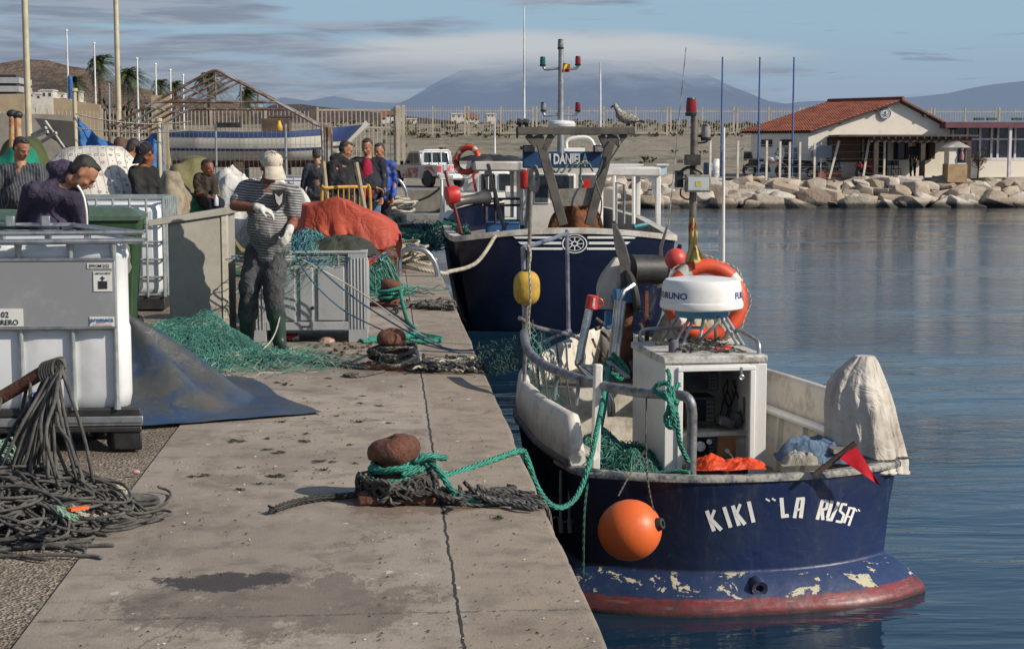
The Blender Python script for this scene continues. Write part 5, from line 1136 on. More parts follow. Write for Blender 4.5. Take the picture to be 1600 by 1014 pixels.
def lifebuoy(label,c,Rr_,r_,Q,seg0=.5):
 th=thing('lifebuoy',label,'lifebuoy',c);mb=MB();mb.torus(c,Rr_,r_,Q,48,14);part('ring',mb,M('lifebuoy orange',(.66,.075,.02),(.48,.055,.02),5,.5,bump=.1),th,ang=180)
 for k in range(4):
  a0=seg0+k*math.pi/2;pts=[Vector(c)+Q@Vector((Rr_*math.cos(a0+t_),Rr_*math.sin(a0+t_),0))for t_ in np.linspace(-.13,.13,6)];mb=MB();mb.tube(pts,r_*1.03,14,caps=False);part('band',mb,M('reflective band',(.55,.53,.48),(.4,.38,.33),8,.5),th,ang=180)
 mb=MB();mb.tube([Vector(c)+Q@Vector(((Rr_+r_+.012+.012*math.cos(a*8))*math.cos(a),(Rr_+r_+.012+.012*math.cos(a*8))*math.sin(a),0))for a in np.linspace(0,2*math.pi,80)],.006,5);part('grab_line',mb,pale_rope,th)
c_=PY(1103,470,11.3);lifebuoy('orange lifebuoy with pale bands leaning behind the radar dome of the near boat',c_,.250,.055,Matrix.Rotation(R(78),3,'X')@Matrix.Rotation(R(0),3,'Z'),.62)
rows=[]
for i in range(24):
 v=i/23;row=[];cx0=PY(1081,340+78*v,11.4)
 wl_,wr_=.010+.028*v+.012*math.sin(v*9),.012+.15*v**2.4+.018*math.sin(v*7)
 for j in range(34):
  an_=2*math.pi*j/34;hw=wl_ if math.cos(an_)<0 else wr_;row.append(cx0+Vector((math.cos(an_)*hw,math.sin(an_)*(.035+.035*v)+(.022*math.sin(an_*5+v*7)+.010*math.sin(an_*11-v*9))*(.4+v)-.02,0)))
 rows.append(row)
def flag_mat():
 t=NT('red and yellow flag');co=t.coord('Object');n=t.noise(co,14,4,.6,1.0);n2=t.noise(co,5,4,.5,.8);f=t.ramp(t.math('ADD',t.math('MULTIPLY',n,.6),t.math('MULTIPLY',n2,.4)),.515,.535);x=t.xyz(co)
 f=t.math('MULTIPLY',f,t.ramp(x[2],.36,.30));f=t.math('MAXIMUM',f,t.ramp(x[2],.05,.035));t.bsdf(t.mix(f,(.46,.37,.13),(.34,.05,.035)),.8,0,t.bump(n2,.5,.02));return t.m
mb=MB();mb.grid([[r[j]for r in rows]for j in range(34)],closed_u=True);mb.add(rows[-1],[tuple(range(34))]);single('flag','furled yellow and red flag tied round the mast above the radar dome','flag',mb,flag_mat(),ang=180)
dan=thing('fishing_boat','navy fishing boat with white stripes and a wheel emblem on its stern','boat',(2.66,23.4,0))
DC=2.66
def pm(px,py,Y):return PY(px,py,Y)
navy=M('navy hull paint',(.005,.008,.026),(.009,.013,.034),2,.22,bump=.1)
DV_=[0,.5,1.5,4,6,7.4,8.4,9.0];DU_=[1.60,1.68,1.74,1.74,1.5,1.0,.45,.02]
def dout(k,zf,flare):
 side=[(float(np.interp(v,DV_,DU_)),v)for v in np.linspace(9.0,.3,22)];st=[(u,.24*(abs(u)/1.6)**3)for u in np.linspace(1.60,-1.60,22)]
 pts=side+st+[(-a,b)for a,b in reversed(side)][:-1]
 return[Vector((DC+a*k,23.4+b+flare,zf(a,b)))for a,b in pts]
crown=lambda a,b:.36+.13*(1-min(1,abs(a)/1.66)**2.2)*max(0,1-b/2)+.035*max(0,b-1)*1.2
P=[dout(.55,lambda a,b:-1.7,.6),dout(.80,lambda a,b:-1.2,.22),dout(.88,lambda a,b:-.9,.14),dout(.93,lambda a,b:-.45,.07),dout(.97,lambda a,b:0,.02),dout(1.0,crown,0)]
mb=MB();mb.grid(P);mb.f=[f[::-1]for f in mb.f];part('hull',mb,navy,dan,ang=60)
o_=dout(1.0,crown,0);mb=MB();i0=4;ring=[[p_+Vector(((p_.x-DC)*.012,-.02,.0+dz))for p_ in o_]for dz in(-.07,.012)]+[[Vector((DC+(p_.x-DC)*.93,23.4+.12+(p_.y-23.4)*.97,p_.z+.012))for p_ in o_]]
mb.grid(ring);mb.f=[f[::-1]for f in mb.f];part('gunwale_rail',mb,M('gunwale white',(.62,.58,.52),(.35,.3,.25),3,.5,bump=.2),dan,ang=40)
mb=MB();mb.add([Vector((DC+(p_.x-DC)*.93,23.4+.12+(p_.y-23.4)*.97,.12))for p_ in o_],[tuple(range(len(o_)))]);part('deck',mb,M('deck grey',(.22,.22,.21),(.13,.12,.11),2,.8),dan)
def dst(px,py,off=.012):
 Y=23.5
 for k in range(8):
  q=PY(px,py,Y);kz=float(np.interp(q.z,[-.45,0,.45],[.93,.97,1]));fz_=float(np.interp(q.z,[-.45,0,.45],[.07,.02,0]));Y=23.4+.24*(abs((q.x-DC)/kz)/1.6)**3+fz_-off
 return PY(px,py,Y)
mb=MB()
for(y0,y1,la,lb,ra,rb)in((369.5,373,801,878,918,996),(378,382,809,877,920,985),(387,390.5,818,879,917,966)):
 for xa,xb,sl_ in((la,lb,1),(ra,rb,-1)):
  n_=10;T=[dst(xa+(xb-xa)*i/n_,y0)for i in range(n_+1)];B=[dst((xa+5*(sl_>0))+((xb-5*(sl_<0))-(xa+5*(sl_>0)))*i/n_,y1)for i in range(n_+1)];mb=MB();mb.grid([B,T]);part('stern_stripe',mb,letters_white,dan,smooth=False)
mb=MB();ec=(898,381)
def ering(r0,r1,n=36):
 mb.grid([[dst(ec[0]+r*math.cos(a)*1.32,ec[1]+r*math.sin(a))for a in np.linspace(0,2*math.pi,n)]for r in(r0,r1)])
ering(13.6,15);ering(10.4,11.2);ering(2.6,4.2)
for k in range(8):
 a=k*math.pi/4;c,s=math.cos(a),math.sin(a);mb.grid([[dst(ec[0]+(r*c-w_*s)*1.32,ec[1]+r*s+w_*c)for r in(3.5,7,10.8)]for w_ in(-.55,.55)])
part('wheel_emblem',mb,letters_white,dan,smooth=False)
YW=25.9;a=PY(822,352,YW);b=PY(944,243,YW)
mb=MB();mb.bb((a.x,YW,.1),(b.x,YW+2.0,b.z));whs=part('wheelhouse',mb,M('boat white',(.62,.60,.57),(.48,.45,.41),2,.45,bump=.05),dan,bev=.08)
for q in((836,856,275,316),(866,896,275,302),(909,929,274,303)):
 p0,p1=PY(q[0],q[3],YW),PY(q[1],q[2],YW);mb=MB();mb.box(((p0.x+p1.x)/2,YW-.006,(p0.z+p1.z)/2),(p1.x-p0.x+.06,.03,p1.z-p0.z+.06));f_=part('window',mb,white_paint,whs,bev=.02);mb=MB();mb.box(((p0.x+p1.x)/2,YW-.024,(p0.z+p1.z)/2),(p1.x-p0.x,.01,p1.z-p0.z));part('pane',mb,M('cabin glass',(.05,.06,.065),(.14,.15,.15),2,.08,bump=0),whs,smooth=False)
mb=MB();p0,p1=PY(911,300,YW),PY(922,280,YW);mb.bb((p0.x,YW-.034,p0.z),(p1.x,YW-.03,p1.z));part('warning_cloth',mb,red_plastic,whs,smooth=False)
a,b=PY(817,263,25.5),PY(941,237,25.5);mb=MB();mb.bb((a.x,25.5,a.z),(b.x,25.62,b.z));nb_=part('name_board',mb,M('board blue',(.015,.05,.14),(.02,.06,.15),3,.4,bump=0),dan,bev=.02)
mb=MB();c_=PY(883,249.5,25.49);text_on(mb,'MI DANIELA',.225,c_+Vector((0,0,0)),(1,0,0),(0,0,1),.0085,squeeze=.60);part('name_lettering',mb,M('board lettering',(.75,.75,.73),None,3,.5,bump=0),nb_,smooth=False)
for px in(826,936):
 c_=PY(px,233,25.45);mb=MB();mb.box(c_,(.19,.12,.12));fl_=part('deck_light',mb,black_metal,dan,bev=.015);mb=MB();mb.box(c_+Vector((0,-.064,0)),(.15,.01,.085));part('pane',mb,clearl,fl_,smooth=False)
for(x0,x1,py0,py1,Y0,Y1)in((741,824,268,252,25.9,28.4),(944,1033,276,262,27.4,30.2)):
 a,b=PY(x0,py0,Y0),PY(x1,py0,Y0);mb=MB();mb.bb((a.x,Y0,a.z),(b.x,Y1,a.z+.16));part('canopy',mb,M('canopy white',(.60,.58,.55),(.42,.39,.35),2,.5),dan,bev=.03)
a=PY(1013,355,27.45);b=PY(1033,276,27.45);mb=MB();mb.bb((b.x-.085,27.45,.2),(b.x,27.53,b.z));part('canopy_post',mb,white_paint,dan,bev=.012)
mb=MB();mb=MB();mb.bb((a.x-.04,28.6,.2),(a.x+.04,28.7,b.z));part('canopy_post',mb,white_paint,dan,bev=.012);mb=MB();mb.add([(a.x-.02,27.5,b.z),(b.x-.09,27.48,b.z),(b.x-.09,27.48,b.z-.4),(b.x-.16,27.5,b.z-.2)],[(0,1,2,3)]);part('canopy_gusset',mb,white_paint,dan,smooth=False)
mb=MB();mb.tube(smooth_path([PY(885,232,26.4),PY(888,218,26.4),PY(920,216,26.4),PY(932,238,26.4)],4),.03,8);mb.bb(tuple(PY(880,238,26.6)),tuple(PY(912,231,26.8)));part('roof_frame',mb,white_paint,dan)
YG=24.2;steel=M('gallows timber grey',(.115,.10,.085),(.06,.052,.044),4,.7,bump=.3)
mb=MB();mb.bar(PY(808,205,YG),PY(991,204.5,YG),.16,.115);gal=part('gallows',mb,steel,dan,bev=.01)
for q in(((841,211),(880,352),.14),((957,211),(920,352),.14),((862,211),(849,236),.1),((939,211),(950,236),.1),((824,211),(838,228),.1),((976,210),(962,226),.1)):
 p0,p1=PY(*q[0],YG+.02),PY(*q[1],YG+.02);mb=MB();mb.bar(p0,p1,q[2],.1,up=(0,1,0));part('leg' if q[2]>.12 else 'brace',mb,steel,gal,bev=.008)
mb=MB();p0,p1=PY(873,309,YG+.08),PY(929,307,YG+.08);mb.bar(p0,p1,.08,.26);part('cross_board',mb,M('board grey brown',(.25,.23,.2),(.13,.11,.09),4,.7),gal,smooth=False)
mb=MB()
for px in(812,822):mb.bar(PY(px,200,YG),PY(px-2,186,YG),.04);mb.cyl(PY(px-4,190,YG),PY(px+4,193,YG),.05)
mb.bar(PY(808,216,YG),PY(808,199,YG),.03);mb.bar(PY(991,212,YG),PY(991,188,YG),.03);mb.bar(PY(981,197,YG),PY(983,184,YG),.06);part('roller',mb,black_metal,gal,smooth=False)
Ym=25.0;zm=lambda py:1.62+(237-py)/(2500/Ym)
m0=PY(876,237,Ym);mb=MB();mb.tube([(m0.x,Ym,zm(240)),(m0.x,Ym,zm(200)),(m0.x,Ym,zm(78))],[.06,.05,.04],12);mast2=part('mast',mb,M('mast grey',(.36,.37,.38),(.25,.25,.26),6,.4,.5),dan)
for yy in(104,176):
 mb=MB();mb.tube(smooth_path([PY(849,yy-3,Ym),PY(850,yy+3,Ym),PY(856,yy+5,Ym),PY(876,yy+3,Ym),PY(896,yy+4,Ym),PY(902,yy+2,Ym),PY(904,yy-3,Ym)],4),.022,8);part('crosstree',mb,M('mast grey',(.36,.37,.38)),mast2)
def lampw(px,py,m_,s):
 a=PY(px,py,Ym);mb=MB();mb.lathe([(.045*s,-.07*s),(.05*s,-.045*s),(.045*s,-.04*s)],a,12);mb.lathe([(.04*s,.062*s),(.036*s,.078*s)],a,12);h_=part('lamp',mb,black_metal,dan);mb=MB();mb.lathe([(.041*s,-.038*s),(.044*s,0),(.04*s,.06*s)],a,14);part('lens',mb,m_,h_)
lampw(848,97,greenl,1.0);lampw(903,96,redl,1.0);lampw(849,168,clearl,1.0);lampw(903,168,redl,1.0);lampw(876,70,clearl,1.05)
mb=MB();a=PY(878,199,Ym);mb.lathe([(.15,0),(.21,.01),(.215,.05),(.19,.09),(.1,.105),(.001,.11)],a,32);part('radar_dome',mb,M('dome white',(.74,.73,.71),None,3,.35,bump=0),dan)
for px,top,bot,Y,r_ in((819,12,200,24.6,.02),(938,98,236,26.5,.025),(773,190,240,26.5,.02)):
 a=PY(px,bot,Y);b=PY(px,top,Y);mb=MB();mb.tube([a,b],[r_,r_*.45],8);part('whip_antenna',mb,M('antenna white',(.72,.72,.71),None,3,.4,bump=0),dan)
mb=MB();a=PY(1045,350,24.6);b=PY(1072,75,24.6);mb.tube([a,b],.008,5);part('stay_wire',mb,rope_mat('stay',(.40,.40,.40),(.15,.15,.15),3),dan)
rows=[]
for i in range(12):
 rows.append([PY(877+14*i/11,98+15*j/8+3*i/11*(1-j/9),Ym-.02+.03*math.sin(i*.9+j*.4))for j in range(9)])
def es_mat():
 t=NT('red yellow ensign');z=t.xyz(t.coord('Object'))[2];f=t.math('LESS_THAN',t.math('ABSOLUTE',t.math('SUBTRACT',z,.085)),.036);t.bsdf(t.mix(f,(.42,.03,.025),(.62,.40,.03)),.8);return t.m
mb=MB();mb.grid(rows);single('flag','small red and yellow ensign flying from the mast of the navy boat','flag',mb,es_mat(),ang=180)
for px,y0,y1,r_ in((760,268,345,.03),(800,266,340,.03),(960,275,345,.025),(990,276,350,.03)):mb=MB();mb.tube([PY(px,y0,26.6),PY(px,y1,26.6)],r_,8);part('canopy_post',mb,white_paint,dan)
rs=random.Random(66)
for px,py,Y_,w_,m_,lab in((785,340,25.6,.5,M('crate blue',(.03,.10,.25),None,4,.5),'blue crate on the port deck of the navy boat'),(800,326,26.4,.42,M('crate green',(.03,.16,.08),None,4,.5),'green crate further in on the port deck of the navy boat')):
 c_=PY(px,py,Y_);mb=MB();mb.box((c_.x,Y_,.30),(w_,w_*.7,.36),taper=(1.08,1.08));mb.box((c_.x,Y_,.485),(w_*1.12,w_*.8,.03));single('crate' if 'crate' in lab else 'tub',lab,'crate' if 'crate' in lab else 'tub',mb,m_,bev=.012)
mb=MB();mb.tube(smooth_path([PY(935,352,24.0),PY(940,315,24.0),PY(930,280,24.1),PY(940,262,24.3)]),.012,6);part('hose',mb,black_rubber,dan)
mb=MB();c_=PY(821,281,24.6);mb.tube([c_+Vector((0,0,-.14)),c_+Vector((0,0,-.12)),c_+Vector((0,0,.12)),c_+Vector((0,0,.14))],[.06,.085,.085,.06],16);single('fender','red cylindrical fender hanging left of the wheelhouse of the navy boat','fender',mb,red_plastic)
mb=MB();mb.tube([PY(829,270,24.4),PY(824,360,24.4)],.035,8);part('davit_post',mb,wood_grey,dan)
mb=MB();mb.tube([PY(817,265,24.8),PY(817,352,24.8)],.05,8);part('canopy_post',mb,galv,dan)
rs=random.Random(6);mb=MB()
for k in range(9):
 c_=PY(834+rs.uniform(-3,4),280+rs.uniform(-3,3),24.35);mb.tube([c_+Vector((.06*math.cos(t_),.03*math.sin(t_),.17*math.sin(t_)+rs.uniform(-.02,.02)))for t_ in np.linspace(0,6.28,18)],.012,5)
single('rope_coil','pale rope coil hung on the post beside the red fender','rope',mb,pale_rope)
mb=MB()
for k in range(5):
 pts=[PY(862+k*13+13*t_,262+8*math.sin(t_*3.14+k),24.9)for t_ in np.linspace(0,1,6)];mb.tube(pts,.018,6)
mb.tube(smooth_path([PY(908,262,24.8),PY(907,280,24.8),PY(910,286,24.7),PY(905,292,24.7)]),.022,6);mb.tube(smooth_path([PY(965,212,24.1),PY(968,225,24.0),PY(960,240,24.1),PY(925,300,24.2),PY(928,350,24.2)]),.014,6)
single('mooring_rope','grey green rope looped under the name board and gallows of the navy boat','rope',mb,rope_mat('aged green rope',(.20,.25,.21),(.1,.12,.1),12))
c_=PY(903,348,25.2);heap('net_heap','rusty orange tarpaulin bundle between the gallows legs of the navy boat','bundle',(c_.x,25.3,.3),(.42,.35),.75,fabric('rusty cloth',(.20,.075,.03),(.09,.04,.02),5,.9,.5),22)
drm=MB();c_=PY(722,312,24.6)
ax=Vector((1,.25,.15)).normalized();Qn=ax.to_track_quat('Z','Y').to_matrix();drum=None
mb=MB();mb.lathe([(.06,-.34),(.11,-.3),(.07,-.1),(.08,.1),(.13,.3),(.05,.34)],c_+Vector((.12,0,0)),20,Qn);drum=part('net_drum',mb,M('drum steel',(.20,.19,.17),(.09,.08,.07),6,.4,.6),dan)
for off in(-.27,.42):
 mb=MB();mb.box(c_+Vector((.12,0,0))+ax*off+Vector((.0,0,0)),(.05,.22,1.0),Matrix.Rotation(R(-14),3,'Y'));part('drum_cheek',mb,M('oxblood paint',(.17,.02,.02),(.09,.02,.018),5,.5)if off<0 else drum.data.materials[0],drum,bev=.02)
mb=MB();mb.lathe([(.05,-.1),(.14,-.09),(.15,0),(.13,.09),(.05,.1)],PY(707,305,24.5),20,Qn);part('hub_cover',mb,red_plastic,drum)
mb=MB();x_=.0
for q0,q1 in(((757,275),(757,350)),((757,311),(818,311)),((757,321),(818,321)),((757,275),(772,273)),((772,273),(774,350))):mb.tube([PY(*q0,24.9),PY(*q1,24.9)],.022,6)
part('guard_rail',mb,black_metal,dan)
mb=MB()
mb.tube([PY(690,345,25.2),PY(690,280,25.2),PY(722,279,25.2)],.03,6);part('handrail',mb,white_paint,dan);mb=MB()
for q0,q1 in(((963,285),(963,350)),((975,350),(975,288)),((963,285),(975,288))):mb.tube([PY(*q0,25.0),PY(*q1,25.0)],.02,6)
part('handrail',mb,galv,dan)
mb=MB();mb.tube([PY(1012,350,24.5),PY(990,355,24.3)],.03,6);single('paddle','short blue paddle lying on the stern deck of the navy boat','paddle',mb,M('teal paint',(.03,.22,.26),None,4,.5))
Qv=Matrix.Rotation(R(75),3,'X')@Matrix.Rotation(R(0),3,'Z');lifebuoy('orange lifebuoy standing on the left canopy of the navy boat',PY(730,250,26.6),.21,.05,Matrix.Rotation(R(-35),3,'Z')@Qv,.9)
c_=PY(765,249,26.2);heap('tarpaulin','black sheet thrown over the left canopy of the navy boat','sheet',(c_.x,26.6,c_.z-.03),(.5,.35),.13,black_rubber,31,spiky=1.4)
wb=thing('fishing_boat','small white boat with open shelter, moored beyond the navy boat','boat',(2.6,33.2,0))
mb=MB();P=[]
for z,k in((-1.5,.55),(-1.05,.84),(-.5,.95),(.28,1.0)):
 side=[(float(np.interp(v,[0,1,4,6,7],[1.25,1.35,1.3,.7,.02])),v)for v in np.linspace(7,.2,16)];st=[(u,0)for u in np.linspace(1.2,-1.2,8)];pts=side+st+[(-a,b)for a,b in reversed(side)][:-1]
 P.append([Vector((2.75+a*k,33.2+b+(1-k)*.5,z+.05*b*(z>0)))for a,b in pts])
mb.grid(P);mb.f=[f[::-1]for f in mb.f];mb.add([p_-Vector((0,0,.25))for p_ in P[-1]],[tuple(range(len(P[-1])))]);part('hull',mb,white_paint,wb,ang=50)
a=PY(748,330,33.6);b=PY(802,268,33.6);mb=MB();mb.bb((a.x,34.6,.0),(b.x,35.4,b.z));cabin=part('cabin',mb,white_paint,wb,bev=.05)
for q in((752,770,272,300),(780,798,272,298)):p0,p1=PY(q[0],q[3],34.58),PY(q[1],q[2],34.58);mb=MB();mb.bb((p0.x,34.57,p0.z),(p1.x,34.595,p1.z));part('window',mb,glass_dark,cabin,smooth=False)
a=PY(694,345,32.9);b=PY(745,302,32.9);mb=MB();mb.bb((a.x,33.0,-.2),(b.x,33.08,b.z));part('fish_box',mb,M('white board',(.66,.65,.62),(.5,.48,.45),4,.6),wb,bev=.02)
mb=MB();mb.bar(PY(722,298,33.3),PY(748,268,33.3),.22,.1);mb.tube([PY(760,345,33),PY(760,270,33)],.05,8);mb.tube([PY(815,300,33),PY(790,300,33)],.12,8);part('boom',mb,dirty_white,wb)
mb=MB();mb.tube(smooth_path([PY(744,300,33.1),PY(740,275,33.1),PY(748,268,33.1)]),.03,6);part('hose',mb,red_plastic,wb)
mb=MB();c_=PY(783,326,32.6);mb.bb((c_.x-.25,32.6,c_.z-.18),(c_.x+.25,32.8,c_.z+.18));single('crate','white fish crate with a green net inside, on the white boat behind the guard rail','crate',mb,white_paint,bev=.02)
tank_m=M('milky tank plastic',(.66,.67,.68),(.50,.51,.52),2.2,.4,bump=.08,bsc=9,lo=.42,hi=.72)
panel_m=M('grey steel plate',(.30,.305,.31),(.37,.375,.38),5,.5,.3,bump=.04,lo=.5,hi=.75)
tube_m=M('cage tube',(.40,.43,.42),(.25,.29,.28),9,.45,.55)
def sticker(mb_list,name,th,a,b,y,text,label=None,ink_m=ink,paper=None):
 mb=MB();mb.bb((a[0],y-.003,a[1]),(b[0],y,b[1]));p_=part(name,mb,paper or M('paper label',(.68,.67,.63),(.45,.43,.4),14,.6,bump=0,lo=.52,hi=.75),th,smooth=False,label=label)
 m2=MB()
 for s,size,cx,cz,bold,sq in text:text_on(m2,s,size,(cx,y-.006,cz),(1,0,0),(0,0,1),bold,squeeze=sq)
 if text:part('print',m2,ink_m,p_,smooth=False)
 return p_
def ibc_front():
 Y=8.74;X=lambda px:PY(px,500,Y).x;Z=lambda py:PY(120,py,Y).z
 x1=X(217);x0=x1-1.16;th=thing('caged_tank','white tank in a steel cage with a lettered grey plate, nearest the camera','tank',((x0+x1)/2,Y+.5,0))
 rows=[];D=1.0;zb,zt=Z(648),Z(372);nseg=160
 def ring(z,ins):
  r=[];rc_=.13;w_,d_=(x1-x0)-.03-2*ins,D-.05-2*ins;per=2*(w_+d_)
  for k in range(nseg):
   t_=k/nseg*per
   if t_<w_:p=(t_,0)
   elif t_<w_+d_:p=(w_,t_-w_)
   elif t_<2*w_+d_:p=(w_-(t_-w_-d_),d_)
   else:p=(0,d_-(t_-2*w_-d_))
   px_,py_=p;cx=min(max(px_,rc_),w_-rc_);cy=min(max(py_,rc_),d_-rc_);v=Vector((px_-cx,py_-cy))
   if v.length>1e-6:v=v.normalized()*rc_
   q=Vector((cx+v.x,cy+v.y));off=0
   if py_==0:
    f_=((px_-(w_-.03))/.285)%1.0;off=.018*(1-min(1,abs(f_-.5)*2)**6)
   r.append(Vector((x0+.025+ins+q.x,Y+.035+ins+q.y-off,z)))
  return r
 for z,ins in((zb,.05),(zb+.03,.01),(zb+.1,0),(Z(515),0),(Z(508),.006),(Z(408),.006),(Z(402),0),(zt-.09,0),(zt-.05,.012),(zt-.01,.05)):rows.append(ring(z,ins))
 mb=MB();mb.grid([[r[j]for r in rows]for j in range(nseg)],closed_u=True);mb.add(rows[-1],[tuple(range(nseg))]);part('tank',mb,tank_m,th,ang=60)
 mb=MB()
 for px in(-60,32,113,180):mb.tube([(X(px),Y,Z(640)),(X(px),Y,Z(625)),(X(px),Y,Z(400)),(X(px),Y,Z(382))],[.020,.013,.013,.022],10)
 mb.tube([(x0,Y+.004,Z(513)),(x1-.14,Y+.004,Z(513))],.013,8);part('cage',mb,tube_m,th)
 for z,r_ in((Z(377),.017),(Z(364),.013)):
  mb=MB();pts=[(x0,Y-.005,z),(x1-.06,Y-.005,z),(x1,Y+.05,z),(x1-.02,Y+.25,z),(x1-.12,Y+.9,z),(x1-.2,Y+.97,z),(x0,Y+.97,z)];mb.tube(smooth_path(pts,4,closed=True),r_,10,closed=True);part('top_rail',mb,galv,th)
 for px in(2,74,135):
  for c_,d_ in(((X(px),Y+.955,Z(357)),(.05,.035,.06)),((X(px)+.02,Y-.006,Z(371)),(.03,.05,.07))):mb=MB();mb.box(c_,d_);part('rail_clip',mb,galv,th,bev=.004)
 mb=MB();mb.bb((x0,Y-.022,Z(512)),(X(183),Y-.014,Z(404)));pl=part('plate',mb,panel_m,th,bev=.003)
 mb=MB();mb.bb((x0,Y-.028,Z(407)),(X(183),Y-.0225,Z(403)));mb.bb((x0,Y-.028,Z(513)),(X(183),Y-.0225,Z(509)));part('plate_edge',mb,galv,pl,smooth=False)
 yy=Y-.0235
 sticker(None,'sticker',pl,(X(140),Z(419.5)),(X(178),Z(411)),yy,[('EPROM12/22',.024,X(159),Z(415.4),.0006,.82)])
 sticker(None,'sticker',pl,(X(149),Z(455)),(X(178),Z(424)),yy,[('1600 KG MAX',.015,X(163.5),Z(427),.0005,.95)])
 mb=MB();mb.bb((X(156.5),yy-.0055,Z(451)),(X(170.5),yy-.0035,Z(439)));mb.bb((X(160),yy-.0055,Z(435.2)),(X(167),yy-.0035,Z(433.6)));mb.bb((X(162.4),yy-.0058,Z(438)),(X(164.6),yy-.0033,Z(431.5)));part('stacking_symbol',mb,ink,pl,smooth=False)
 sticker(None,'sticker',pl,(X(-24),Z(508.5)),(X(38),Z(481)),yy,[('02',.042,X(10),Z(490.5),.0008,1),('FEBRERO',.040,X(8),Z(502.5),.0008,.95)])
 sticker(None,'sticker',pl,(X(141.5),Z(511.5)),(X(180),Z(494.5)),yy,[('promeca',.034,X(160.5),Z(499.3),.001,1)],ink_m=M('blue print',(.02,.16,.42),None,9,.5,bump=0))
 mb=MB();mb.tube([(X(152),yy-.005,Z(504)),(X(166),yy-.005,Z(503)),(X(173),yy-.005,Z(499))],.0015,4)
 for z_ in(506,508.4):mb.bb((X(146),yy-.0045,Z(z_+.7)),(X(176),yy-.0035,Z(z_)))
 part('small_print',mb,M('orange print',(.45,.17,.08),(.2,.25,.4),60,.5,bump=0),pl,smooth=False)
 mb=MB();mb.bb((x0,Y-.02,Z(665)),(x1+.01,Y+1.0,Z(652)));mb.bb((x1-.50,Y-.028,Z(660)),(x1+.012,Y-.021,Z(650)));part('pallet_tray',mb,galv,th,bev=.005)
 mb=MB();mb.bb((x0+.02,Y,Z(652)+.002),(x1,Y+.98,Z(638)));mb.bb((x0,Y-.015,Z(676)),(x1+.006,Y+.99,Z(665)-.002))
 part('skid',mb,black_rubber,th,bev=.01)
 for cx in(x0+.1,(x0+x1)/2-.01,x1-.075):
  for cy in(Y+.07,Y+.5,Y+.92):mb=MB();mb.box((cx,cy,.062),(.16,.15,.122));part('foot',mb,black_rubber,th,bev=.012)
 mb=MB();mb.cyl((X(62),Y-.06,Z(632)),(X(62),Y+.03,Z(632)),.055);mb.cyl((X(62),Y-.1,Z(632)),(X(62),Y-.06,Z(632)),.035);mb.cyl((X(56),Y-.05,Z(622)),(X(56),Y+.02,Z(622)),.045);part('tap',mb,M('tap white',(.6,.6,.58),(.04,.1,.4),9,.5,lo=.5,hi=.55),th)
_n0=len(C.objects);ibc_front()
for o in list(C.objects)[_n0:]:
 if o.type=='MESH':
  for v in o.data.vertices:
   d_=v.co.y+.5
   if d_>.02:v.co.x-=.42*min(d_,1.0)
def ibc(x1,Y,label,w_=1.0,d_=1.0,rz=0,group=None,h=1.14):
 th=thing('caged_tank',label,'tank',(x1-w_/2,Y+d_/2,0),group,rz)
 L=lambda x,y,z:(x-w_/2,y-d_/2,z)
 mb=MB();mb.box((0,0,h/2+.05),(w_-.06,d_-.06,h-.18));part('tank',mb,tank_m,th,local=True,bev=.09)
 mb=MB();z_s=[.16,.34,.52,.70,.88,h]
 for z in z_s:mb.tube([L(0,0,z),L(w_,0,z),L(w_,d_,z),L(0,d_,z)],.012 if z<h else .02,8,closed=True)
 for i in range(7):
  mb.tube([L(w_*i/6,-.012,.14),L(w_*i/6,-.012,h)],.012,8);mb.tube([L(w_+.012,d_*i/6,.14),L(w_+.012,d_*i/6,h)],.012,8)
 part('cage',mb,tube_m,th,local=True);mb=MB();mb.box((0,0,.07),(w_,d_,.13));part('pallet',mb,black_rubber,th,local=True,bev=.01);return th
ibc(PY(256,400,16.6).x,16.6,'white caged tank standing behind the nearest tank, left of the grey cabinet')
ibc(PY(546,270,31).x,31,'white caged tank behind the tent frame, below the bow of the beached boat',1.6,1.0)
bin_g=M('bin green',(.026,.066,.027),(.04,.085,.04),3,.5,bump=.05)
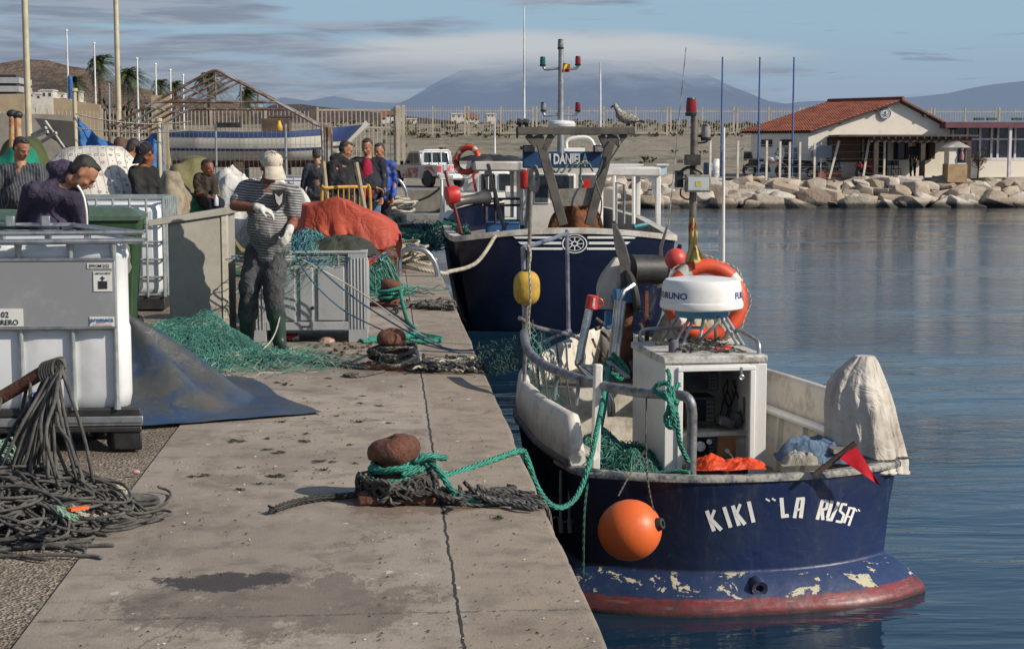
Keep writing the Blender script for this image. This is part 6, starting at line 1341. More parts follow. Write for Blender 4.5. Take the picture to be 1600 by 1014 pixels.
def wheelie(px,Y,w_,label,rz,torn=False):
 p=PY(px,300,Y);th=thing('wheelie_bin',label,'bin',(p.x,Y,0),rz=rz);th.scale=(1,1,1.10);hB=1.0
 mb=MB()
 P=[]
 for z,k in((.06,.78),(.5,.88),(.86,.97),(.9,1.04),(hB,1.06)):
  a=w_/2*k;b=w_/2*k*1.1;P.append([Vector(q)for q in((-a,-b,z),(a,-b,z),(a,b,z),(-a,b,z))])
 mb.grid([[r[j]for r in P]for j in range(4)],closed_u=True);mb.add(P[0],[(0,3,2,1)]);mb.add(P[-1],[(0,1,2,3)]);body=part('body',mb,bin_g,th,local=True,bev=.02)
 mb=MB();a=w_/2*1.12;b=a*1.1;n=18;rows=[]
 for i in range(n+1):
  v=i/n*2-1;rows.append([Vector((u*a,v*b,hB+.01+.06*(1-max(abs(u),abs(v))**5)*(1-.3*v)))for u in np.linspace(-1,1,n+1)])
 mb.grid(rows);mb.f=[f[::-1]for f in mb.f];mb.add([Vector(q)for q in((-a,-b,hB-.02),(a,-b,hB-.02),(a,b,hB-.02),(-a,b,hB-.02),(-a,-b,hB+.012),(a,-b,hB+.012),(a,b,hB+.012),(-a,b,hB+.012))],[(0,1,5,4),(1,2,6,5),(2,3,7,6),(3,0,4,7)]);part('lid',mb,M('bin lid',(.075,.12,.085),(.05,.085,.06),4,.5),th,local=True,ang=40)
 mb=MB();mb.tube([(-a*.7,-b*.98,.86),(-a*.7,-b*1.12,.9),(a*.1,-b*1.12,.9),(a*.1,-b*.98,.86)],.018,8);part('handle',mb,bin_g,body,local=True)
 for sx in(-1,1):mb=MB();mb.torus((sx*a*.75,b*.7,.12),.09,.035,Matrix.Rotation(R(90),3,'Y'),18,8);part('wheel',mb,black_rubber,th,local=True)
 if torn:
  rs_=random.Random(4);pts=[]
  for k in range(26):an_=2*math.pi*k/26;rr=1+rs_.uniform(-.16,.16);pts.append((a*.50+math.cos(an_)*a*.26*rr,.72+math.sin(an_)*.15*rr))
  mb=MB();mb.add([Vector((x_,-w_/2*1.1*(.78+.19*(z_-.06)/.8)-.012,z_))for x_,z_ in pts],[tuple(range(26))]);part('torn_sticker',mb,M('torn sticker',(.36,.33,.28),(.22,.2,.17),9,.8),body,local=True,smooth=False)
wheelie(158,13.2,.60,'dark green wheeled bin with a torn pale sticker, behind the man in the purple hoodie',R(4),True)
wheelie(-2,12.6,.60,'dark green wheeled bin cut by the left edge, before the grey shirted man',R(-6))
cab_m=M('cabinet paint',(.30,.285,.245),(.21,.195,.165),2.4,.75,bump=.12,lo=.42,hi=.7)
A_=PY(262,345,13.46);B_=PY(349,330,13.66);cb=thing('cabinet','grey green wooden cabinet with a slanted lid, behind the man mending nets','cabinet',(A_.x+.25,13.8,0))
dv=Vector((.035,.62,0));za_,zb_=1.03,1.09
def quadbox(a,b,d,z0a,z1a,z0b,z1b):
 a,b=Vector((a.x,a.y,0)),Vector((b.x,b.y,0));m=MB();v=[a+Vector((0,0,z0a)),b+Vector((0,0,z0b)),b+d+Vector((0,0,z0b)),a+d+Vector((0,0,z0a)),a+Vector((0,0,z1a)),b+Vector((0,0,z1b)),b+d+Vector((0,0,z1b)),a+d+Vector((0,0,z1a))]
 return m.add(v,[(0,3,2,1),(4,5,6,7),(0,1,5,4),(1,2,6,5),(2,3,7,6),(3,0,4,7)])
part('carcass',quadbox(A_,B_,dv,.0,za_,.0,zb_),cab_m,cb,bev=.006)
lu=(B_-A_).normalized();part('lid',quadbox(A_-lu*.16-dv*.06,B_+lu*.05-dv*.06,dv*1.15,za_-.025,za_+.028,zb_+.003,zb_+.06),cab_m,cb,bev=.006)
part('corner_board',quadbox(B_-lu*.02-dv*.02,B_+lu*.03-dv*.02,dv*.15,.0,zb_-.003,.0,zb_-.003),M('lit edge paint',(.42,.39,.32),(.3,.27,.22),4,.7),cb,bev=.004)  # paler strip paints sunlight onto the cabinet's right edge
a=PY(404,520,13.62);mb=MB();mb.bb((a.x-.04,13.95,.0),(a.x+.055,14.02,.50));st_b=thing('marker_board','yellow striped marker board standing behind the legs of the net mender','board',(a.x,13.95,0));part('board',mb,M('yellow paint',(.50,.36,.04),(.40,.33,.12),8,.6),st_b,smooth=False)
mb=MB()
for k in range(6):z=.06+k*.07;mb.bar((a.x-.035,13.947,z),(a.x+.05,13.947,z+.05),.006,.014)
part('stripe',mb,M('stripe grey',(.4,.36,.2),None,9,.7),st_b,smooth=False)
pb_m=M('grey box plastic',(.34,.345,.35),(.23,.23,.225),3.2,.55,bump=.06,lo=.5,hi=.78)
Y=13.62;X=lambda px:PY(px,450,Y).x;Z=lambda py:PY(500,py,Y).z;x0,x1,D=X(384),X(574),.86
pb=thing('pallet_box','grey slotted plastic pallet box filled with nets beside the net mender','box',((x0+x1)/2,Y+D/2,0));zt=Z(394);zl=Z(516)
mb=MB();t_=.04
mb.bb((x0+.08,Y+.02,zl),(x1-.08,Y+.05,zt-.10));mb.bb((x0+.02,Y+.1,zl),(x0+.05,Y+D-.1,zt-.01));mb.bb((x1-.05,Y+.1,zl),(x1-.02,Y+D-.1,zt-.01));mb.bb((x0+.08,Y+D-.05,zl),(x1-.08,Y+D-.02,zt-.01));mb.bb((x0+.05,Y+.05,zl+.01),(x1-.05,Y+D-.05,zl+.05));part('wall',mb,pb_m,pb,smooth=False)
for cx,cy in((x0,Y),(x1-.165,Y),(x0,Y+D-.165),(x1-.165,Y+D-.165)):
 mb=MB();mb.bb((cx,cy,0),(cx+.165,cy+.165,zt-.012))
 for k in range(5):mb.bb((cx+.02+k*.028,cy-.007,.12),(cx+.032+k*.028,cy+.002,zt-.05));mb.bb((cx+.163,cy+.02+k*.028,.12),(cx+.172,cy+.032+k*.028,zt-.05))
 part('corner_post',mb,pb_m,pb,bev=.005)
mb=MB();mb.bb((x0,Y-.004,zt-.012),(x1,Y+.06,zt+.008));mb.bb((x0,Y+D-.06,zt-.012),(x1,Y+D+.004,zt+.008));mb.bb((x0-.004,Y+.06,zt-.012),(x0+.06,Y+D-.06,zt+.008));mb.bb((x1-.06,Y+.06,zt-.012),(x1+.004,Y+D-.06,zt+.008));part('rim',mb,pb_m,pb,bev=.004)
mb=MB()
for k in range(5):mb.bb((x0+.165,Y+.012,zt-.03-k*.018),(x1-.165,Y+.035,zt-.022-k*.018))
for px in(480,528):mb.bb((X(px),Y+.008,zt-.11),(X(px)+.014,Y+.038,zt-.012))
part('slots',mb,pb_m,pb,smooth=False)
for pa,pb__ in((432,463),(466,491),(494,540)):
 mb=MB();mb.box(((X(pa)+X(pb__))/2,Y+.012,(zl+.08+zt-.13)/2),(X(pb__)-X(pa)-.02,.02,zt-.13-zl-.08));part('side_panel',mb,pb_m,pb,bev=.008)
mb=MB();mb.bb((x0+.165,Y-.002,zl),(x1-.165,Y+.018,zl+.07));part('lower_rail',mb,pb_m,pb,bev=.005)
mb=MB();mb.lathe([(.016,0),(.016,.004)],(X(488),Y-.003,.30),14,Matrix.Rotation(R(90),3,'X'));mb.bar((X(470),Y-.006,zl+.035),(X(484),Y-.006,zl+.035),.008);part('tap_hole',mb,black_rubber,pb,smooth=False)
def cloth(name,label,cat,P,mat,sub=1,group=None):
 mb=cloth_mb(P);o=single(name,label,cat,mb,mat,group,ang=180)
 s=o.modifiers.new('smooth','SUBSURF');s.levels=sub;s.render_levels=sub
 return o
oc=(-.36,15.2)
def H1(x,y):
 u=(x-oc[0])/.52;v=(y-oc[1])/.42;r=np.maximum(np.abs(u),np.abs(v))**2*.5+(u*u+v*v)*.4
 top=1.04+.22*fbm(x*2.6,y*2.6,3,4)-.22*np.clip(u+.1,0,2)
 h=np.where(r<1,top*np.clip((1.02-r)*3.2,0,1)**.6,0)
 box=np.where((np.abs(x-(x0+x1)/2)<.56)&(np.abs(y-(Y+D/2))<.42),zt-.02,0)
 return np.maximum(h,box)
P=drape(H1,(oc[0]-.03,oc[1]-.06),(1.26,1.16),(60,58),R(-14),1.4,110,8,seed=2)
tarp_orange=fabric('orange tarpaulin',(.43,.075,.042),(.30,.052,.032),3,.6,.6,5,160)
cloth('tarpaulin','orange tarpaulin draped over a heap behind the grey pallet box','tarpaulin',P,tarp_orange)
heap('tarpaulin','dark olive tarpaulin folded on top of the grey pallet box','tarpaulin',(X(528),Y+.34,zt-.04),(.30,.30),.20,fabric('olive tarpaulin',(.05,.055,.04),(.03,.032,.025),5,.7,.4),41)
def strand_heap(name,label,cat,c,size,hgt,mats,n,r_,seed,kind=None,L=14,base_mat=None,spread=1.0,group=None,cords=0):
 rs_=random.Random(seed);th=thing(name,label,cat,c,group)
 def hz(x,y):
  u=(x-c[0])/size[0];v=(y-c[1])/size[1];q=u*u+v*v
  return c[2]+hgt*max(0,1-q)**.8*(.6+.8*float(vnoise(np.array(u*2.4+seed),np.array(v*2.4),seed)))
 if base_mat:
  rows=[]
  for i in range(26):rows.append([Vector((c[0]+size[0]*math.cos(2*math.pi*i/25)*j/10,c[1]+size[1]*math.sin(2*math.pi*i/25)*j/10,hz(c[0]+size[0]*math.cos(2*math.pi*i/25)*j/10,c[1]+size[1]*math.sin(2*math.pi*i/25)*j/10)-.012))for j in range(11)])
  mb=MB();mb.grid(rows);part('bulk',mb,base_mat,th,ang=180)
 mats=list(mats)+([M('pale cord',(.50,.47,.36),(.3,.28,.2),4,.8)]if cords else[]);nm_=len(mats)-(1 if cords else 0)
 for mi,mt in enumerate(mats):
  mb=MB();nn_=cords if mi==nm_ else int(n/nm_)
  for k in range(nn_):
   a=rs_.uniform(0,6.28);q=math.sqrt(rs_.random())*.95*spread;x_,y_=c[0]+size[0]*q*math.cos(a),c[1]+size[1]*q*math.sin(a);d_=rs_.uniform(0,6.28);pts=[];st_=rs_.uniform(.025,.06)*(size[0]/.5)**.5;cur=rs_.gauss(0,.25 if mi<nm_ else .07)
   for j in range(L if mi<nm_ else 26):
    pts.append(Vector((x_,y_,hz(x_,y_)+abs(rs_.gauss(0,.018))+.004)));d_+=cur+rs_.gauss(0,.35);x_+=math.cos(d_)*st_;y_+=math.sin(d_)*st_
   mb.tube(smooth_path(pts,2),r_*rs_.uniform(.7,1.3),4,caps=False)
  part('strands' if mt in(net_green,net_teal,net_dark)else 'lines',mb,mt,th)
 return th
net_dark=M('net body',(.02,.10,.08),(.012,.05,.045),22,.95,bump=1.0,bsc=120)
strand_heap('fishing_net','teal fishing net piled at the feet of the net mender','net',(-1.62,12.75,0),(.62,.66),.27,[net_green,net_teal,net_green,net_teal],1500,.0017,4,base_mat=net_dark,cords=24)
o1=kw((-.55,1.40,-.64));strand_heap('fishing_net','dark green net heaped on the port deck of the near boat','net',tuple(o1),(.40,.68),.36,[net_green,M('dark net twine',(.012,.075,.065),(.008,.04,.035),4,.8,bump=0),net_green,net_teal],700,.0032,5,base_mat=net_dark)
strand_heap('fishing_net','loose green net spread thinly on the concrete behind the blue tarpaulin','net',(-1.0,12.3,0),(.5,.33),.07,[net_teal,net_green],220,.0019,14,cords=14)
strand_heap('fishing_net','green and blue nets lying in the grey pallet box','net',(X(470),Y+.4,zt-.08),(.36,.36),.20,[net_green,M('blue twine',(.03,.08,.24),None,4,.7),net_teal],300,.004,9,base_mat=net_dark)
strand_heap('fishing_net','green nets heaped behind the orange tarpaulin by the yellow barrier','net',(-.62,18.6,0),(.8,.7),.62,[net_green,net_teal,M('dark twine',(.02,.05,.04),None,4,.8)],340,.006,10,base_mat=net_dark)
strand_heap('fishing_net','green nets lying along the quay edge beyond the second steel hoop','net',(.25,27.5,0),(.55,2.2),.38,[net_green,net_teal],300,.007,12,base_mat=net_dark)
strand_heap('fishing_net','green net hanging low between the quay and the port side of the navy boat','net',(.95,26.0,.1),(.5,1.0),.35,[net_green,net_dark],160,.007,18)
def H2(x,y):
 d1=np.hypot((x+1.72)/.46,(y-10.42)/.55);h=.60*np.clip(1-d1*.55,0,1)**1.15
 d2=np.hypot((x+1.02)/.5,(y-10.9)/.4);return np.maximum(np.maximum(h,.10*np.clip(1-d2,0,1))*(1+.32*np.sin(np.arctan2(y-10.42,x+1.72)*7+1.0)*np.clip(d1*.8,0,1)),np.where(x<-1.24,-.012,0))+.02*fbm(x*5,y*5,3,3)
P=drape(H2,(-1.22,10.28),(1.12,1.38),(58,68),R(24),.75,100,8,seed=6,slack=1.06)
t=NT('dirty blue tarpaulin');co=t.coord('Object');n1=t.noise(co,2.6,6,.6,.8);n2=t.noise(co,16,5,.65)
col=t.mix(t.ramp(n1,.32,.54),(.022,.042,.088),(.055,.058,.056));col=t.mix(t.math('MULTIPLY',t.ramp(n2,.5,.72),.5),col,(.10,.09,.075));col=t.mix(t.math('MULTIPLY',t.ramp(t.noise(co,1.3,5,.6),.56,.68),.5),col,(.11,.06,.03))
z_=t.xyz(co)[2];col=t.mix(t.math('MULTIPLY',t.ramp(t.math('ADD',z_,t.math('MULTIPLY',n1,.22)),.18,.08),.65),col,(.022,.05,.115));t.bsdf(col,t.math('ADD',.26,t.math('MULTIPLY',n2,.3)),0,t.bump(t.noise(co,8,4,.6,1.0),.35,.02))
cloth('tarpaulin','dirty blue tarpaulin slumped on the ground against the nearest caged tank','tarpaulin',P,t.m)
p=PZ(312,556);bk=thing('bucket','black rubber bucket standing behind the blue tarpaulin','bucket',p);mb=MB();mb.lathe([(.0,0),(.085,0),(.13,.15),(.138,.152),(.128,.14),(.08,.02),(0,.02)],p,28,caps=False);part('pail',mb,black_rubber,bk);mb=MB();mb.tube([p+Vector((.02+.04*math.cos(a),-.09,.155+.05*math.sin(a)))for a in np.linspace(0,math.pi,10)],.008,6);part('handle',mb,black_rubber,bk)
def dome(name,label,cat,px0,px1,pytop,Y,depth,mat,seed,skew=.5,folds=.05,zb=0.0,pat=None):
 """a cloth dropped over a lumpy heap"""
 a=PY(px0,300,Y);b=PY(px1,300,Y);zt_=PY((px0+px1)/2,pytop,Y).z;cx=(a.x+b.x)/2;hw=(b.x-a.x)/2;rs_=random.Random(seed)
 lumps=[(cx+skew*hw*.4,Y,.80 if pat else .62,zt_-.015)]+[(cx+rs_.uniform(-.62,.62)*hw,Y+rs_.uniform(-.5,.3)*depth,rs_.uniform(.3,.5),zt_*rs_.uniform(.62,.93))for k in range(6)]
 def H(x,y):
  h=np.zeros_like(x)
  for lx,ly,lr,lz in lumps:
   q=((x-lx)/(hw*lr*1.25))**2+((y-ly)/(depth*lr*1.25))**2;h=np.maximum(h,lz*np.clip(1.15-q*.75,0,1)**.55*(q<1.5))
  q=((x-cx)/hw)**2+((y-Y)/depth)**2
  return np.maximum(h,zt_*.6*np.clip(1-q,0,1)**.4)
 L=2*hw+zt_*.9;D=2*depth+zt_*.9;n_=46
 P=drape(H,(cx,Y-.05),(L,D),(n_,int(n_*min(1.2,max(.8,D/L)))),R(rs_.uniform(-12,12)),zt_+.1,60,7,seed=seed)
 cr=fbm(P[...,0]*3.2+P[...,2]*2,P[...,2]*3.2+P[...,1]*3,4,seed);cr2=fbm(P[...,0]*8+P[...,1]*3,P[...,2]*8+P[...,1]*5,3,seed+7);rd=np.abs(cr-.46)+np.abs(cr2-.46)*.45;P=P+np.stack([(cr-.46)*.5,rd*-.75,(fbm(P[...,1]*3+5,P[...,0]*3,3,seed+1)-.46)*.35],-1)*folds*4.5
 mb=cloth_mb(P);o=single(name,label,cat,mb,mat,ang=180);m_=o.modifiers.new('smooth','SUBSURF');m_.levels=m_.render_levels=1;return o
def pattern_mat():
 t=NT('printed sheet');co=t.coord('Object');n=t.noise(co,3,5,.6);x=t.xyz(co)
 vo=t.n('ShaderNodeTexVoronoi',feature='F1');t.l(t.coord('Object',(11,11,14)),vo.inputs['Vector']);vo.inputs['Scale'].default_value=1;vo.inputs['Randomness'].default_value=.35
 ringm=t.math('LESS_THAN',t.math('ABSOLUTE',t.math('SUBTRACT',vo.outputs['Distance'],.22)),.075)
 sx=t.math('LESS_THAN',t.math('PINGPONG',t.math('ADD',x[0],t.math('MULTIPLY',x[2],.3)),.045),.006)
 col=t.mix(t.ramp(n,.4,.7),(.60,.57,.51),(.42,.39,.34));col=t.mix(t.math('MULTIPLY',ringm,.8),col,(.16,.13,.125));col=t.mix(t.math('MULTIPLY',sx,.7),col,(.25,.22,.2))
 t.bsdf(col,.85,0,t.bump(t.noise(co,5,4,.5,1),.5,.04));return t.m
dome('sheet','white printed sheet covering a tall heap of nets behind the green bin','sheet',46,252,228,19.6,.75,pattern_mat(),3,.0,.04,pat=1)
dome('tarpaulin','emerald green tarpaulin over nets behind the man in the striped grey shirt','tarpaulin',-30,78,228,22.5,.8,fabric('emerald tarp',(.012,.19,.11),(.01,.12,.08),3,.6,.4),5)
dome('tarpaulin','olive green tarpaulin heap behind the emerald one at the left edge','tarpaulin',-40,92,214,26,.9,fabric('olive tarp',(.07,.085,.03),(.05,.055,.02),3,.7,.4),7)
dome('tarpaulin','khaki canvas heap just left of the seated man','tarpaulin',250,350,244,25.5,.9,fabric('khaki canvas',(.17,.155,.07),(.10,.09,.05),3,.8,.5),9,.2,.07)
dome('net_heap','beige heap of old netting between the printed sheet and the seated man','net',232,302,264,22.0,.7,M('old netting',(.30,.25,.18),(.17,.14,.10),9,.95,bump=.9,bsc=60),11,.1,.08)
dome('net_heap','green net heap beneath the seated man by the grey cabinet','net',262,352,303,22.3,.7,M('net green heap',(.015,.12,.05),(.01,.07,.04),12,.9,bump=.8),13,.0,.08)
ws=fabric('white sheet',(.60,.59,.56),(.42,.41,.39),3,.8,.8,4)
q=PY(386,300,28);heap('sheet','crumpled white sheet over boxes right of the seated man','sheet',(q.x,28,0),(1.25,.9),1.42,ws,15,70,1.5)
q=PY(470,300,27);heap('sheet','white sheeting low behind the shoulder of the net mender','sheet',(q.x,27,0),(1.0,.9),1.12,ws,19,70,1.6)
for k,(px,py,Y_,s_)in enumerate(((262,352,18.5,.3),(640,350,33,.7),(662,352,33.5,.8),(648,372,27.5,.55))):
 p=PZ(px,py+12);mb=MB();mb.box((p.x,p.y,.2),(s_,s_*.7,.36),.15);mb.bb((p.x-s_*.42,p.y-s_*.3,.36),(p.x+s_*.42,p.y+s_*.3,.385))
 single('crate',['pale grey crate between the caged tank and the cabinet','dark fish crate on the quay past the tarpaulin, left of three','grey fish crate on the quay edge, right of three','small black fish crate nearest the steel hoop'][k],'crate',mb,[tank_m,black_rubber,M('crate grey',(.2,.2,.19),None,5,.6),black_rubber][k],bev=.02)
Yf,nA,dY=34.0,5,1.45
xl,xr=PY(171,193,Yf).x,PY(503,198,Yf).x;ap=PY(336,111,Yf);ze=PY(171,195,Yf).z
fr=thing('tent_frame','rusty steel frame of a gabled tent without its cover','frame',((xl+xr)/2,Yf+3,0));za_=0
for k in range(nA):
 y=Yf+k*dY;mb=MB();axp=Vector((ap.x,y,ap.z))
 mb.tube(smooth_path([(xl,y,0),(xl,y,ze-.15),(xl+.12,y,ze),tuple(Vector((xl,y,ze)).lerp(axp,.5)),tuple(axp+Vector((-.25,0,-.10))),tuple(axp),tuple(axp+Vector((.25,0,-.10))),tuple(Vector((xr,y,ze)).lerp(axp,.5)),(xr-.12,y,ze),(xr,y,ze-.15),(xr,y,0)],5),.030,8)
 part('arch',mb,rusty_steel,fr)
 if k in(0,4):
  mb=MB();q=.42;zq=ze+(ap.z-ze)*q;mb.tube([(xl+(ap.x-xl)*q,y,zq),(xr+(ap.x-xr)*q,y,zq)],.028,8)
  for s_ in(.3,.5,.7):xx=xl+(xr-xl)*s_;mb.tube([(xx,y,zq),(xx,y,min(ap.z,ze+(ap.z-ze)*min(1,2*min(s_,1-s_))*1.0))],.02,6)
  part('cross_tie',mb,rusty_steel,fr)
for s_,side in((0,-1),(.35,-1),(.7,-1),(1,0),(.7,1),(.35,1),(0,1)):
 xx=ap.x+(1-s_)*((xl if side<0 else xr)-ap.x)if side else ap.x;zz=ze+(ap.z-ze)*s_;mb=MB();mb.tube([(xx,Yf,zz-.02),(xx,Yf+dY*(nA-1),zz-.02)],.018,8);part('purlin',mb,rusty_steel,fr)
mb=MB();mb.tube([(xr+.1,Yf+.2,0),(xr+.12,Yf+.2,ze-.05)],.05,8);part('end_post',mb,rusty_steel,fr)
a,b=PY(113,172,33.5),PY(252,196,33.5);rows=[]
for i in range(60):
 u=i/59;row=[]
 top=a.lerp(b,u).z-1.0*4*u*(1-u)*.55-(.0 if u>.05 else 0);bot=.15+.75*(1-u)*4*u*.5 if True else 0
 for j in range(26):
  v=j/25;wv=.18*math.sin(u*17+v*3)*(.3+v)+.10*math.sin(u*31+2);row.append(Vector((a.x+(b.x-a.x)*u,33.5+wv+.3*(float(fbm(np.array(u*7),np.array(v*4),3,2))-.45),top+(bot-top)*v*(.65+.35*float(vnoise(np.array(u*7),np.array(3.),6))))))
 rows.append(row)
mb=MB();mb.grid(rows);bs=single('tarpaulin','torn bright blue sheet sagging between posts beside the rusty tent frame','tarpaulin',mb,fabric('torn blue sheet',(.055,.17,.40),(.03,.10,.28),2.5,.6,.6,5),ang=180)
for px,top,lab in((116,143,'pale steel post holding the left end of the torn blue sheet'),(248,190,'pale steel post holding the right end of the torn blue sheet')):
 a=PY(px,top,33.4);mb=MB();mb.tube([(a.x,33.4,0),(a.x,33.4,a.z)],.045,8);mb.lathe([(.07,0),(.07,.06)],(a.x,33.4,a.z),10);single('post',lab,'post',mb,pole_cream)
mb=MB();mb.tube(sag(PY(118,178,33.3),PY(300,190,33.3),.12),.015,5);mb.tube(sag(PY(118,200,33.2),PY(330,200,33.2),.1),.01,5);single('guy_rope','pale rope strung above the torn blue sheet','rope',mb,pale_rope)
aw=thing('broken_awning','collapsed dark awning with tilted pale struts at the left','awning',PY(85,235,30));q=[PY(54,185,30),PY(113,190,30.5),PY(116,236,30.5),PY(70,208,29.5)];mb=MB();mb.add(q+[p_+Vector((0,.12,-.04))for p_ in q],[(0,3,2,1),(4,5,6,7),(0,1,5,4),(1,2,6,5),(2,3,7,6),(3,0,4,7)]);part('sheet',mb,M('dark awning',(.016,.015,.015),(.03,.028,.026),3,.8),aw,smooth=False)
for q0,q1 in(((40,218),(75,206)),((60,225),(88,208)),((70,190),(100,232)),((50,212),(72,200))):mb=MB();mb.bar(PY(*q0,29.6),PY(*q1,29.4),.05);part('strut',mb,M('pale strut',(.45,.42,.38),(.2,.17,.15),5,.6),aw,smooth=False)
for(q0,q1,lab)in(((14,244),(19,178),'rust streaked orange post with a black cap, left of a pair'),((33,232),(27,180),'pale leaning post with a black cap, right of a pair')):
 a,b=PY(*q0,23.5),PY(*q1,23.5);a.z=0;th=thing('capped_post',lab,'post',a);mb=MB();mb.tube([a,b],.045,10);part('shaft',mb,M('orange rusted paint',(.48,.30,.16),(.36,.12,.04),6,.7,lo=.48,hi=.58),th)
 mb=MB();mb.sph(b,(.08,.06,.06));part('cap',mb,black_rubber,th);mb=MB();a2=a.lerp(b,.72);mb.sph(a2,(.07,.06,.05));part('clamp',mb,black_rubber,th)
bb=thing('beached_boat','old white wooden boat with navy stripes laid up behind the wire fence','boat',(-4.6,41,0));Yb=41.0
def bx(px):return PY(px,220,Yb).x
Lx0,Lx1=bx(262),bx(556);Z1=lambda py:1.62+(237-py)/(2500/Yb)
ST=[(0,.75,Z1(205)),(.15,.92,Z1(206)),(.4,1.0,Z1(207)),(.65,.97,Z1(206)),(.82,.75,Z1(202)),(.93,.38,Z1(198)),(1.0,.02,Z1(195))]
def bsec(u):
 k=np.interp(u,[s[0]for s in ST],[s[1]for s in ST]);zt_=np.interp(u,[s[0]for s in ST],[s[2]for s in ST]);return float(k),float(zt_)
bands=[(.0,.20,'rusty bottom'),(.20,.46,'lower strake'),(.46,.53,'lower stripe'),(.53,.83,'upper strake'),(.83,1.0,'sheer stripe')]
zk=Z1(262)
def bmap(u,v,out=0.0):
 k,zt_=bsec(u);f_=math.sin(min(1,v*1.1)*math.pi/2)**.35;rake=.35*max(0,u-.8)/.2*v;lean=(1-v)*max(0,u-.8)/.2*.9
 x_=Lx0+(Lx1-Lx0)*u-lean+rake*.6;return Vector((x_,Yb-(1.15*k*f_+out)+1.15,zk+(zt_-zk)*v))
navy_b=M('boat navy',(.035,.06,.17),(.06,.09,.2),4,.5,lo=.5,hi=.7);strake_m=M('peeling white',(.60,.57,.50),(.30,.22,.15),3.2,.7,lo=.54,hi=.74,bump=.3)
for v0,v1,nm in bands:
 for sgn in(1,-1):
  rows=[]
  for i in range(61):
   row=[]
   for j in range(7):
    q=bmap(i/60,v0+(v1-v0)*j/6,.006 if 'stripe' in nm else 0)
    if sgn<0:q=Vector((q.x,2*(Yb+1.15)-q.y,q.z))
    row.append(q)
   rows.append(row)
  mb=MB();mb.grid(rows);part(nm.replace(' ','_'),mb,{'rusty bottom':M('boat bottom',(.12,.05,.04),(.25,.2,.16),4,.8),'lower strake':strake_m,'lower stripe':navy_b,'upper strake':strake_m,'sheer stripe':navy_b}[nm],bb)
mb=MB()
for sgn in(1,-1):
 rows=[]
 for i in range(20):
  u=.84+.16*i/19;row=[]
  for j in range(8):
   q=bmap(u,.64+.37*j/7,.02);q.z+=.0
   if sgn<0:q=Vector((q.x,2*(Yb+1.15)-q.y,q.z))
   row.append(q)
  rows.append(row)
 mb.grid(rows)
part('bow_paint',mb,navy_b,bb)
mb=MB();a=bmap(1,1.0);b=bmap(1,.2);mb.bar(a+Vector((.08,0,.06)),b+Vector((-.05,0,0)),.16,.14);part('stem',mb,strake_m,bb,smooth=False)
mb=MB();rows=[[Vector((bmap(i/40,1).x,y_,bmap(i/40,1).z-.04))for y_ in(bmap(i/40,1).y+.03,2*(Yb+1.15)-bmap(i/40,1).y-.03)]for i in range(41)];mb.grid(rows);part('deck',mb,wood_grey,bb)
mb=MB();a=PY(430,190,Yb+.6);mb.bb((a.x-.35,Yb+.6,Z1(207)),(a.x+.35,Yb+1.6,Z1(186)));mb.bb((bx(415),Yb+.7,Z1(184)),(bx(455),Yb+1.5,Z1(181.5)));part('winch_house',mb,wood_brown,bb,smooth=False)
mb=MB();a=PY(357,200,Yb+.6);mb.box((a.x,Yb+.8,Z1(196)),(.6,.5,.12));part('hatch',mb,black_metal,bb,smooth=False)
for px in(300,370,440,500):mb=MB();a=bx(px);mb.bb((a-.12,Yb+.3,0),(a+.12,Yb+2,zk+.15));part('prop',mb,wood_brown,bb,smooth=False)
mb=MB();a=PY(436,197,Yb+.2);mb.lathe([(.08,0),(.09,.1),(.05,.2),(.04,.25)],a-Vector((0,0,.12)),12);single('bottle','yellow plastic bottle standing on the deck of the beached boat','bottle',mb,M('yellow plastic',(.55,.36,.03),None,5,.5))
wf=thing('wire_fence','galvanised mesh fence panels in front of the beached boat','fence',(-5,36,0))
for x_0,x_1 in((255,338),(338,447),(447,500)):
 a,b=PY(x_0,250,37.5),PY(x_1,250,37.5);z1=2.15;mb=MB();n_=int((b.x-a.x)/.1)
 for i in range(1,n_):x_=a.x+(b.x-a.x)*i/n_;mb.bar((x_,37.5,.1),(x_,37.5,z1),.007)
 for j in range(8):mb.bar((a.x,37.503,.1+j*.28),(b.x,37.503,.1+j*.28),.007)
 part('mesh_panel',mb,galv,wf,smooth=False);mb=MB();mb.tube([(a.x,37.5,0),(a.x,37.5,z1+.1)],.03,8);part('post',mb,galv,wf)
yb=thing('crowd_barrier','yellow tube crowd barrier in front of the group of men','barrier',PY(545,320,21));yel=M('barrier yellow',(.50,.27,.03),(.32,.18,.05),6,.5);Yc=20.6
a,b=PY(503,300,Yc),PY(578,300,Yc+.35);zt_=PY(540,294,Yc).z;mb=MB();mb.tube(smooth_path([(a.x,a.y,.12),(a.x,a.y,zt_-.08),(a.x+.08,a.y,zt_),(b.x-.08,b.y,zt_),(b.x,b.y,zt_-.08),(b.x,b.y,.12)],4),.022,8);mb.tube([(a.x,a.y,.2),(b.x,b.y,.2)],.018,8);part('frame',mb,yel,yb)
mb=MB()
for i in range(1,9):q=Vector((a.x,a.y,0)).lerp(Vector((b.x,b.y,0)),i/9);mb.tube([q+Vector((0,0,.2)),q+Vector((0,0,zt_))],.011,6)
part('bars',mb,yel,yb)
for q0,q1,Y_,lab in(((512,320),(505,252),22,'pale wooden pole leaning by the tent post, left of the man in black'),((571,335),(556,254),20.5,'pale wooden pole held upright between the man in black and the man in red')):mb=MB();mb.tube([PY(*q0,Y_),PY(*q1,Y_)],.03,8);single('wooden_pole',lab,'pole',mb,M('pale pole',(.38,.30,.2),(.25,.19,.12),5,.8))
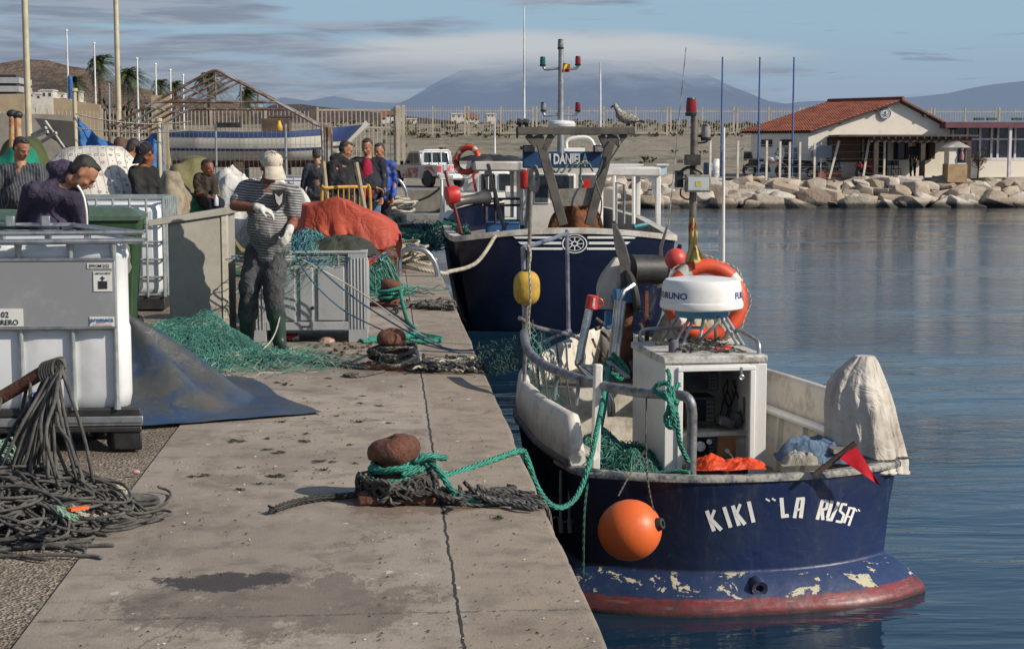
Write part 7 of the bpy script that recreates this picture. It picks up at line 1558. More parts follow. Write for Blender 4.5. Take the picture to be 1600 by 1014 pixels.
a=PY(609,292,60);mb=MB();mb.tube([(a.x,60,0),(a.x,60,PY(609,252,60).z)],.05,8);single('marker_post','red and white marker post by the gate','post',mb,M('red white bands',(.42,.05,.04),(.6,.55,.5),2.4,.6,lo=.49,hi=.51))
bol={}
def bollard(Y_,label,s=1.0,x_=.035,rz=0):
 if 'r' in bol:return dup(bol['r'],(x_,Y_,0),rz,label,s)
 th=thing('bollard',label,'bollard',(x_,Y_,0),'rusty mooring bollards',rz)
 mb=MB();mb.box((0,0,.022),(.36,.34,.044));part('base_plate',mb,rust,th,local=True,bev=.012)
 mb=MB();rows=[];prof=[(.15,.044),(.125,.058),(.10,.09),(.086,.14),(.088,.175),(.104,.188),(.116,.204),(.120,.226),(.116,.254),(.098,.278),(.055,.292),(.002,.295)]
 for r_,z in prof:
  rows.append([Vector((r_*math.cos(a)*(1+.05*math.cos(2*a)*(z>.2))-.012*(z>.2),r_*math.sin(a)*.95,z+.012*math.cos(a)*(z>.2)+.008*(float(vnoise(np.array(math.cos(a)*2+3),np.array(math.sin(a)*2+z*8),3))-.5)))for a in np.linspace(0,2*math.pi,37)[:-1]])
 mb.grid([[r[j]for r in rows]for j in range(36)],closed_u=True);part('head',mb,rust,th,local=True,ang=180)
 mb=MB()
 for sx in(-1,1):
  for sy in(-1,1):mb.lathe([(.022,.044),(.022,.062),(.012,.066)],(sx*.145,sy*.13,0),6)
 part('bolts',mb,rust,th,local=True);bol['r']=th;return th
Yb1,Yb2,Yb3,Yb4=7.42,12.0,16.9,21.6
bollard(Yb1,'rusty bollard nearest the camera, wound with thick green rope');bollard(Yb2,'rusty bollard wound with dark and white ropes, second from the camera',.98,.03,R(70));bollard(Yb3,'rusty bollard with green rope at its neck, third from the camera',.95,.03,R(150));bollard(Yb4,'bare rusty bollard beside the steel hoop, fourth from the camera',1.05,.0,R(220));bollard(53,'rusty bollard far down the quay by the men, near the gate',1.5,.0,R(20))
for(X0,X1,Y_,zt_,lab)in((.155,.66,20.8,.37,'stainless steel hoop handrail at the quay edge beside the fourth bollard'),(.1,1.15-.5,51,.75,'stainless steel hoop handrail far down the quay beyond the men')):
 mb=MB();mb.tube(smooth_path([(X0,Y_,0),(X0,Y_,zt_*.6),(X0+.05,Y_,zt_*.9),(X0+.18,Y_,zt_),(X0+.34,Y_,zt_*.9),(X1-.05,Y_,zt_*.5),(X1,Y_,0)],6),.036 if Y_<30 else .05,12);single('hoop_rail',lab,'handrail',mb,stainless)
def coil(c,r0,r1,z0,z1,turns,tilt=(0,0),seed=0,n=18,jit=.006):
 rs_=random.Random(seed);pts=[]
 for k in range(int(turns*n)+1):
  f_=k/(turns*n);a=2*math.pi*k/n+seed;r_=r0+(r1-r0)*abs(math.sin(f_*5+seed))+rs_.uniform(-jit,jit);z=z0+(z1-z0)*(.5-.5*math.cos(f_*math.pi*2.3))+tilt[0]*math.cos(a)*r_+tilt[1]*math.sin(a)*r_+rs_.uniform(-jit,jit);pts.append(Vector((c[0]+math.cos(a)*r_,c[1]+math.sin(a)*r_,z)))
 return smooth_path(pts,2)
c1=Vector((.035,Yb1,0));mb=MB()
twist(mb,coil(c1,.10,.126,.10,.180,4.8,(.16,.1),1),.0165,.085)
e0=c1+Vector((.12,-.05,.15));k1=PZ(700,742,.012);ed=PZ(812,704,.018)
mooring=smooth_path([c1+Vector((.02,-.13,.135)),e0,PZ(668,725,.10),k1+Vector((-.02,.0,.0)),k1.lerp(ed,.5),ed,Vector((.745,ed.y+.05,-.03)),PY(838,757,8.45),PY(858,786,8.5),PY(880,792,8.62),PY(903,772,8.78),PY(922,720,8.92),PY(936,655,9.35),PY(945,605,10.4),PY(951,572,11.42)],7)
twist(mb,mooring,.0165,.085)
twist(mb,smooth_path([c1+Vector((.08,-.1,.19)),c1+Vector((.15,-.09,.215)),c1+Vector((.20,-.05,.20)),c1+Vector((.235,-.03,.195))],5),.0165,.085)
twist(mb,smooth_path([c1+Vector((.12,.02,.2)),c1+Vector((.2,-.1,.14)),c1+Vector((.27,-.16,.05)),c1+Vector((.38,-.22,.02))],5),.0165,.085)
single('mooring_rope','thick green rope from the nearest bollard over the quay edge to the near boat','rope',mb,green_rope,ang=180)
mb=MB();kt=[PY(966,573,11.5),PY(955,560,11.45),PY(946,572,11.5),PY(960,586,11.45),PY(975,575,11.5),PY(957,552,11.5)]
for q in(kt,[p_+Vector((.03,0,-.03))for p_ in reversed(kt)]):twist(mb,smooth_path(q,5),.018,.09)
twist(mb,smooth_path([PY(952,580,11.4),PY(944,640,10.9),PY(930,705,10.2),PY(918,735,9.95)],6),.016,.09);single('mooring_rope','green rope knotted round the davit tube of the near boat','rope',mb,green_rope,ang=180)
mb=MB();q=[PY(1062,600,9.15),PY(1046,615,9.1),PY(1060,630,9.1),PY(1040,622,9.12),PY(1022,608,9.2),PY(1040,598,9.2),PY(1052,618,9.1),PY(1044,640,9.05),PY(1056,655,9.05),PY(1046,668,9.05),PY(1040,650,9.05),PY(1055,640,9.02),PY(1062,690,9.1),PY(1076,722,9.18)]
twist(mb,smooth_path(q,6),.016,.085);twist(mb,smooth_path([PY(1046,620,9.05),PY(1052,645,9.0),PY(1044,662,9.0),PY(1054,668,9.0),PY(1050,640,9.0),PY(1038,612,9.08)],6),.015,.085);twist(mb,smooth_path([PY(1044,612,9.1),PY(1046,590,9.15),PY(1043,578,9.2)],4),.014,.08)
twist(mb,smooth_path([PY(1015,744,9.3),PY(1035,738,9.28),PY(1060,736,9.25),PY(1078,738,9.22)],4),.014,.085);single('mooring_rope','green rope knotted on the pipe rail above the big orange buoy','rope',mb,green_rope,ang=180)
mb=MB();mb.tube(smooth_path([PY(921,735,9.3),PY(913,800,9.1),PY(911,900,9.05)]),.008,6);single('hanging_line','dark green line hanging down the dark side of the near boat','rope',mb,rope_mat('dark green line',(.012,.09,.065),(.01,.05,.04),22))
mb=MB();mb2=MB();rs=random.Random(31)
for k in range(5):mb.tube(coil(c1,.125,.185,.03,.12,1.6,(.03,.02),k*3+2,18,.012),.010,7)
for k in range(26):
 a=rs.uniform(-.5,.5);x_=rs.uniform(.05,.45);q=c1+Vector((x_,-.17+rs.uniform(-.06,.16)*1,.03+rs.uniform(0,.05)));pts=[q];d_=rs.uniform(-.5,.5)
 for j in range(7):d_+=rs.gauss(0,.7);q=q+Vector((math.cos(d_)*.05,math.sin(d_)*.035,0));q.z=max(.012,.02+rs.uniform(0,.06)*max(0,1-(q.x-c1.x)/.6));pts.append(q.copy())
 (mb if k%2 else mb2).tube(smooth_path(pts,3),rs.uniform(.007,.012),6)
for k,(y0,y1)in enumerate(((785,790),(778,786),(790,794))):mb.tube(smooth_path([PZ(690+8*k,y0-6,.03),PZ(745,y0-1,.014),PZ(800,y1-8,.014),PZ(838,y1-4,.014),Vector((.728,PZ(845,y1,0).y-.02,-.02)),Vector((.735,PZ(850,y1+10,0).y,-.25))],5),.008,6)
for k in range(40):
 a=rs.uniform(0,6.28);q=c1+Vector((.15*math.cos(a),.15*math.sin(a)-.02,rs.uniform(.02,.11)));pts=[q]
 for j in range(6):a+=rs.uniform(.15,.4);pts.append(c1+Vector(((.14+rs.uniform(0,.05))*math.cos(a),(.14+rs.uniform(0,.05))*math.sin(a)-.02,rs.uniform(.02,.13))))
 (mb if k%3 else mb2).tube(smooth_path(pts,3),rs.uniform(.007,.011),6)
single('old_rope','grey frayed ropes tangled round the foot of the nearest bollard','rope',mb,grey_rope,ang=180);single('old_rope','black weedy rope strands trailing right of the nearest bollard','rope',mb2,dark_rope,ang=180)
mb=MB();twist(mb,smooth_path([c1+Vector((-.1,-.05,.06)),PZ(548,774,.022),PZ(500,777,.022),PZ(455,786,.022),PZ(428,796,.022)],6),.017,.1);e_=PZ(430,796,.022)
for k in range(9):mb.tube([e_,e_+Vector((rs.uniform(-.035,.0),rs.uniform(-.03,.03),rs.uniform(-.015,.02)))],.006,5)
single('old_rope','thick dark rope end lying left of the nearest bollard','rope',mb,dark_rope,ang=180)
c2=Vector((.03,Yb2,0));mb=MB();mb2=MB();mb3=MB()
for k in range(7):mb.tube(coil(c2,.105,.18,.03,.16,1.5,(.05,-.03),k*2+1,16,.012),.010,6)
for k in range(3):twist(mb2,coil(c2+Vector((.06,-.06,0)),.08,.15,.05,.12,1.1,(.1,.05),k+4,14,.012),.014,.07)
for k in range(44):
 q=c2+Vector((rs.uniform(.1,.62),rs.uniform(-.3,.1),.02));d_=rs.uniform(-.4,.4);pts=[]
 for j in range(8):pts.append(q.copy());d_+=rs.gauss(0,.5);q=q+Vector((math.cos(d_)*.06,math.sin(d_)*.05,0));q.x=min(q.x,.70);q.z=.012+rs.uniform(0,.05)
 ((mb,mb2,mb3)[k%3]).tube(smooth_path(pts,3),rs.uniform(.008,.014),6)
mb.tube(smooth_path([c2+Vector((-.12,-.08,.05)),PZ(570,575,.015),PZ(520,570,.015),PZ(470,565,.015)],5),.012,6);mb.tube(smooth_path([PZ(600,580,.012),PZ(560,588,.012),PZ(538,586,.012),PZ(560,582,.012)],4),.012,6)
single('old_rope','dark ropes wound round the second bollard','rope',mb,grey_rope,ang=180);single('old_rope','white laid rope heaped beside the second bollard','rope',mb2,pale_rope,ang=180);single('old_rope','black rope strands by the quay edge near the second bollard','rope',mb3,dark_rope,ang=180)
c3=Vector((.03,Yb3,0));mb=MB();mb2=MB()
twist(mb,coil(c3,.10,.125,.10,.19,3.5,(.1,.1),3),.018,.1)
twist(mb,smooth_path([c3+Vector((.1,-.1,.15)),PZ(636,500,.02),PZ(650,517,.02),PZ(640,524,.02),PZ(610,528,.02),PZ(575,532,.02)],6),.02,.1)
for k in range(3):twist(mb,smooth_path([PZ(560+3*k,530+2*k,.02),PZ(640,521+3*k,.02),PZ(668,524+3*k,.02),PZ(690,529+k,.02),PZ(660,532+k,.02),PZ(600,534,.02)],5),.016,.1)
for k in range(20):
 q=c3+Vector((rs.uniform(.05,.45),rs.uniform(-.5,.1),.02));d_=rs.uniform(-.6,.3);pts=[]
 for j in range(7):pts.append(q.copy());d_+=rs.gauss(0,.5);q=q+Vector((math.cos(d_)*.07,math.sin(d_)*.1,0));q.x=min(q.x,.70);q.z=.012+rs.uniform(0,.05)
 mb2.tube(smooth_path(pts,3),rs.uniform(.010,.018),6)
single('mooring_rope','green rope wound on the third bollard and laid in loops on the quay','rope',mb,green_rope,ang=180);single('old_rope','dark frayed rope lying right of the third bollard','rope',mb2,grey_rope,ang=180)
mb=MB();rs=random.Random(77)
for k in range(14):cc=Vector((.25+rs.uniform(-.12,.3),23.5+rs.uniform(-.8,.8),.04+.018*k));mb.tube([cc+Vector((.22*math.cos(a)*(1+.2*math.sin(3*a+k)),.4*math.sin(a),.03*math.sin(2*a+k)))for a in np.linspace(0,6.28,24)],.022,6,closed=True)
single('rope_coil','heap of pale thick rope on the quay beyond the steel hoop','rope',mb,pale_rope,ang=180)
mb=MB();rs=random.Random(78)
for k in range(12):cc=Vector((.2+rs.uniform(-.2,.3),45+rs.uniform(-2,2),.04+.02*k));mb.tube([cc+Vector((.3*math.cos(a)*(1+.2*math.sin(3*a+k)),.8*math.sin(a),.03*math.sin(2*a+k)))for a in np.linspace(0,6.28,24)],.04,6,closed=True)
single('rope_coil','pale rope heap far down the quay by the legs of the men','rope',mb,pale_rope,ang=180)
mb=MB();mb.tube(smooth_path([PY(605,412,21),Vector((.72,21.0,.03)),PY(700,425,21.6),PY(745,410,22.6),PY(778,362,23.6)],7),.028,8);single('mooring_rope','pale rope sagging from the quay edge up to the stern of the navy boat','rope',mb,pale_rope)
mb=MB();mb.tube(smooth_path([PY(608,310,53),PY(640,316,51),PY(668,308,48),PY(690,292,44)],6),.035,6);mb.tube(smooth_path([PY(650,333,40),PY(680,332,36),PY(700,318,33)],5),.04,6);single('mooring_rope','slack ropes from the far bollard to the white boat','rope',mb,grey_rope)
mb=MB();mb.tube(smooth_path([PY(452,372,13.3),PY(462,372,13.25),PY(500,420,13.4),PY(560,470,13.4),PY(640,520,12.8),PY(700,545,12.3),PY(760,545,11.9),PY(818,528,11.5)],6),.007,6);mb.tube(smooth_path([PY(450,372,13.2),PY(480,430,13.4),PY(530,480,13.45),PY(585,510,13.2),PY(640,532,12.6),PY(720,552,12.1)],6),.006,6);single('net_line','blue lines running from the net mender across the pallet box to the near boat','rope',mb,blue_rope)
mb=MB();mb.tube(smooth_path([PY(400,555,12.7),PY(425,530,12.9),PY(438,490,13.0),PY(448,410,13.2),PY(455,400,13.25),PY(480,410,13.4),PY(560,455,13.4),PY(640,512,12.7),PY(690,540,12.3)],7),.006,6);single('net_line','white head line running from the net pile past the net mender and over the box','rope',mb,M('white cord',(.58,.55,.47),None,4,.8))
def mesh_net(name,label,pts_top,pts_bot,nu,nv,r_,mat,sagz=.0,seed=1,jit=.01):
 rs_=random.Random(seed);A=smooth_path(pts_top,8);B=smooth_path(pts_bot,8);G=[]
 for i in range(nu+1):
  u=i/nu*(len(A)-1);k=min(int(u),len(A)-2);a=A[k].lerp(A[k+1],u-k);u2=i/nu*(len(B)-1);k2=min(int(u2),len(B)-2);b=B[k2].lerp(B[k2+1],u2-k2)
  G.append([a.lerp(b,j/nv)+Vector((rs_.gauss(0,jit),rs_.gauss(0,jit),rs_.gauss(0,jit)-sagz*math.sin(math.pi*j/nv)))for j in range(nv+1)])
 mb=MB()
 for i in range(nu):
  for j in range(nv):
   if(i+j)%2==0:mb.tube([G[i][j],G[i+1][j+1]],r_,3,caps=False)
   else:mb.tube([G[i+1][j],G[i][j+1]],r_,3,caps=False)
 for i in range(nu):
  for j in range(nv):
   if(i+j)%2==1 and rs_.random()<.5:mb.tube([G[i][j],G[i+1][j+1]],r_,3,caps=False)
 return single(name,label,'net',mb,mat)
mesh_net('fishing_net','dark green net strung from the quay edge to the bow frame of the near boat',[PY(745,540,12.0),PY(780,532,11.8),PY(818,520,11.5)],[PY(760,585,11.9),PY(790,582,11.8),PY(822,570,11.4)],26,12,.0028,M('net dark strand',(.05,.11,.09),(.03,.06,.05),4,.8,bump=0),.03,3,.014)
mesh_net('fishing_net','pale green net hung inside the bow rail of the near boat',[PY(822,510,11.45),PY(850,520,11.5),PY(862,545,11.4)],[PY(826,640,11.2),PY(856,665,10.9),PY(890,690,10.6)],18,22,.0022,net_teal,.02,5,.012)
mesh_net('fishing_net','thin green net held up by the net mender above the pallet box',[PY(446,362,13.05),PY(462,368,13.1),PY(490,385,13.3)],[PY(430,500,12.95),PY(470,470,13.35),PY(530,400,13.5)],16,16,.0013,net_teal,.03,7,.016)
mesh_net('fishing_net','green net trailing from the quay to the rail of the navy boat',[PY(600,335,30),PY(660,345,27),PY(730,352,24.4)],[PY(600,352,30),PY(660,372,27),PY(725,372,24.5)],40,10,.006,net_green,.1,9,.03)
thin_rope=M('thin grey rope',(.115,.110,.10),(.036,.034,.031),10,.85,bump=.8,bsc=160,lo=.36,hi=.66,bd=.004)
rs=random.Random(50);pile_c=Vector((-1.74,7.15,0))
def pz_(x,y):
 q=((x-pile_c.x)/.62)**2+((y-pile_c.y)/.62)**2;return .20*max(0,1-q)**.8
mb=MB()
for k in range(150):
 a=rs.uniform(0,6.28);q=math.sqrt(rs.random())*.52;cx,cy=pile_c.x+q*math.cos(a),pile_c.y+q*math.sin(a);rx,ry=rs.uniform(.05,.24),rs.uniform(.05,.20);ph=rs.uniform(0,3.14);lift=rs.uniform(0,.07);pts=[];tw=rs.uniform(-.12,.12);st_=rs.choice((.35,.5,.7));tl=rs.uniform(-.25,.25)
 for j in range(rs.randint(8,30)):
  an_=j*st_+ph;dx=rx*math.cos(an_)*math.cos(ph)-ry*math.sin(an_)*math.sin(ph)+tw*j*.12;dy=rx*math.cos(an_)*math.sin(ph)+ry*math.sin(an_)*math.cos(ph)+tw*j*.05
  x_=cx+dx+rs.gauss(0,.008);y_=cy+dy+rs.gauss(0,.008);pts.append(Vector((x_,y_,max(.009,.008+pz_(x_,y_)*(.55+.45*((k*37)%10)/10)+lift*(.5+.5*math.sin(an_*.7+k))+tl*dx*.5))))
 mb.tube(smooth_path(pts,3),.0066,7)
for k in range(16):
 y0=rs.uniform(6.35,7.1);pts=[Vector((-1.9+rs.uniform(0,.2),y0,.01))];d_=rs.uniform(-.2,.3)
 for j in range(12):d_+=rs.gauss(0,.25);pts.append(pts[-1]+Vector((math.cos(d_)*.055,math.sin(d_)*.045,0)))
 mb.tube(smooth_path(pts,3),.008,7)
for k in range(4):
 q0=PZ(170,770,.03);mb.tube(smooth_path([q0,PZ(200,772+k*3,.03),PZ(235,774+k*2,.02),PZ(248,780+k,.015),PZ(235,787,.015),PZ(195,788-k,.02)],5),.008,7)
single('rope_heap','big heap of grey rope lying on the gravel at the lower left','rope',mb,thin_rope,ang=180)
hk=thing('iron_hook','rusty iron bar with ropes looped over it, sticking up from the rope heap','bar',PZ(10,800));a,b=PY(-40,645,7.35),PY(94,574,7.25);mb=MB();mb.tube(smooth_path([a,a.lerp(b,.5)+Vector((0,0,.01)),b-Vector((.06,0,.012)),b]),[.034,.032]+[.03]*11+[.028]*6 if False else .03,12);part('bar',mb,rust,hk)
mb=MB();mb.tube([a,a+Vector((-.06,.03,-.6))],.03,10);part('upright',mb,rust,hk)
mb=MB()
for k in range(15):
 s_=rs.uniform(.25,.9)if k>9 else rs.uniform(.88,1.0);top=a.lerp(b,s_);sp_=rs.uniform(-.12,.14)
 e1=Vector((top.x+sp_*1.6-.06,top.y-rs.uniform(.03,.2),rs.uniform(.05,.2)));e2=Vector((top.x-rs.uniform(.0,.3),top.y-rs.uniform(-.05,.25),rs.uniform(.05,.2)))
 mb.tube(smooth_path([e1,e1.lerp(top,rs.uniform(.4,.75))+Vector((rs.uniform(-.05,.06),-.045-rs.uniform(0,.04),0)),top+Vector((.02,-.04,.0)),top+Vector((0,0,.04)),top+Vector((-.01,.038,.0)),e2.lerp(top,.5)+Vector((-.03,.02,0)),e2],5),.0085,7)
for k in range(6):mb.tube(smooth_path([b+Vector((.03*math.cos(t_),-.036*1,.045*math.sin(t_)))+Vector((-.02*k*.6,.004*k,-.004*k))for t_ in np.linspace(0,6.2,9)],3),.008,6)
q0=b;mb.tube(smooth_path([q0+Vector((0,-.04,-.02)),PY(86,625,7.1),PY(72,680,7.0),PY(92,760,6.95)],5),.0085,7);mb.tube(smooth_path([q0+Vector((0,-.04,-.06)),PY(90,660,7.1),PY(108,690,7.0),PY(120,728,6.9)],5),.0085,7)
single('hanging_rope','grey rope loops hanging from the rusty iron bar','rope',mb,thin_rope,ang=180)
mb=MB()
for k in range(2):twist(mb,smooth_path([PZ(110,790,.16),PZ(130,800+4*k,.08),PZ(165,800+4*k,.05),PZ(185,785,.05),PZ(192+4*k,768,.05),PZ(182,760,.08)],5),.011,.06)
single('pale_rope','pale cream rope bent over the right end of the grey rope heap','rope',mb,pale_rope,ang=180)
mb=MB()
for k in range(16):mb.tube(smooth_path([PZ(84,790,.2),PZ(100+rs.uniform(-5,5),800+rs.uniform(-6,6),.17),PZ(118+rs.uniform(-6,6),812+rs.uniform(-6,4),.13)],3),.004,5)
for k in range(20):q=PZ(5+rs.uniform(-8,8),700+rs.uniform(-12,12),.2);mb.tube(smooth_path([q,q+Vector((rs.uniform(-.05,.05),-.01,rs.uniform(-.05,.03))),q+Vector((rs.uniform(-.08,.08),0,-.08))],3),.006,5)
single('frayed_rope','frayed pale green rope ends on the grey rope heap','rope',mb,rope_mat('mint rope',(.28,.45,.33),(.16,.28,.2),30),ang=180)
mb=MB();mb.bar(PZ(108,796,.17),PZ(136,792,.165),.03,.012);single('orange_strip','orange plastic strip lying on the grey rope heap','strip',mb,orange_plastic,smooth=False)
mb=MB();rs=random.Random(404)
for k in range(2600):
 x_=rs.uniform(-1.23,.69);y_=5.0+11*rs.random()**1.3;s_=.003+.007*rs.random()**3;mb.mi=0 if rs.random()<.78 else 1
 if vnoise(np.array(x_*2.2),np.array(y_*1.3),6)<.42:continue
 a=rs.uniform(0,6.28);c_,q_=math.cos(a)*s_,math.sin(a)*s_;f_=rs.uniform(.25,1);mb.add([(x_-c_,y_-q_,.003),(x_+q_*f_,y_-c_*f_,.004),(x_+c_,y_+q_,.003),(x_,y_,.004+s_*.6)],[(0,1,2),(0,1,3),(1,2,3),(2,0,3)])
single('quay_grit','fine crumbs, shell chips and grit strewn over the quay concrete','grit',mb,[M('dark grit',(.05,.04,.03),(.10,.08,.06),40,.9,bump=0),M('shell chip',(.5,.47,.42),(.35,.3,.26),40,.7,bump=0)],kind='stuff',smooth=False)
weed_m=M('dry weed',(.03,.028,.018),(.06,.055,.03),20,.9,bump=.3);protos=[]
for k in range(4):
 rs_=random.Random(90+k);mb=MB()
 for j in range(16):
  q=Vector((rs_.gauss(0,.035),rs_.gauss(0,.02),.004));mb.tube(smooth_path([q,q+Vector((rs_.uniform(-.04,.04),rs_.uniform(-.03,.03),rs_.uniform(0,.018))),q+Vector((rs_.uniform(-.06,.06),rs_.uniform(-.04,.04),.002))],3),.003,4)
 me=build('dried_weed',mb,weed_m).data;bpy.data.objects.remove(C.objects[-1]);protos.append(me)
rs=random.Random(61);spots=[(435,708),(318,744),(505,735),(498,722),(430,745),(520,722),(365,690),(418,686),(440,660),(345,612),(560,660),(780,810),(300,745),(375,765),(475,690)]+[(rs.uniform(300,660),rs.uniform(575,760))for _ in range(46)]+[(rs.uniform(500,720),rs.uniform(540,580))for _ in range(24)]
for k,(px,py)in enumerate(spots):
 p=PZ(px,py,.001)
 if p.x>.70:continue
 o=bpy.data.objects.new('dried_weed',rs.choice(protos));C.objects.link(o);o.location=p;o.rotation_euler=(0,0,rs.uniform(0,6.28));s_=rs.uniform(.12,.42)if k>14 else rs.uniform(.35,.65);o.scale=(s_,)*3
 tag(o,'scrap of dried dark seaweed lying on the quay concrete','seaweed','scraps of dried seaweed on the quay')
p=PZ(457,533);mb=MB();mb.lathe([(.028,-.06),(.033,-.055),(.033,.055),(.028,.06)],p+Vector((0,0,.034)),18,Matrix.Rotation(R(90),3,'Y'));single('drink_can','red drink can lying under the grey pallet box','can',mb,M('can red',(.40,.02,.03),(.5,.48,.48),14,.3,.3,bump=0,lo=.52,hi=.56))
p=PZ(512,534);heap('litter','crumpled pale wrapper beside the drink can under the pallet box','litter',(p.x,p.y,0),(.09,.05),.07,M('wrapper',(.42,.34,.28),(.25,.08,.06),20,.5),55,n=20)
rs=random.Random(5);mb=MB()
for k in range(90):
 p=PZ(rs.uniform(480,640),rs.uniform(535,560),.003);s_=rs.uniform(.008,.03);mb.box(p+Vector((0,0,s_*.3)),(s_*1.6,s_,s_*.6),rs.uniform(0,3))
single('leaf_litter','brown crumbs and leaf litter strewn in front of the pallet box','litter',mb,M('brown litter',(.09,.06,.035),(.2,.15,.09),30,.9,bump=0),kind='stuff',smooth=False)
p=PZ(213,741,.004);mb=MB();mb.sph(p+Vector((0,0,.012)),(.02,.012,.012),8,6);single('scrap','tiny pink paper scrap at the edge of the gravel','scrap',mb,M('pink paper',(.55,.3,.33),None,5,.8))
def relax(co,edges,it):
 e=np.array(edges);n=len(co);deg=np.bincount(e.ravel(),minlength=n)[:,None]
 for k in range(it):
  s=np.zeros_like(co);np.add.at(s,e[:,0],co[e[:,1]]);np.add.at(s,e[:,1],co[e[:,0]]);co=co*.45+(s/np.maximum(deg,1))*.55
 return co
def blob(name,mb,voxel,mats,parent,smooth=3,fold=0.0,fsc=9,label=None,mfun=None):
 """closed shapes grown together into one continuous skin"""
 me=bpy.data.meshes.new('tmp');me.from_pydata([tuple(v)for v in mb.v],[],mb.f);o=bpy.data.objects.new('tmp',me);C.objects.link(o)
 m=o.modifiers.new('r','REMESH');m.mode='VOXEL';m.voxel_size=voxel;m.adaptivity=0
 dg=bpy.context.evaluated_depsgraph_get();m2=bpy.data.meshes.new_from_object(o.evaluated_get(dg));bpy.data.objects.remove(o);bpy.data.meshes.remove(me)
 n=len(m2.vertices);co=np.zeros(n*3);m2.vertices.foreach_get('co',co);co=co.reshape(-1,3)
 ed=np.zeros(len(m2.edges)*2,int);m2.edges.foreach_get('vertices',ed);co=relax(co,ed.reshape(-1,2),smooth)
 if fold:
  nr=np.zeros(n*3);m2.vertices.foreach_get('normal',nr);nr=nr.reshape(-1,3)
  f=np.abs(fbm(co[:,0]*fsc+co[:,1]*3,co[:,2]*fsc*.8+co[:,1]*fsc,3,5)-.46)-.07
  co=co-nr*(f[:,None]*fold*5)
 off=root_loc(parent);co=co-np.array(off);m2.vertices.foreach_set('co',co.ravel());m2.materials.clear()
 for q in(mats if isinstance(mats,(list,tuple))else[mats]):m2.materials.append(q)
 m2.polygons.foreach_set('use_smooth',[True]*len(m2.polygons));m2.update();m2.name=name
 ob=bpy.data.objects.new(name,m2);C.objects.link(ob);ob.parent=parent
 if label:ob['label']=label
 return ob
def cap(mb,a,b,ra,rb,n=14):
 a,b=Vector(a),Vector(b);mb.tube([a,b],[ra,rb],n);mb.sph(a,ra,n,8);mb.sph(b,rb,n,8)
def limb(mb,pts,rs_):
 for i in range(len(pts)-1):cap(mb,pts[i],pts[i+1],rs_[i],rs_[i+1])
def ell(mb,c,r,Q=None):mb.sph(c,r,18,12,Q)
def look(fwd,up=(0,0,1)):
 f=Vector(fwd).normalized();r=f.cross(Vector(up)).normalized();u=r.cross(f);return Matrix((r,f,u)).transposed()
def head_mesh(mb,c,Q,s=1.0):
 P=lambda x,y,z:c+Q@Vector((x*s,y*s,z*s))
 ell(mb,P(0,-.012,.03),(.076*s,.096*s,.088*s),Q);ell(mb,P(0,.012,-.03),(.062*s,.074*s,.085*s),Q);ell(mb,P(0,.048,-.078),(.040*s,.034*s,.030*s),Q)
 ell(mb,P(0,.088,-.022),(.013*s,.022*s,.026*s),Q);ell(mb,P(0,.099,-.034),(.017*s,.014*s,.012*s),Q);ell(mb,P(0,.072,.012),(.05*s,.02*s,.012*s),Q)
 ell(mb,P(0,.076,-.062),(.026*s,.012*s,.010*s),Q)
 for x_ in(-1,1):ell(mb,P(x_*.076,-.012,-.01),(.010*s,.02*s,.031*s),Q);ell(mb,P(x_*.042,.058,-.03),(.022*s,.02*s,.018*s),Q)
def face_parts(th,c,Q,s,skin_d,beard=None):
 P=lambda x,y,z:c+Q@Vector((x*s,y*s,z*s))
 for x_ in(-1,1):
  mb=MB();mb.sph(P(x_*.029,.079,-.004),(.0105*s,.007*s,.0045*s),10,8,Q);part('eye',mb,M('eye white',(.28,.25,.22),None,3,.3,bump=0),th)
  mb=MB();mb.sph(P(x_*.029,.086,-.005),(.0055*s,.003*s,.0055*s),8,6,Q);part('iris',mb,black_rubber,th)
  mb=MB();mb.tube([P(x_*.012,.089,.012),P(x_*.03,.088,.018),P(x_*.046,.078,.013)],.0045*s,6);part('eyebrow',mb,hair_dark,th)
 mb=MB();mb.tube([P(-.022,.082,-.061),P(0,.090,-.060),P(.022,.082,-.061)],[.002,.0045,.002],6);part('mouth',mb,skin_d,th)
skin_m=M('tanned skin',(.36,.175,.105),(.27,.115,.065),9,.5,bump=.12,bsc=120,Specular_IOR_Level=.35);skin_m2=M('weathered skin',(.24,.095,.055),(.15,.05,.03),9,.5,bump=.15,bsc=120,Specular_IOR_Level=.35);lip_m=M('dark lip',(.10,.035,.03),None,9,.5,bump=0)  # lip_m is one dark reddish tone for the mouth line
hair_dark=M('dark hair',(.018,.014,.012),(.035,.028,.024),40,.6,bump=.6,bsc=130);hair_brown=M('brown hair',(.09,.045,.025),(.05,.025,.015),40,.6,bump=.6,bsc=130);hair_grey=M('greying hair',(.02,.018,.016),(.06,.055,.05),50,.6,bump=.6,bsc=130)
def hair_on(th,c,Q,s,mat,kind='short'):
 P=lambda x,y,z:c+Q@Vector((x*s,y*s,z*s));mb=MB()
 ell(mb,P(0,-.036,.048),(.080*s,.088*s,.078*s),Q);ell(mb,P(0,-.06,.0),(.074*s,.055*s,.07*s),Q);ell(mb,P(0,.025,.098),(.058*s,.045*s,.022*s),Q)
 if kind=='long':ell(mb,P(0,-.06,-.07),(.085*s,.06*s,.10*s),Q);ell(mb,P(0,-.02,.0),(.092*s,.075*s,.09*s),Q)
 return blob('hair',mb,.012,mat,th,2,.006,30)
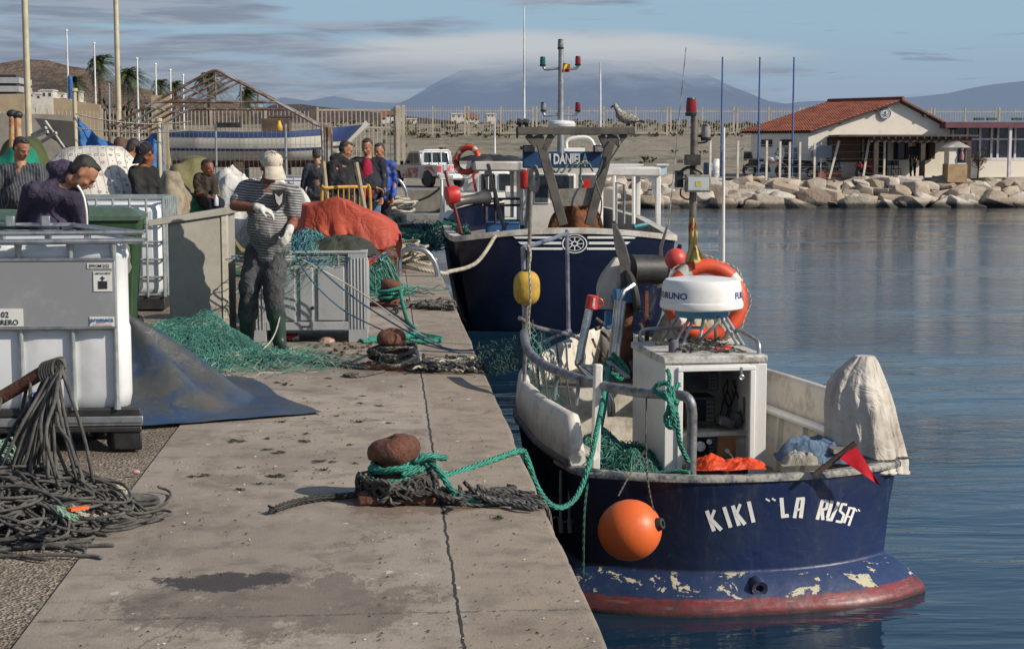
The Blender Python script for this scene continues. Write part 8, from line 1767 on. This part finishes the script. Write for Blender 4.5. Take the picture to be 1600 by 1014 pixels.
def cap_on(th,c,Q,s,mat,logo=None):
 P=lambda x,y,z:c+Q@Vector((x*s,y*s,z*s));mb=MB()
 ell(mb,P(0,-.012,.055),(.090*s,.106*s,.076*s),Q);ell(mb,P(0,.03,.075),(.072*s,.06*s,.058*s),Q);ell(mb,P(0,-.03,.03),(.090*s,.09*s,.04*s),Q);o=blob('cap',mb,.010,mat,th,3,.002)
 rows=[]
 for i in range(13):
  a=-1.15+2.3*i/12;row=[]
  for j in range(6):
   e=j/5;row.append(P(math.sin(a)*(.078+.018*e),.030+.05*math.cos(a)+e*.125*math.cos(a*.8)**.6,.066-.055*e-.022*(math.sin(a)**2)))
  rows.append(row)
 mb=MB();mb.grid(rows);mb.grid([[q-Q@Vector((0,0,.006*s))for q in r]for r in reversed(rows)]);part('peak',mb,mat,o,ang=180)
 mb=MB();mb.sph(P(0,-.012,.134),(.008*s,)*3,8,6);part('button',mb,mat,o)
 mb=MB()
 for k in range(6):a=k*math.pi/3+.52;mb.tube([P(math.sin(a)*math.sin(t_)*.0925,-.012+math.cos(a)*math.sin(t_)*.109,.055+math.cos(t_)*.079)for t_ in np.linspace(.05,1.45,9)],.0022*s,5)
 part('seams',mb,M('cap seam',(.24,.21,.17),None,5,.9,bump=0),o)
 mb=MB()
 for k in range(6):a=k*math.pi/3;mb.sph(P(math.sin(a)*.068,-.012+math.cos(a)*.082,.110),(.004*s,)*3,6,5)
 part('eyelets',mb,black_rubber,o);return o
def hand_mesh(mb,w,d,n,side,curl=.6,s=1.0):
 """palm and five fingers from wrist w along d, palm facing n; the thumb leaves on side"""
 d=Vector(d).normalized();n=(Vector(n)-d*d.dot(Vector(n))).normalized();r=d.cross(n)*side;w=Vector(w)
 pc=w+d*.048*s;Q=Matrix((r,d,n)).transposed();mb.sph(pc,(.041*s,.052*s,.017*s),14,10,Q);mb.sph(w+d*.012*s,(.028*s,.03*s,.02*s),12,8,Q)
 for k,(off,L,cu)in enumerate(((.030,.074,.8),(.010,.083,1.0),(-.011,.077,1.1),(-.030,.060,1.25))):
  b=w+d*.090*s+r*off*s-d*abs(off)*.25*s;a1=curl*cu*.7;p1=b+(d*math.cos(a1)+n*math.sin(a1))*L*.48*s;a2=a1+curl*cu*.8;p2=p1+(d*math.cos(a2)+n*math.sin(a2))*L*.32*s;a3=a2+curl*cu*.6;p3=p2+(d*math.cos(a3)+n*math.sin(a3))*L*.24*s
  limb(mb,[b-d*.02*s,b,p1,p2,p3],[.0105*s,.0105*s,.0095*s,.0085*s,.0072*s])
 b=w+d*.025*s+r*.032*s;p1=b+(r*.65+d*.7+n*.35).normalized()*.040*s;p2=p1+(d*.85+n*.5-r*.1).normalized()*.030*s;limb(mb,[b,p1,p2],[.0135*s,.0115*s,.009*s])
def person(label,J,top,top_m,leg_m,face,hair=('short',hair_dark),capm=None,skin=skin_m,s=1.0,vox=.014,shoe_m=black_rubber,boots=False,gloves=None,hood=False,belly=0.0,curl=(.8,.8),palm=None,detail=True,legs=True,group=None):
 """J: world joints head, neck, chest, belly, hip, sh, el, wr, hi, kn, an (pairs: image left, image right) ; face = direction the face looks"""
 th=thing('person',label,'person',(J['hip'].x,J['hip'].y,0 if legs else J['hip'].z-.2),group)
 Q=look(face);c=J['head'];body=MB();head_mesh(body,c,Q,s);nk=c+Q@Vector((0,-.03,-.085))*s
 cap(body,nk,J['neck'],.052*s,.062*s)
 limb(body,[J['neck'],J['chest'],J['hip']],[.07*s,.12*s,.11*s])
 for k in(0,1):
  limb(body,[J['chest'].lerp(J['sh'][k],.5),J['sh'][k],J['el'][k],J['el'][k].lerp(J['wr'][k],.3),J['wr'][k]],[.07*s,.052*s,.041*s,.043*s,.027*s])
  if not gloves:
   d=(J['wr'][k]-J['el'][k]);pn=(palm or{}).get(k,Vector((0,0,-1))if abs(d.normalized().z)<.8 else Q@Vector((0,1,0)));hand_mesh(body,J['wr'][k],(palm or{}).get('d%d'%k,d),pn,1 if k else-1,curl[k],s)
  if legs:limb(body,[J['hi'][k],J['kn'][k],J['kn'][k].lerp(J['an'][k],.35),J['an'][k]],[.075*s,.05*s,.05*s,.035*s]);ell(body,J['an'][k]+Vector((0,-.04,-.05))*s,(.04*s,.09*s,.03*s))
 bo=blob('body',body,vox*.62 if detail else vox,skin,th,2)
 if detail:face_parts(th,c,Q,s,lip_m)
 if capm:hair_on(th,c,Q,s*.97,hair[1]);cap_on(th,c,Q,s,capm)
 else:hair_on(th,c,Q,s,hair[1],hair[0])
 mb=MB();sv=(J['sh'][1]-J['sh'][0]).normalized();up=(J['chest']-J['hip']).normalized();fw=up.cross(sv);fw=fw if fw.dot(Q@Vector((0,1,0)))>0 else-fw;Qt=Matrix((sv,fw,sv.cross(fw)if sv.cross(fw).z>0 else-sv.cross(fw))).transposed()
 half=(J['sh'][1]-J['sh'][0]).length/2;loose=.014 if top=='tee' else .026
 shc=(J['sh'][0]+J['sh'][1])/2
 ell(mb,J['chest'],(half*.92+loose*.3,.125*s+loose*.4,.17*s),Qt);ell(mb,J['chest'].lerp(J['hip'],.45)+fw*(.02+belly*.55),(half*.84+loose,.13*s+belly,.18*s),Qt);ell(mb,J['hip']+up*.06,(half*.82+loose,.125*s+belly*.55,.15*s),Qt)
 ell(mb,J['hip']-up*.05,(half*.84+loose,.13*s+belly*.3,.08*s),Qt)
 cap(mb,J['sh'][0].lerp(shc,.35),J['sh'][1].lerp(shc,.35),.082*s,.082*s);cap(mb,J['neck']-up*.03,shc,.066*s,.095*s)
 for k in(0,1):
  a,b,w_=J['sh'][k],J['el'][k],J['wr'][k]
  if top=='tee':limb(mb,[a.lerp(shc,.18),a,a.lerp(b,.68)],[.085*s,.074*s,.066*s])
  else:limb(mb,[a.lerp(shc,.18),a,b,b.lerp(w_,.88)],[.088*s,.074*s,.060*s,.044*s])
 if hood:ell(mb,J['neck']-(Q@Vector((0,.08,0)))+Vector((0,0,.01)),(.125*s,.085*s,.075*s));ell(mb,J['neck']+Vector((0,0,.0)),(.105*s,.10*s,.05*s))
 else:mb.torus(J['neck']+Vector((0,0,-.005)),.066*s,.017*s,None,20,8)
 sh=blob({'tee':'t_shirt','jacket':'jacket','shirt':'shirt','hoodie':'hoodie'}[top],mb,vox*.8,top_m,th,5,.012 if top=='tee' else .016)
 if legs:
  mb=MB();ell(mb,J['hip']-up*.05,(half*.80,.12*s,.11*s),Qt)
  for k in(0,1):limb(mb,[J['hi'][k]+Vector((0,0,.02)),J['kn'][k],J['kn'][k].lerp(J['an'][k],.55 if boots else .93)],[.110*s,(.076 if not boots else .090)*s,(.060 if not boots else .078)*s])
  blob('trousers',mb,vox*.8,leg_m,th,4,.014)
  for k in(0,1):
   mb=MB();a=J['an'][k];fd=J.get('toe',[Vector((0,-1,0))]*2)[k].normalized();Qf_=look(fd)
   ell(mb,a+fd*.07*s+Vector((0,0,-.045))*s,(.045*s,.13*s,.036*s),Qf_);ell(mb,a+fd*.02+Vector((0,0,-.03))*s,(.043*s,.075*s,.055*s),Qf_)
   if boots:limb(mb,[a+Vector((0,0,-.02)),a+(J['kn'][k]-a)*.35,a+(J['kn'][k]-a)*.62],[.058*s,.070*s,.082*s])
   blob('boot' if boots else 'shoe',mb,.011,shoe_m,th,3,.004)
 if gloves:
  for k in(0,1):
   mb=MB();d=(palm or{}).get('d%d'%k,J['wr'][k]-J['el'][k]);hand_mesh(mb,J['wr'][k],d,palm[k],1 if k else-1,curl[k],s*1.04);cap(mb,J['wr'][k]-Vector(d).normalized()*.02,J['wr'][k]+Vector(d).normalized()*.02,.034*s,.034*s);blob('glove',mb,.0055,gloves,th,2,.001)
 return th,sh,Q,fw
def shirt_stripes():
 t=NT('grey striped jersey');co=t.coord('Object');x=t.xyz(co);n=t.noise(co,4.5,4,.55);n2=t.noise(co,160,2,.5)
 z=t.math('ADD',x[2],t.math('ADD',t.math('MULTIPLY',n,.05),t.math('MULTIPLY',x[0],.12)));f=t.math('GREATER_THAN',t.math('FRACT',t.math('MULTIPLY',z,46.0)),.52)
 dirt=t.math('MULTIPLY',t.ramp(x[2],1.02,.88),t.ramp(t.noise(co,9,5,.6),.4,.6))
 col=t.mix(f,(.31,.30,.295),(.085,.085,.09));col=t.mix(t.math('MULTIPLY',dirt,.55),col,(.12,.12,.125));t.bsdf(col,.9,0,t.bump(t.math('ADD',t.noise(co,8,4,.55,1.2),t.math('MULTIPLY',n2,.05)),.5,.03),Specular_IOR_Level=.2);return t.m
Y=13.1;p=lambda px,py,dy=0:PY(px,py,Y+dy)
J=dict(head=p(424,262,-.10),neck=p(418,288,.0),chest=p(418,322,.02),hip=p(424,392,.05),sh=[p(388,296,.02),p(457,302,.0)],el=[p(366,322,-.10),p(458,348,-.06)],wr=[p(405,325,-.27),p(452,360,-.24)],hi=[p(403,400,.05),p(432,400,.03)],kn=[p(389,452,.02),p(427,452,-.05)],an=[p(385,521,.12),p(437,532,-.05)],toe=[Vector((-.3,-1,0)),Vector((.35,-1,0))])
J['an'][0].z=.085;J['an'][1].z=.085
J['sh']=[p(384,296,.02),p(458,302,.0)]
pal={0:Vector((.1,.2,-1)),1:Vector((-.8,.3,-.2)),'d0':Vector((1,-.1,-.35)),'d1':Vector((-.25,-.5,-.75))}
trous=fabric('washed black trousers',(.046,.046,.05),(.095,.095,.10),5,.85,.6,8)
man,tee,Qm_,fw_=person('man in a grey striped T-shirt, white cap and green boots mending a net',J,'tee',shirt_stripes(),trous,(.28,-.80,-.50),('short',hair_dark),fabric('pale cap cloth',(.58,.52,.42),(.40,.35,.28),8,.85,.2),skin_m2,1.0,.013,M('green rubber boot',(.020,.05,.035),(.035,.05,.04),6,.4,bump=.15),True,M('white cotton glove',(.60,.58,.53),(.42,.40,.36),12,.85,bump=.3),belly=.055,curl=(.75,1.0),palm=pal)
c_=p(436,312,-.02);q=PY(436,312,Y-.155);mb=MB();mb.prism([(-.05,.075),(.05,.075),(.05,-.03),(0,-.08),(-.05,-.03)],q,(.98,.15,0),(-.02,-.12,.98),(0,.05,.006));bdg=part('badge',mb,M('black print',(.02,.02,.022),None,9,.8,bump=0),man,smooth=False)
mb=MB();mb.prism([(-.032,.05),(0,.02),(.032,.05),(.022,-.02),(0,-.05),(-.022,-.02)],q+Vector((0,-.006,0)),(.98,.15,0),(-.02,-.12,.98),(0,.004,0));part('emblem',mb,M('badge white',(.55,.54,.52),None,9,.8,bump=0),bdg,smooth=False)
def stand(px,head_py,Y_,face,H=1.75,lean=0.0,el=None,wr=None,wid=.19,turn=0.0,base=0.0):
 """upright joints under the head seen at (px, head_py) ; turn = shoulder line swing"""
 hd=PY(px,head_py,Y_);s=H/1.75;f=Vector((face[0],face[1],0)).normalized();r=Vector((math.cos(turn),math.sin(turn),0));z0=base
 tot=hd.z-z0;k=tot/(1.75*.935)
 neck=Vector((hd.x,hd.y,z0+1.47*k))-f*(.05+lean*.25);hip=Vector((neck.x,neck.y,z0+.93*k))-f*lean;chest=neck.lerp(hip,.36)
 sh=[neck-r*wid-Vector((0,0,.06)),neck+r*wid-Vector((0,0,.06))]
 E=el or[(-.05,.03,-.29),(.05,.03,-.29)];W_=wr or[(.02,.10,-.25),(-.02,.10,-.25)]
 def off(o):return r*o[0]+f*o[1]+Vector((0,0,o[2]))
 e=[sh[0]+off(E[0]),sh[1]+off(E[1])];w_=[e[0]+off(W_[0]),e[1]+off(W_[1])]
 hi=[hip-r*.10,hip+r*.10];kn=[Vector((hi[i].x,hi[i].y,z0+.50*k))+f*.03 for i in(0,1)];an=[Vector((hi[i].x,hi[i].y,z0+.09))for i in(0,1)]
 return dict(head=hd,neck=neck,chest=chest,hip=hip,sh=sh,el=e,wr=w_,hi=hi,kn=kn,an=an,toe=[f,f])
Y=10.55;p=lambda px,py,dy=0:PY(px,py,Y+dy)
J=dict(head=p(131,272,-.04),neck=p(110,282,.0),chest=p(88,310,.04),hip=p(78,400,.22),sh=[p(50,300,-.02),p(122,312,-.02)],el=[p(34,348,.12),p(126,368,.06)],wr=[p(70,385,.2),p(128,420,.15)],hi=[p(62,415,.25),p(96,415,.25)],kn=[p(60,500,.2),p(96,500,.2)],an=[p(60,590,.3),p(96,590,.3)],toe=[Vector((.6,1,0))]*2)
for k in(0,1):J['an'][k].z=.09;J['kn'][k].z=.5
man2,hd_,Q2,_=person('man in a purple grey hoodie bending over beside the nearest caged tank',J,'hoodie',fabric('purple hoodie',(.062,.050,.082),(.040,.032,.055),4,.9,.6,6),trous,(.78,.05,-.85),('short',hair_dark),None,skin_m,.90,.015,hood=True,belly=.06)
mb=MB();mb.tube(smooth_path([PY(121,290,Y-.17),PY(130,305,Y-.17),PY(135,330,Y-.16),PY(136,356,Y-.12)],5),.008,6);part('white_stripe',mb,letters_white,man2)
dark_j=fabric('black jacket cloth',(.016,.016,.017),(.03,.03,.032),5,.85,.6);navy_j=fabric('navy jacket cloth',(.018,.020,.030),(.03,.033,.045),5,.8,.6)
J=stand(34,233,18.0,(.55,-.8),1.78,el=[(-.04,.0,-.30),(.04,.05,-.28)],wr=[(.04,.12,-.24),(-.1,.16,-.2)])
t=NT('dark striped shirt');x=t.xyz(t.coord('Object'));f=t.math('GREATER_THAN',t.math('FRACT',t.math('MULTIPLY',t.math('ADD',x[0],t.math('MULTIPLY',x[1],.5)),30.0)),.74);t.bsdf(t.mix(f,(.035,.037,.045),(.115,.12,.135)),.85,0,t.bump(t.noise(t.coord('Object'),7,4,.55,1.2),.5,.03))
person('man in a dark striped grey shirt looking down beside the green tarpaulin',J,'shirt',t.m,trous,(.72,-.6,-.42),('short',hair_dark),None,skin_m,1.0,.018,belly=.07)
J=stand(190,231,20.5,(.9,.6),1.68);person('person with brown hair seen from behind the printed sheet',J,'shirt',fabric('white cotton',(.55,.54,.52)),trous,(.6,.7,-.3),('long',hair_brown),None,skin_m,1.0,.02,detail=False)
J=stand(211,234,19.6,(.8,-.4),1.70,lean=-.05);person('person with black hair in a white and blue top, right of the printed sheet',J,'shirt',M('white blue top',(.55,.56,.58),(.03,.06,.16),2.0,.85,lo=.5,hi=.53),trous,(.75,.45,-.45),('short',hair_dark),None,skin_m,1.0,.02,detail=False)
J=stand(227,240,18.9,(.5,-.6),1.66,wid=.13,turn=.7,el=[(-.02,.12,-.26),(.02,.12,-.26)],wr=[(.06,.22,-.1),(-.06,.22,-.1)]);m5,_,Q5,_=person('person in black with a black cap leaning over the printed sheet',J,'jacket',dark_j,trous,(-.55,-.55,-.6),('short',hair_dark),fabric('black cap',(.018,.02,.028)),skin_m2,1.0,.018)
Y=22.0;p=lambda px,py,dy=0:PY(px,py,Y+dy);s_=1.0
J=dict(head=p(325,263),neck=p(321,276,.03),chest=p(320,288,.05),hip=p(321,312,.1),sh=[p(309,279,.02),p(333,281,.05)],el=[p(309,302,-.05),p(335,300,.0)],wr=[p(326,308,-.25),p(334,308,-.25)],hi=[p(314,314,.1),p(328,314,.1)],kn=[p(330,318,-.36),p(344,318,-.34)],an=[p(332,362,-.38),p(345,362,-.36)],toe=[Vector((.5,-1,0))]*2)
for k in(0,1):J['an'][k].z=.35
person('man in a brown grey jacket sitting by the khaki canvas heap',J,'jacket',fabric('brown jacket',(.055,.045,.036),(.035,.028,.022),5,.9,.6),fabric('navy trousers',(.018,.02,.03)),(.72,-.65,-.12),('short',hair_dark),None,skin_m2,.95,.018)
q=p(338,316,-.42);bt=MB();bt.lathe([(.03,0),(.03,.10),(.012,.13),(.012,.15)],q+Vector((0,0,-.05)),12);single('bottle','clear plastic bottle held on the knee of the seated man','bottle',bt,M('clear plastic',(.55,.58,.6),None,5,.2,bump=0))
J=stand(527,247,28,(.3,-1),1.72);person('man in a pale cap standing behind the man in the black jacket',J,'jacket',fabric('slate jacket',(.045,.045,.06)),trous,(.35,-.9,-.25),('short',hair_dark),fabric('grey white cap',(.50,.48,.45)),skin_m,1.0,.022,detail=False)
J=stand(494,243,29,(-.6,.9),1.68);person('man in a slate grey top with his back turned behind the tent posts',J,'jacket',fabric('slate top',(.06,.062,.075)),trous,(-.3,.9,-.2),('short',hair_grey),None,skin_m,1.0,.022,detail=False)
J=stand(541,234,23.4,(.8,.25),1.72,el=[(-.04,.04,-.29),(.0,.10,-.27)],wr=[(.05,.2,-.12),(-.02,.24,-.06)],turn=.5);person('man in a black hooded jacket with his back to the camera by the barrier',J,'jacket',dark_j,trous,(.80,-.05,-.35),('short',hair_dark),None,skin_m,1.0,.018,hood=True,belly=.03)
J=stand(573,230,24.6,(-.25,-1),1.80,wid=.21);m9,s9,_,_=person('stout man in a red polo shirt, open dark jacket and blue jeans',J,'jacket',[navy_j],fabric('blue jeans',(.10,.17,.27),(.06,.11,.19),5,.85,.5),(-.30,-.85,-.28),('short',hair_dark),None,skin_m,1.04,.018,belly=.07)
mb=MB();c_=J['chest'].lerp(J['hip'],.42);ell(mb,c_+Vector((-.02,-.115,-.01)),(.125,.12,.30));ell(mb,J['chest']+Vector((-.015,-.06,.05)),(.10,.10,.16));ell(mb,c_+Vector((-.02,-.14,-.10)),(.135,.12,.18));blob('polo_shirt',mb,.014,fabric('crimson polo',(.30,.012,.045),(.22,.01,.03),5,.85,.4),m9,4,.008)
mb=MB();q=J['chest']+Vector((-.02,-.175,.02));mb.tube([q+Vector((-.05,.03,.09)),q,q+Vector((.05,.03,.09))],.006,6);mb.tube([q,q-Vector((0,-.0,.06))],.007,6);part('lanyard',mb,black_rubber,m9)
J=stand(592,236,26,(-.4,-1),1.76,el=[(-.03,.05,-.28),(.05,.02,-.29)],wr=[(.05,.2,-.15),(.0,.10,-.25)]);person('man in a bright blue tracksuit top standing right of the man in red',J,'jacket',M('blue tracksuit',(.025,.085,.40),(.02,.025,.04),1.9,.7,lo=.5,hi=.56),fabric('dark tracksuit trousers',(.03,.03,.04)),(-.5,-.8,-.25),('short',hair_dark),None,skin_m,1.0,.018)
J=stand(1427,224,78.3,(-.6,-.8),1.78,base=GZ);person('person dressed in black standing under the clubhouse porch',J,'jacket',dark_j,dark_j,(-.6,-.75,-.1),('short',hair_dark),None,skin_m,1.0,.03,detail=False)
a=PY(605,292,54);mb=MB();mb.sph(a,(.16,.14,.22),16,12);mb.sph(a+Vector((-.05,0,-.1)),(.17,.14,.12),14,10);single('bag','white bag by the legs of the man in the blue tracksuit top','bag',mb,fabric('white bag',(.6,.58,.55)))
def gull():
 p0=PY(977,197.5,24.2);g=thing('gull','young brown speckled gull standing on the gallows beam of the navy boat','gull',p0);B=lambda x,z,y=0:p0+Vector((x,y,z));S=1/103.0
 X=lambda px,py,y=0:PY(px,py,24.2+y)
 mb=MB();limb(mb,[X(969,180),X(975,184),X(984,187),X(992,190)],[.075,.085,.075,.035]);limb(mb,[X(969,178),X(964,171),X(962,166)],[.055,.040,.036]);ell(mb,X(961.5,165.5),(.042,.036,.036));limb(mb,[X(990,188),X(1001,190)],[.03,.012])
 t=NT('speckled plumage');n=t.noise(t.coord('Object'),38,4,.6);t.bsdf(t.mix(t.ramp(n,.42,.6),(.42,.38,.33),(.14,.11,.09)),.9,0,t.bump(n,.4,.01));blob('body',mb,.012,t.m,g,3)
 for sy in(-1,1):
  mb=MB();Qw=Matrix.Rotation(R(14),3,'Y');ell(mb,X(984,184,sy*.065),(.15,.018,.055),Qw);part('wing',mb,t.m,g,ang=180);mb=MB();mb.tube([X(990,186,sy*.05),X(1000,191,sy*.03)],[.022,.004],8);part('wing_tip',mb,black_rubber,g)
  mb=MB();q=X(975,189,sy*.03);mb.tube([q,Vector((q.x,q.y,p0.z+.01))],.009,6);mb.box((q.x-.02,q.y,p0.z+.008),(.06,.04,.01));part('leg',mb,M('gull leg',(.30,.2,.18),None,5,.6),g)
  mb=MB();mb.sph(X(960,165,sy*.033),(.006,)*3,8,6);part('eye',mb,black_rubber,g)
 mb=MB();mb.tube([X(958.5,166),X(955,168),X(954,169.5)],[.016,.011,.004],8);part('beak',mb,black_rubber,g)
 mb=MB();mb.prism([(0,-.02),(.1,-.03),(.1,.01),(0,.02)],X(997,189,-.03),(1,0,-.1),(0,0,1),(0,.06,0));part('tail',mb,black_rubber,g,smooth=False)
gull()
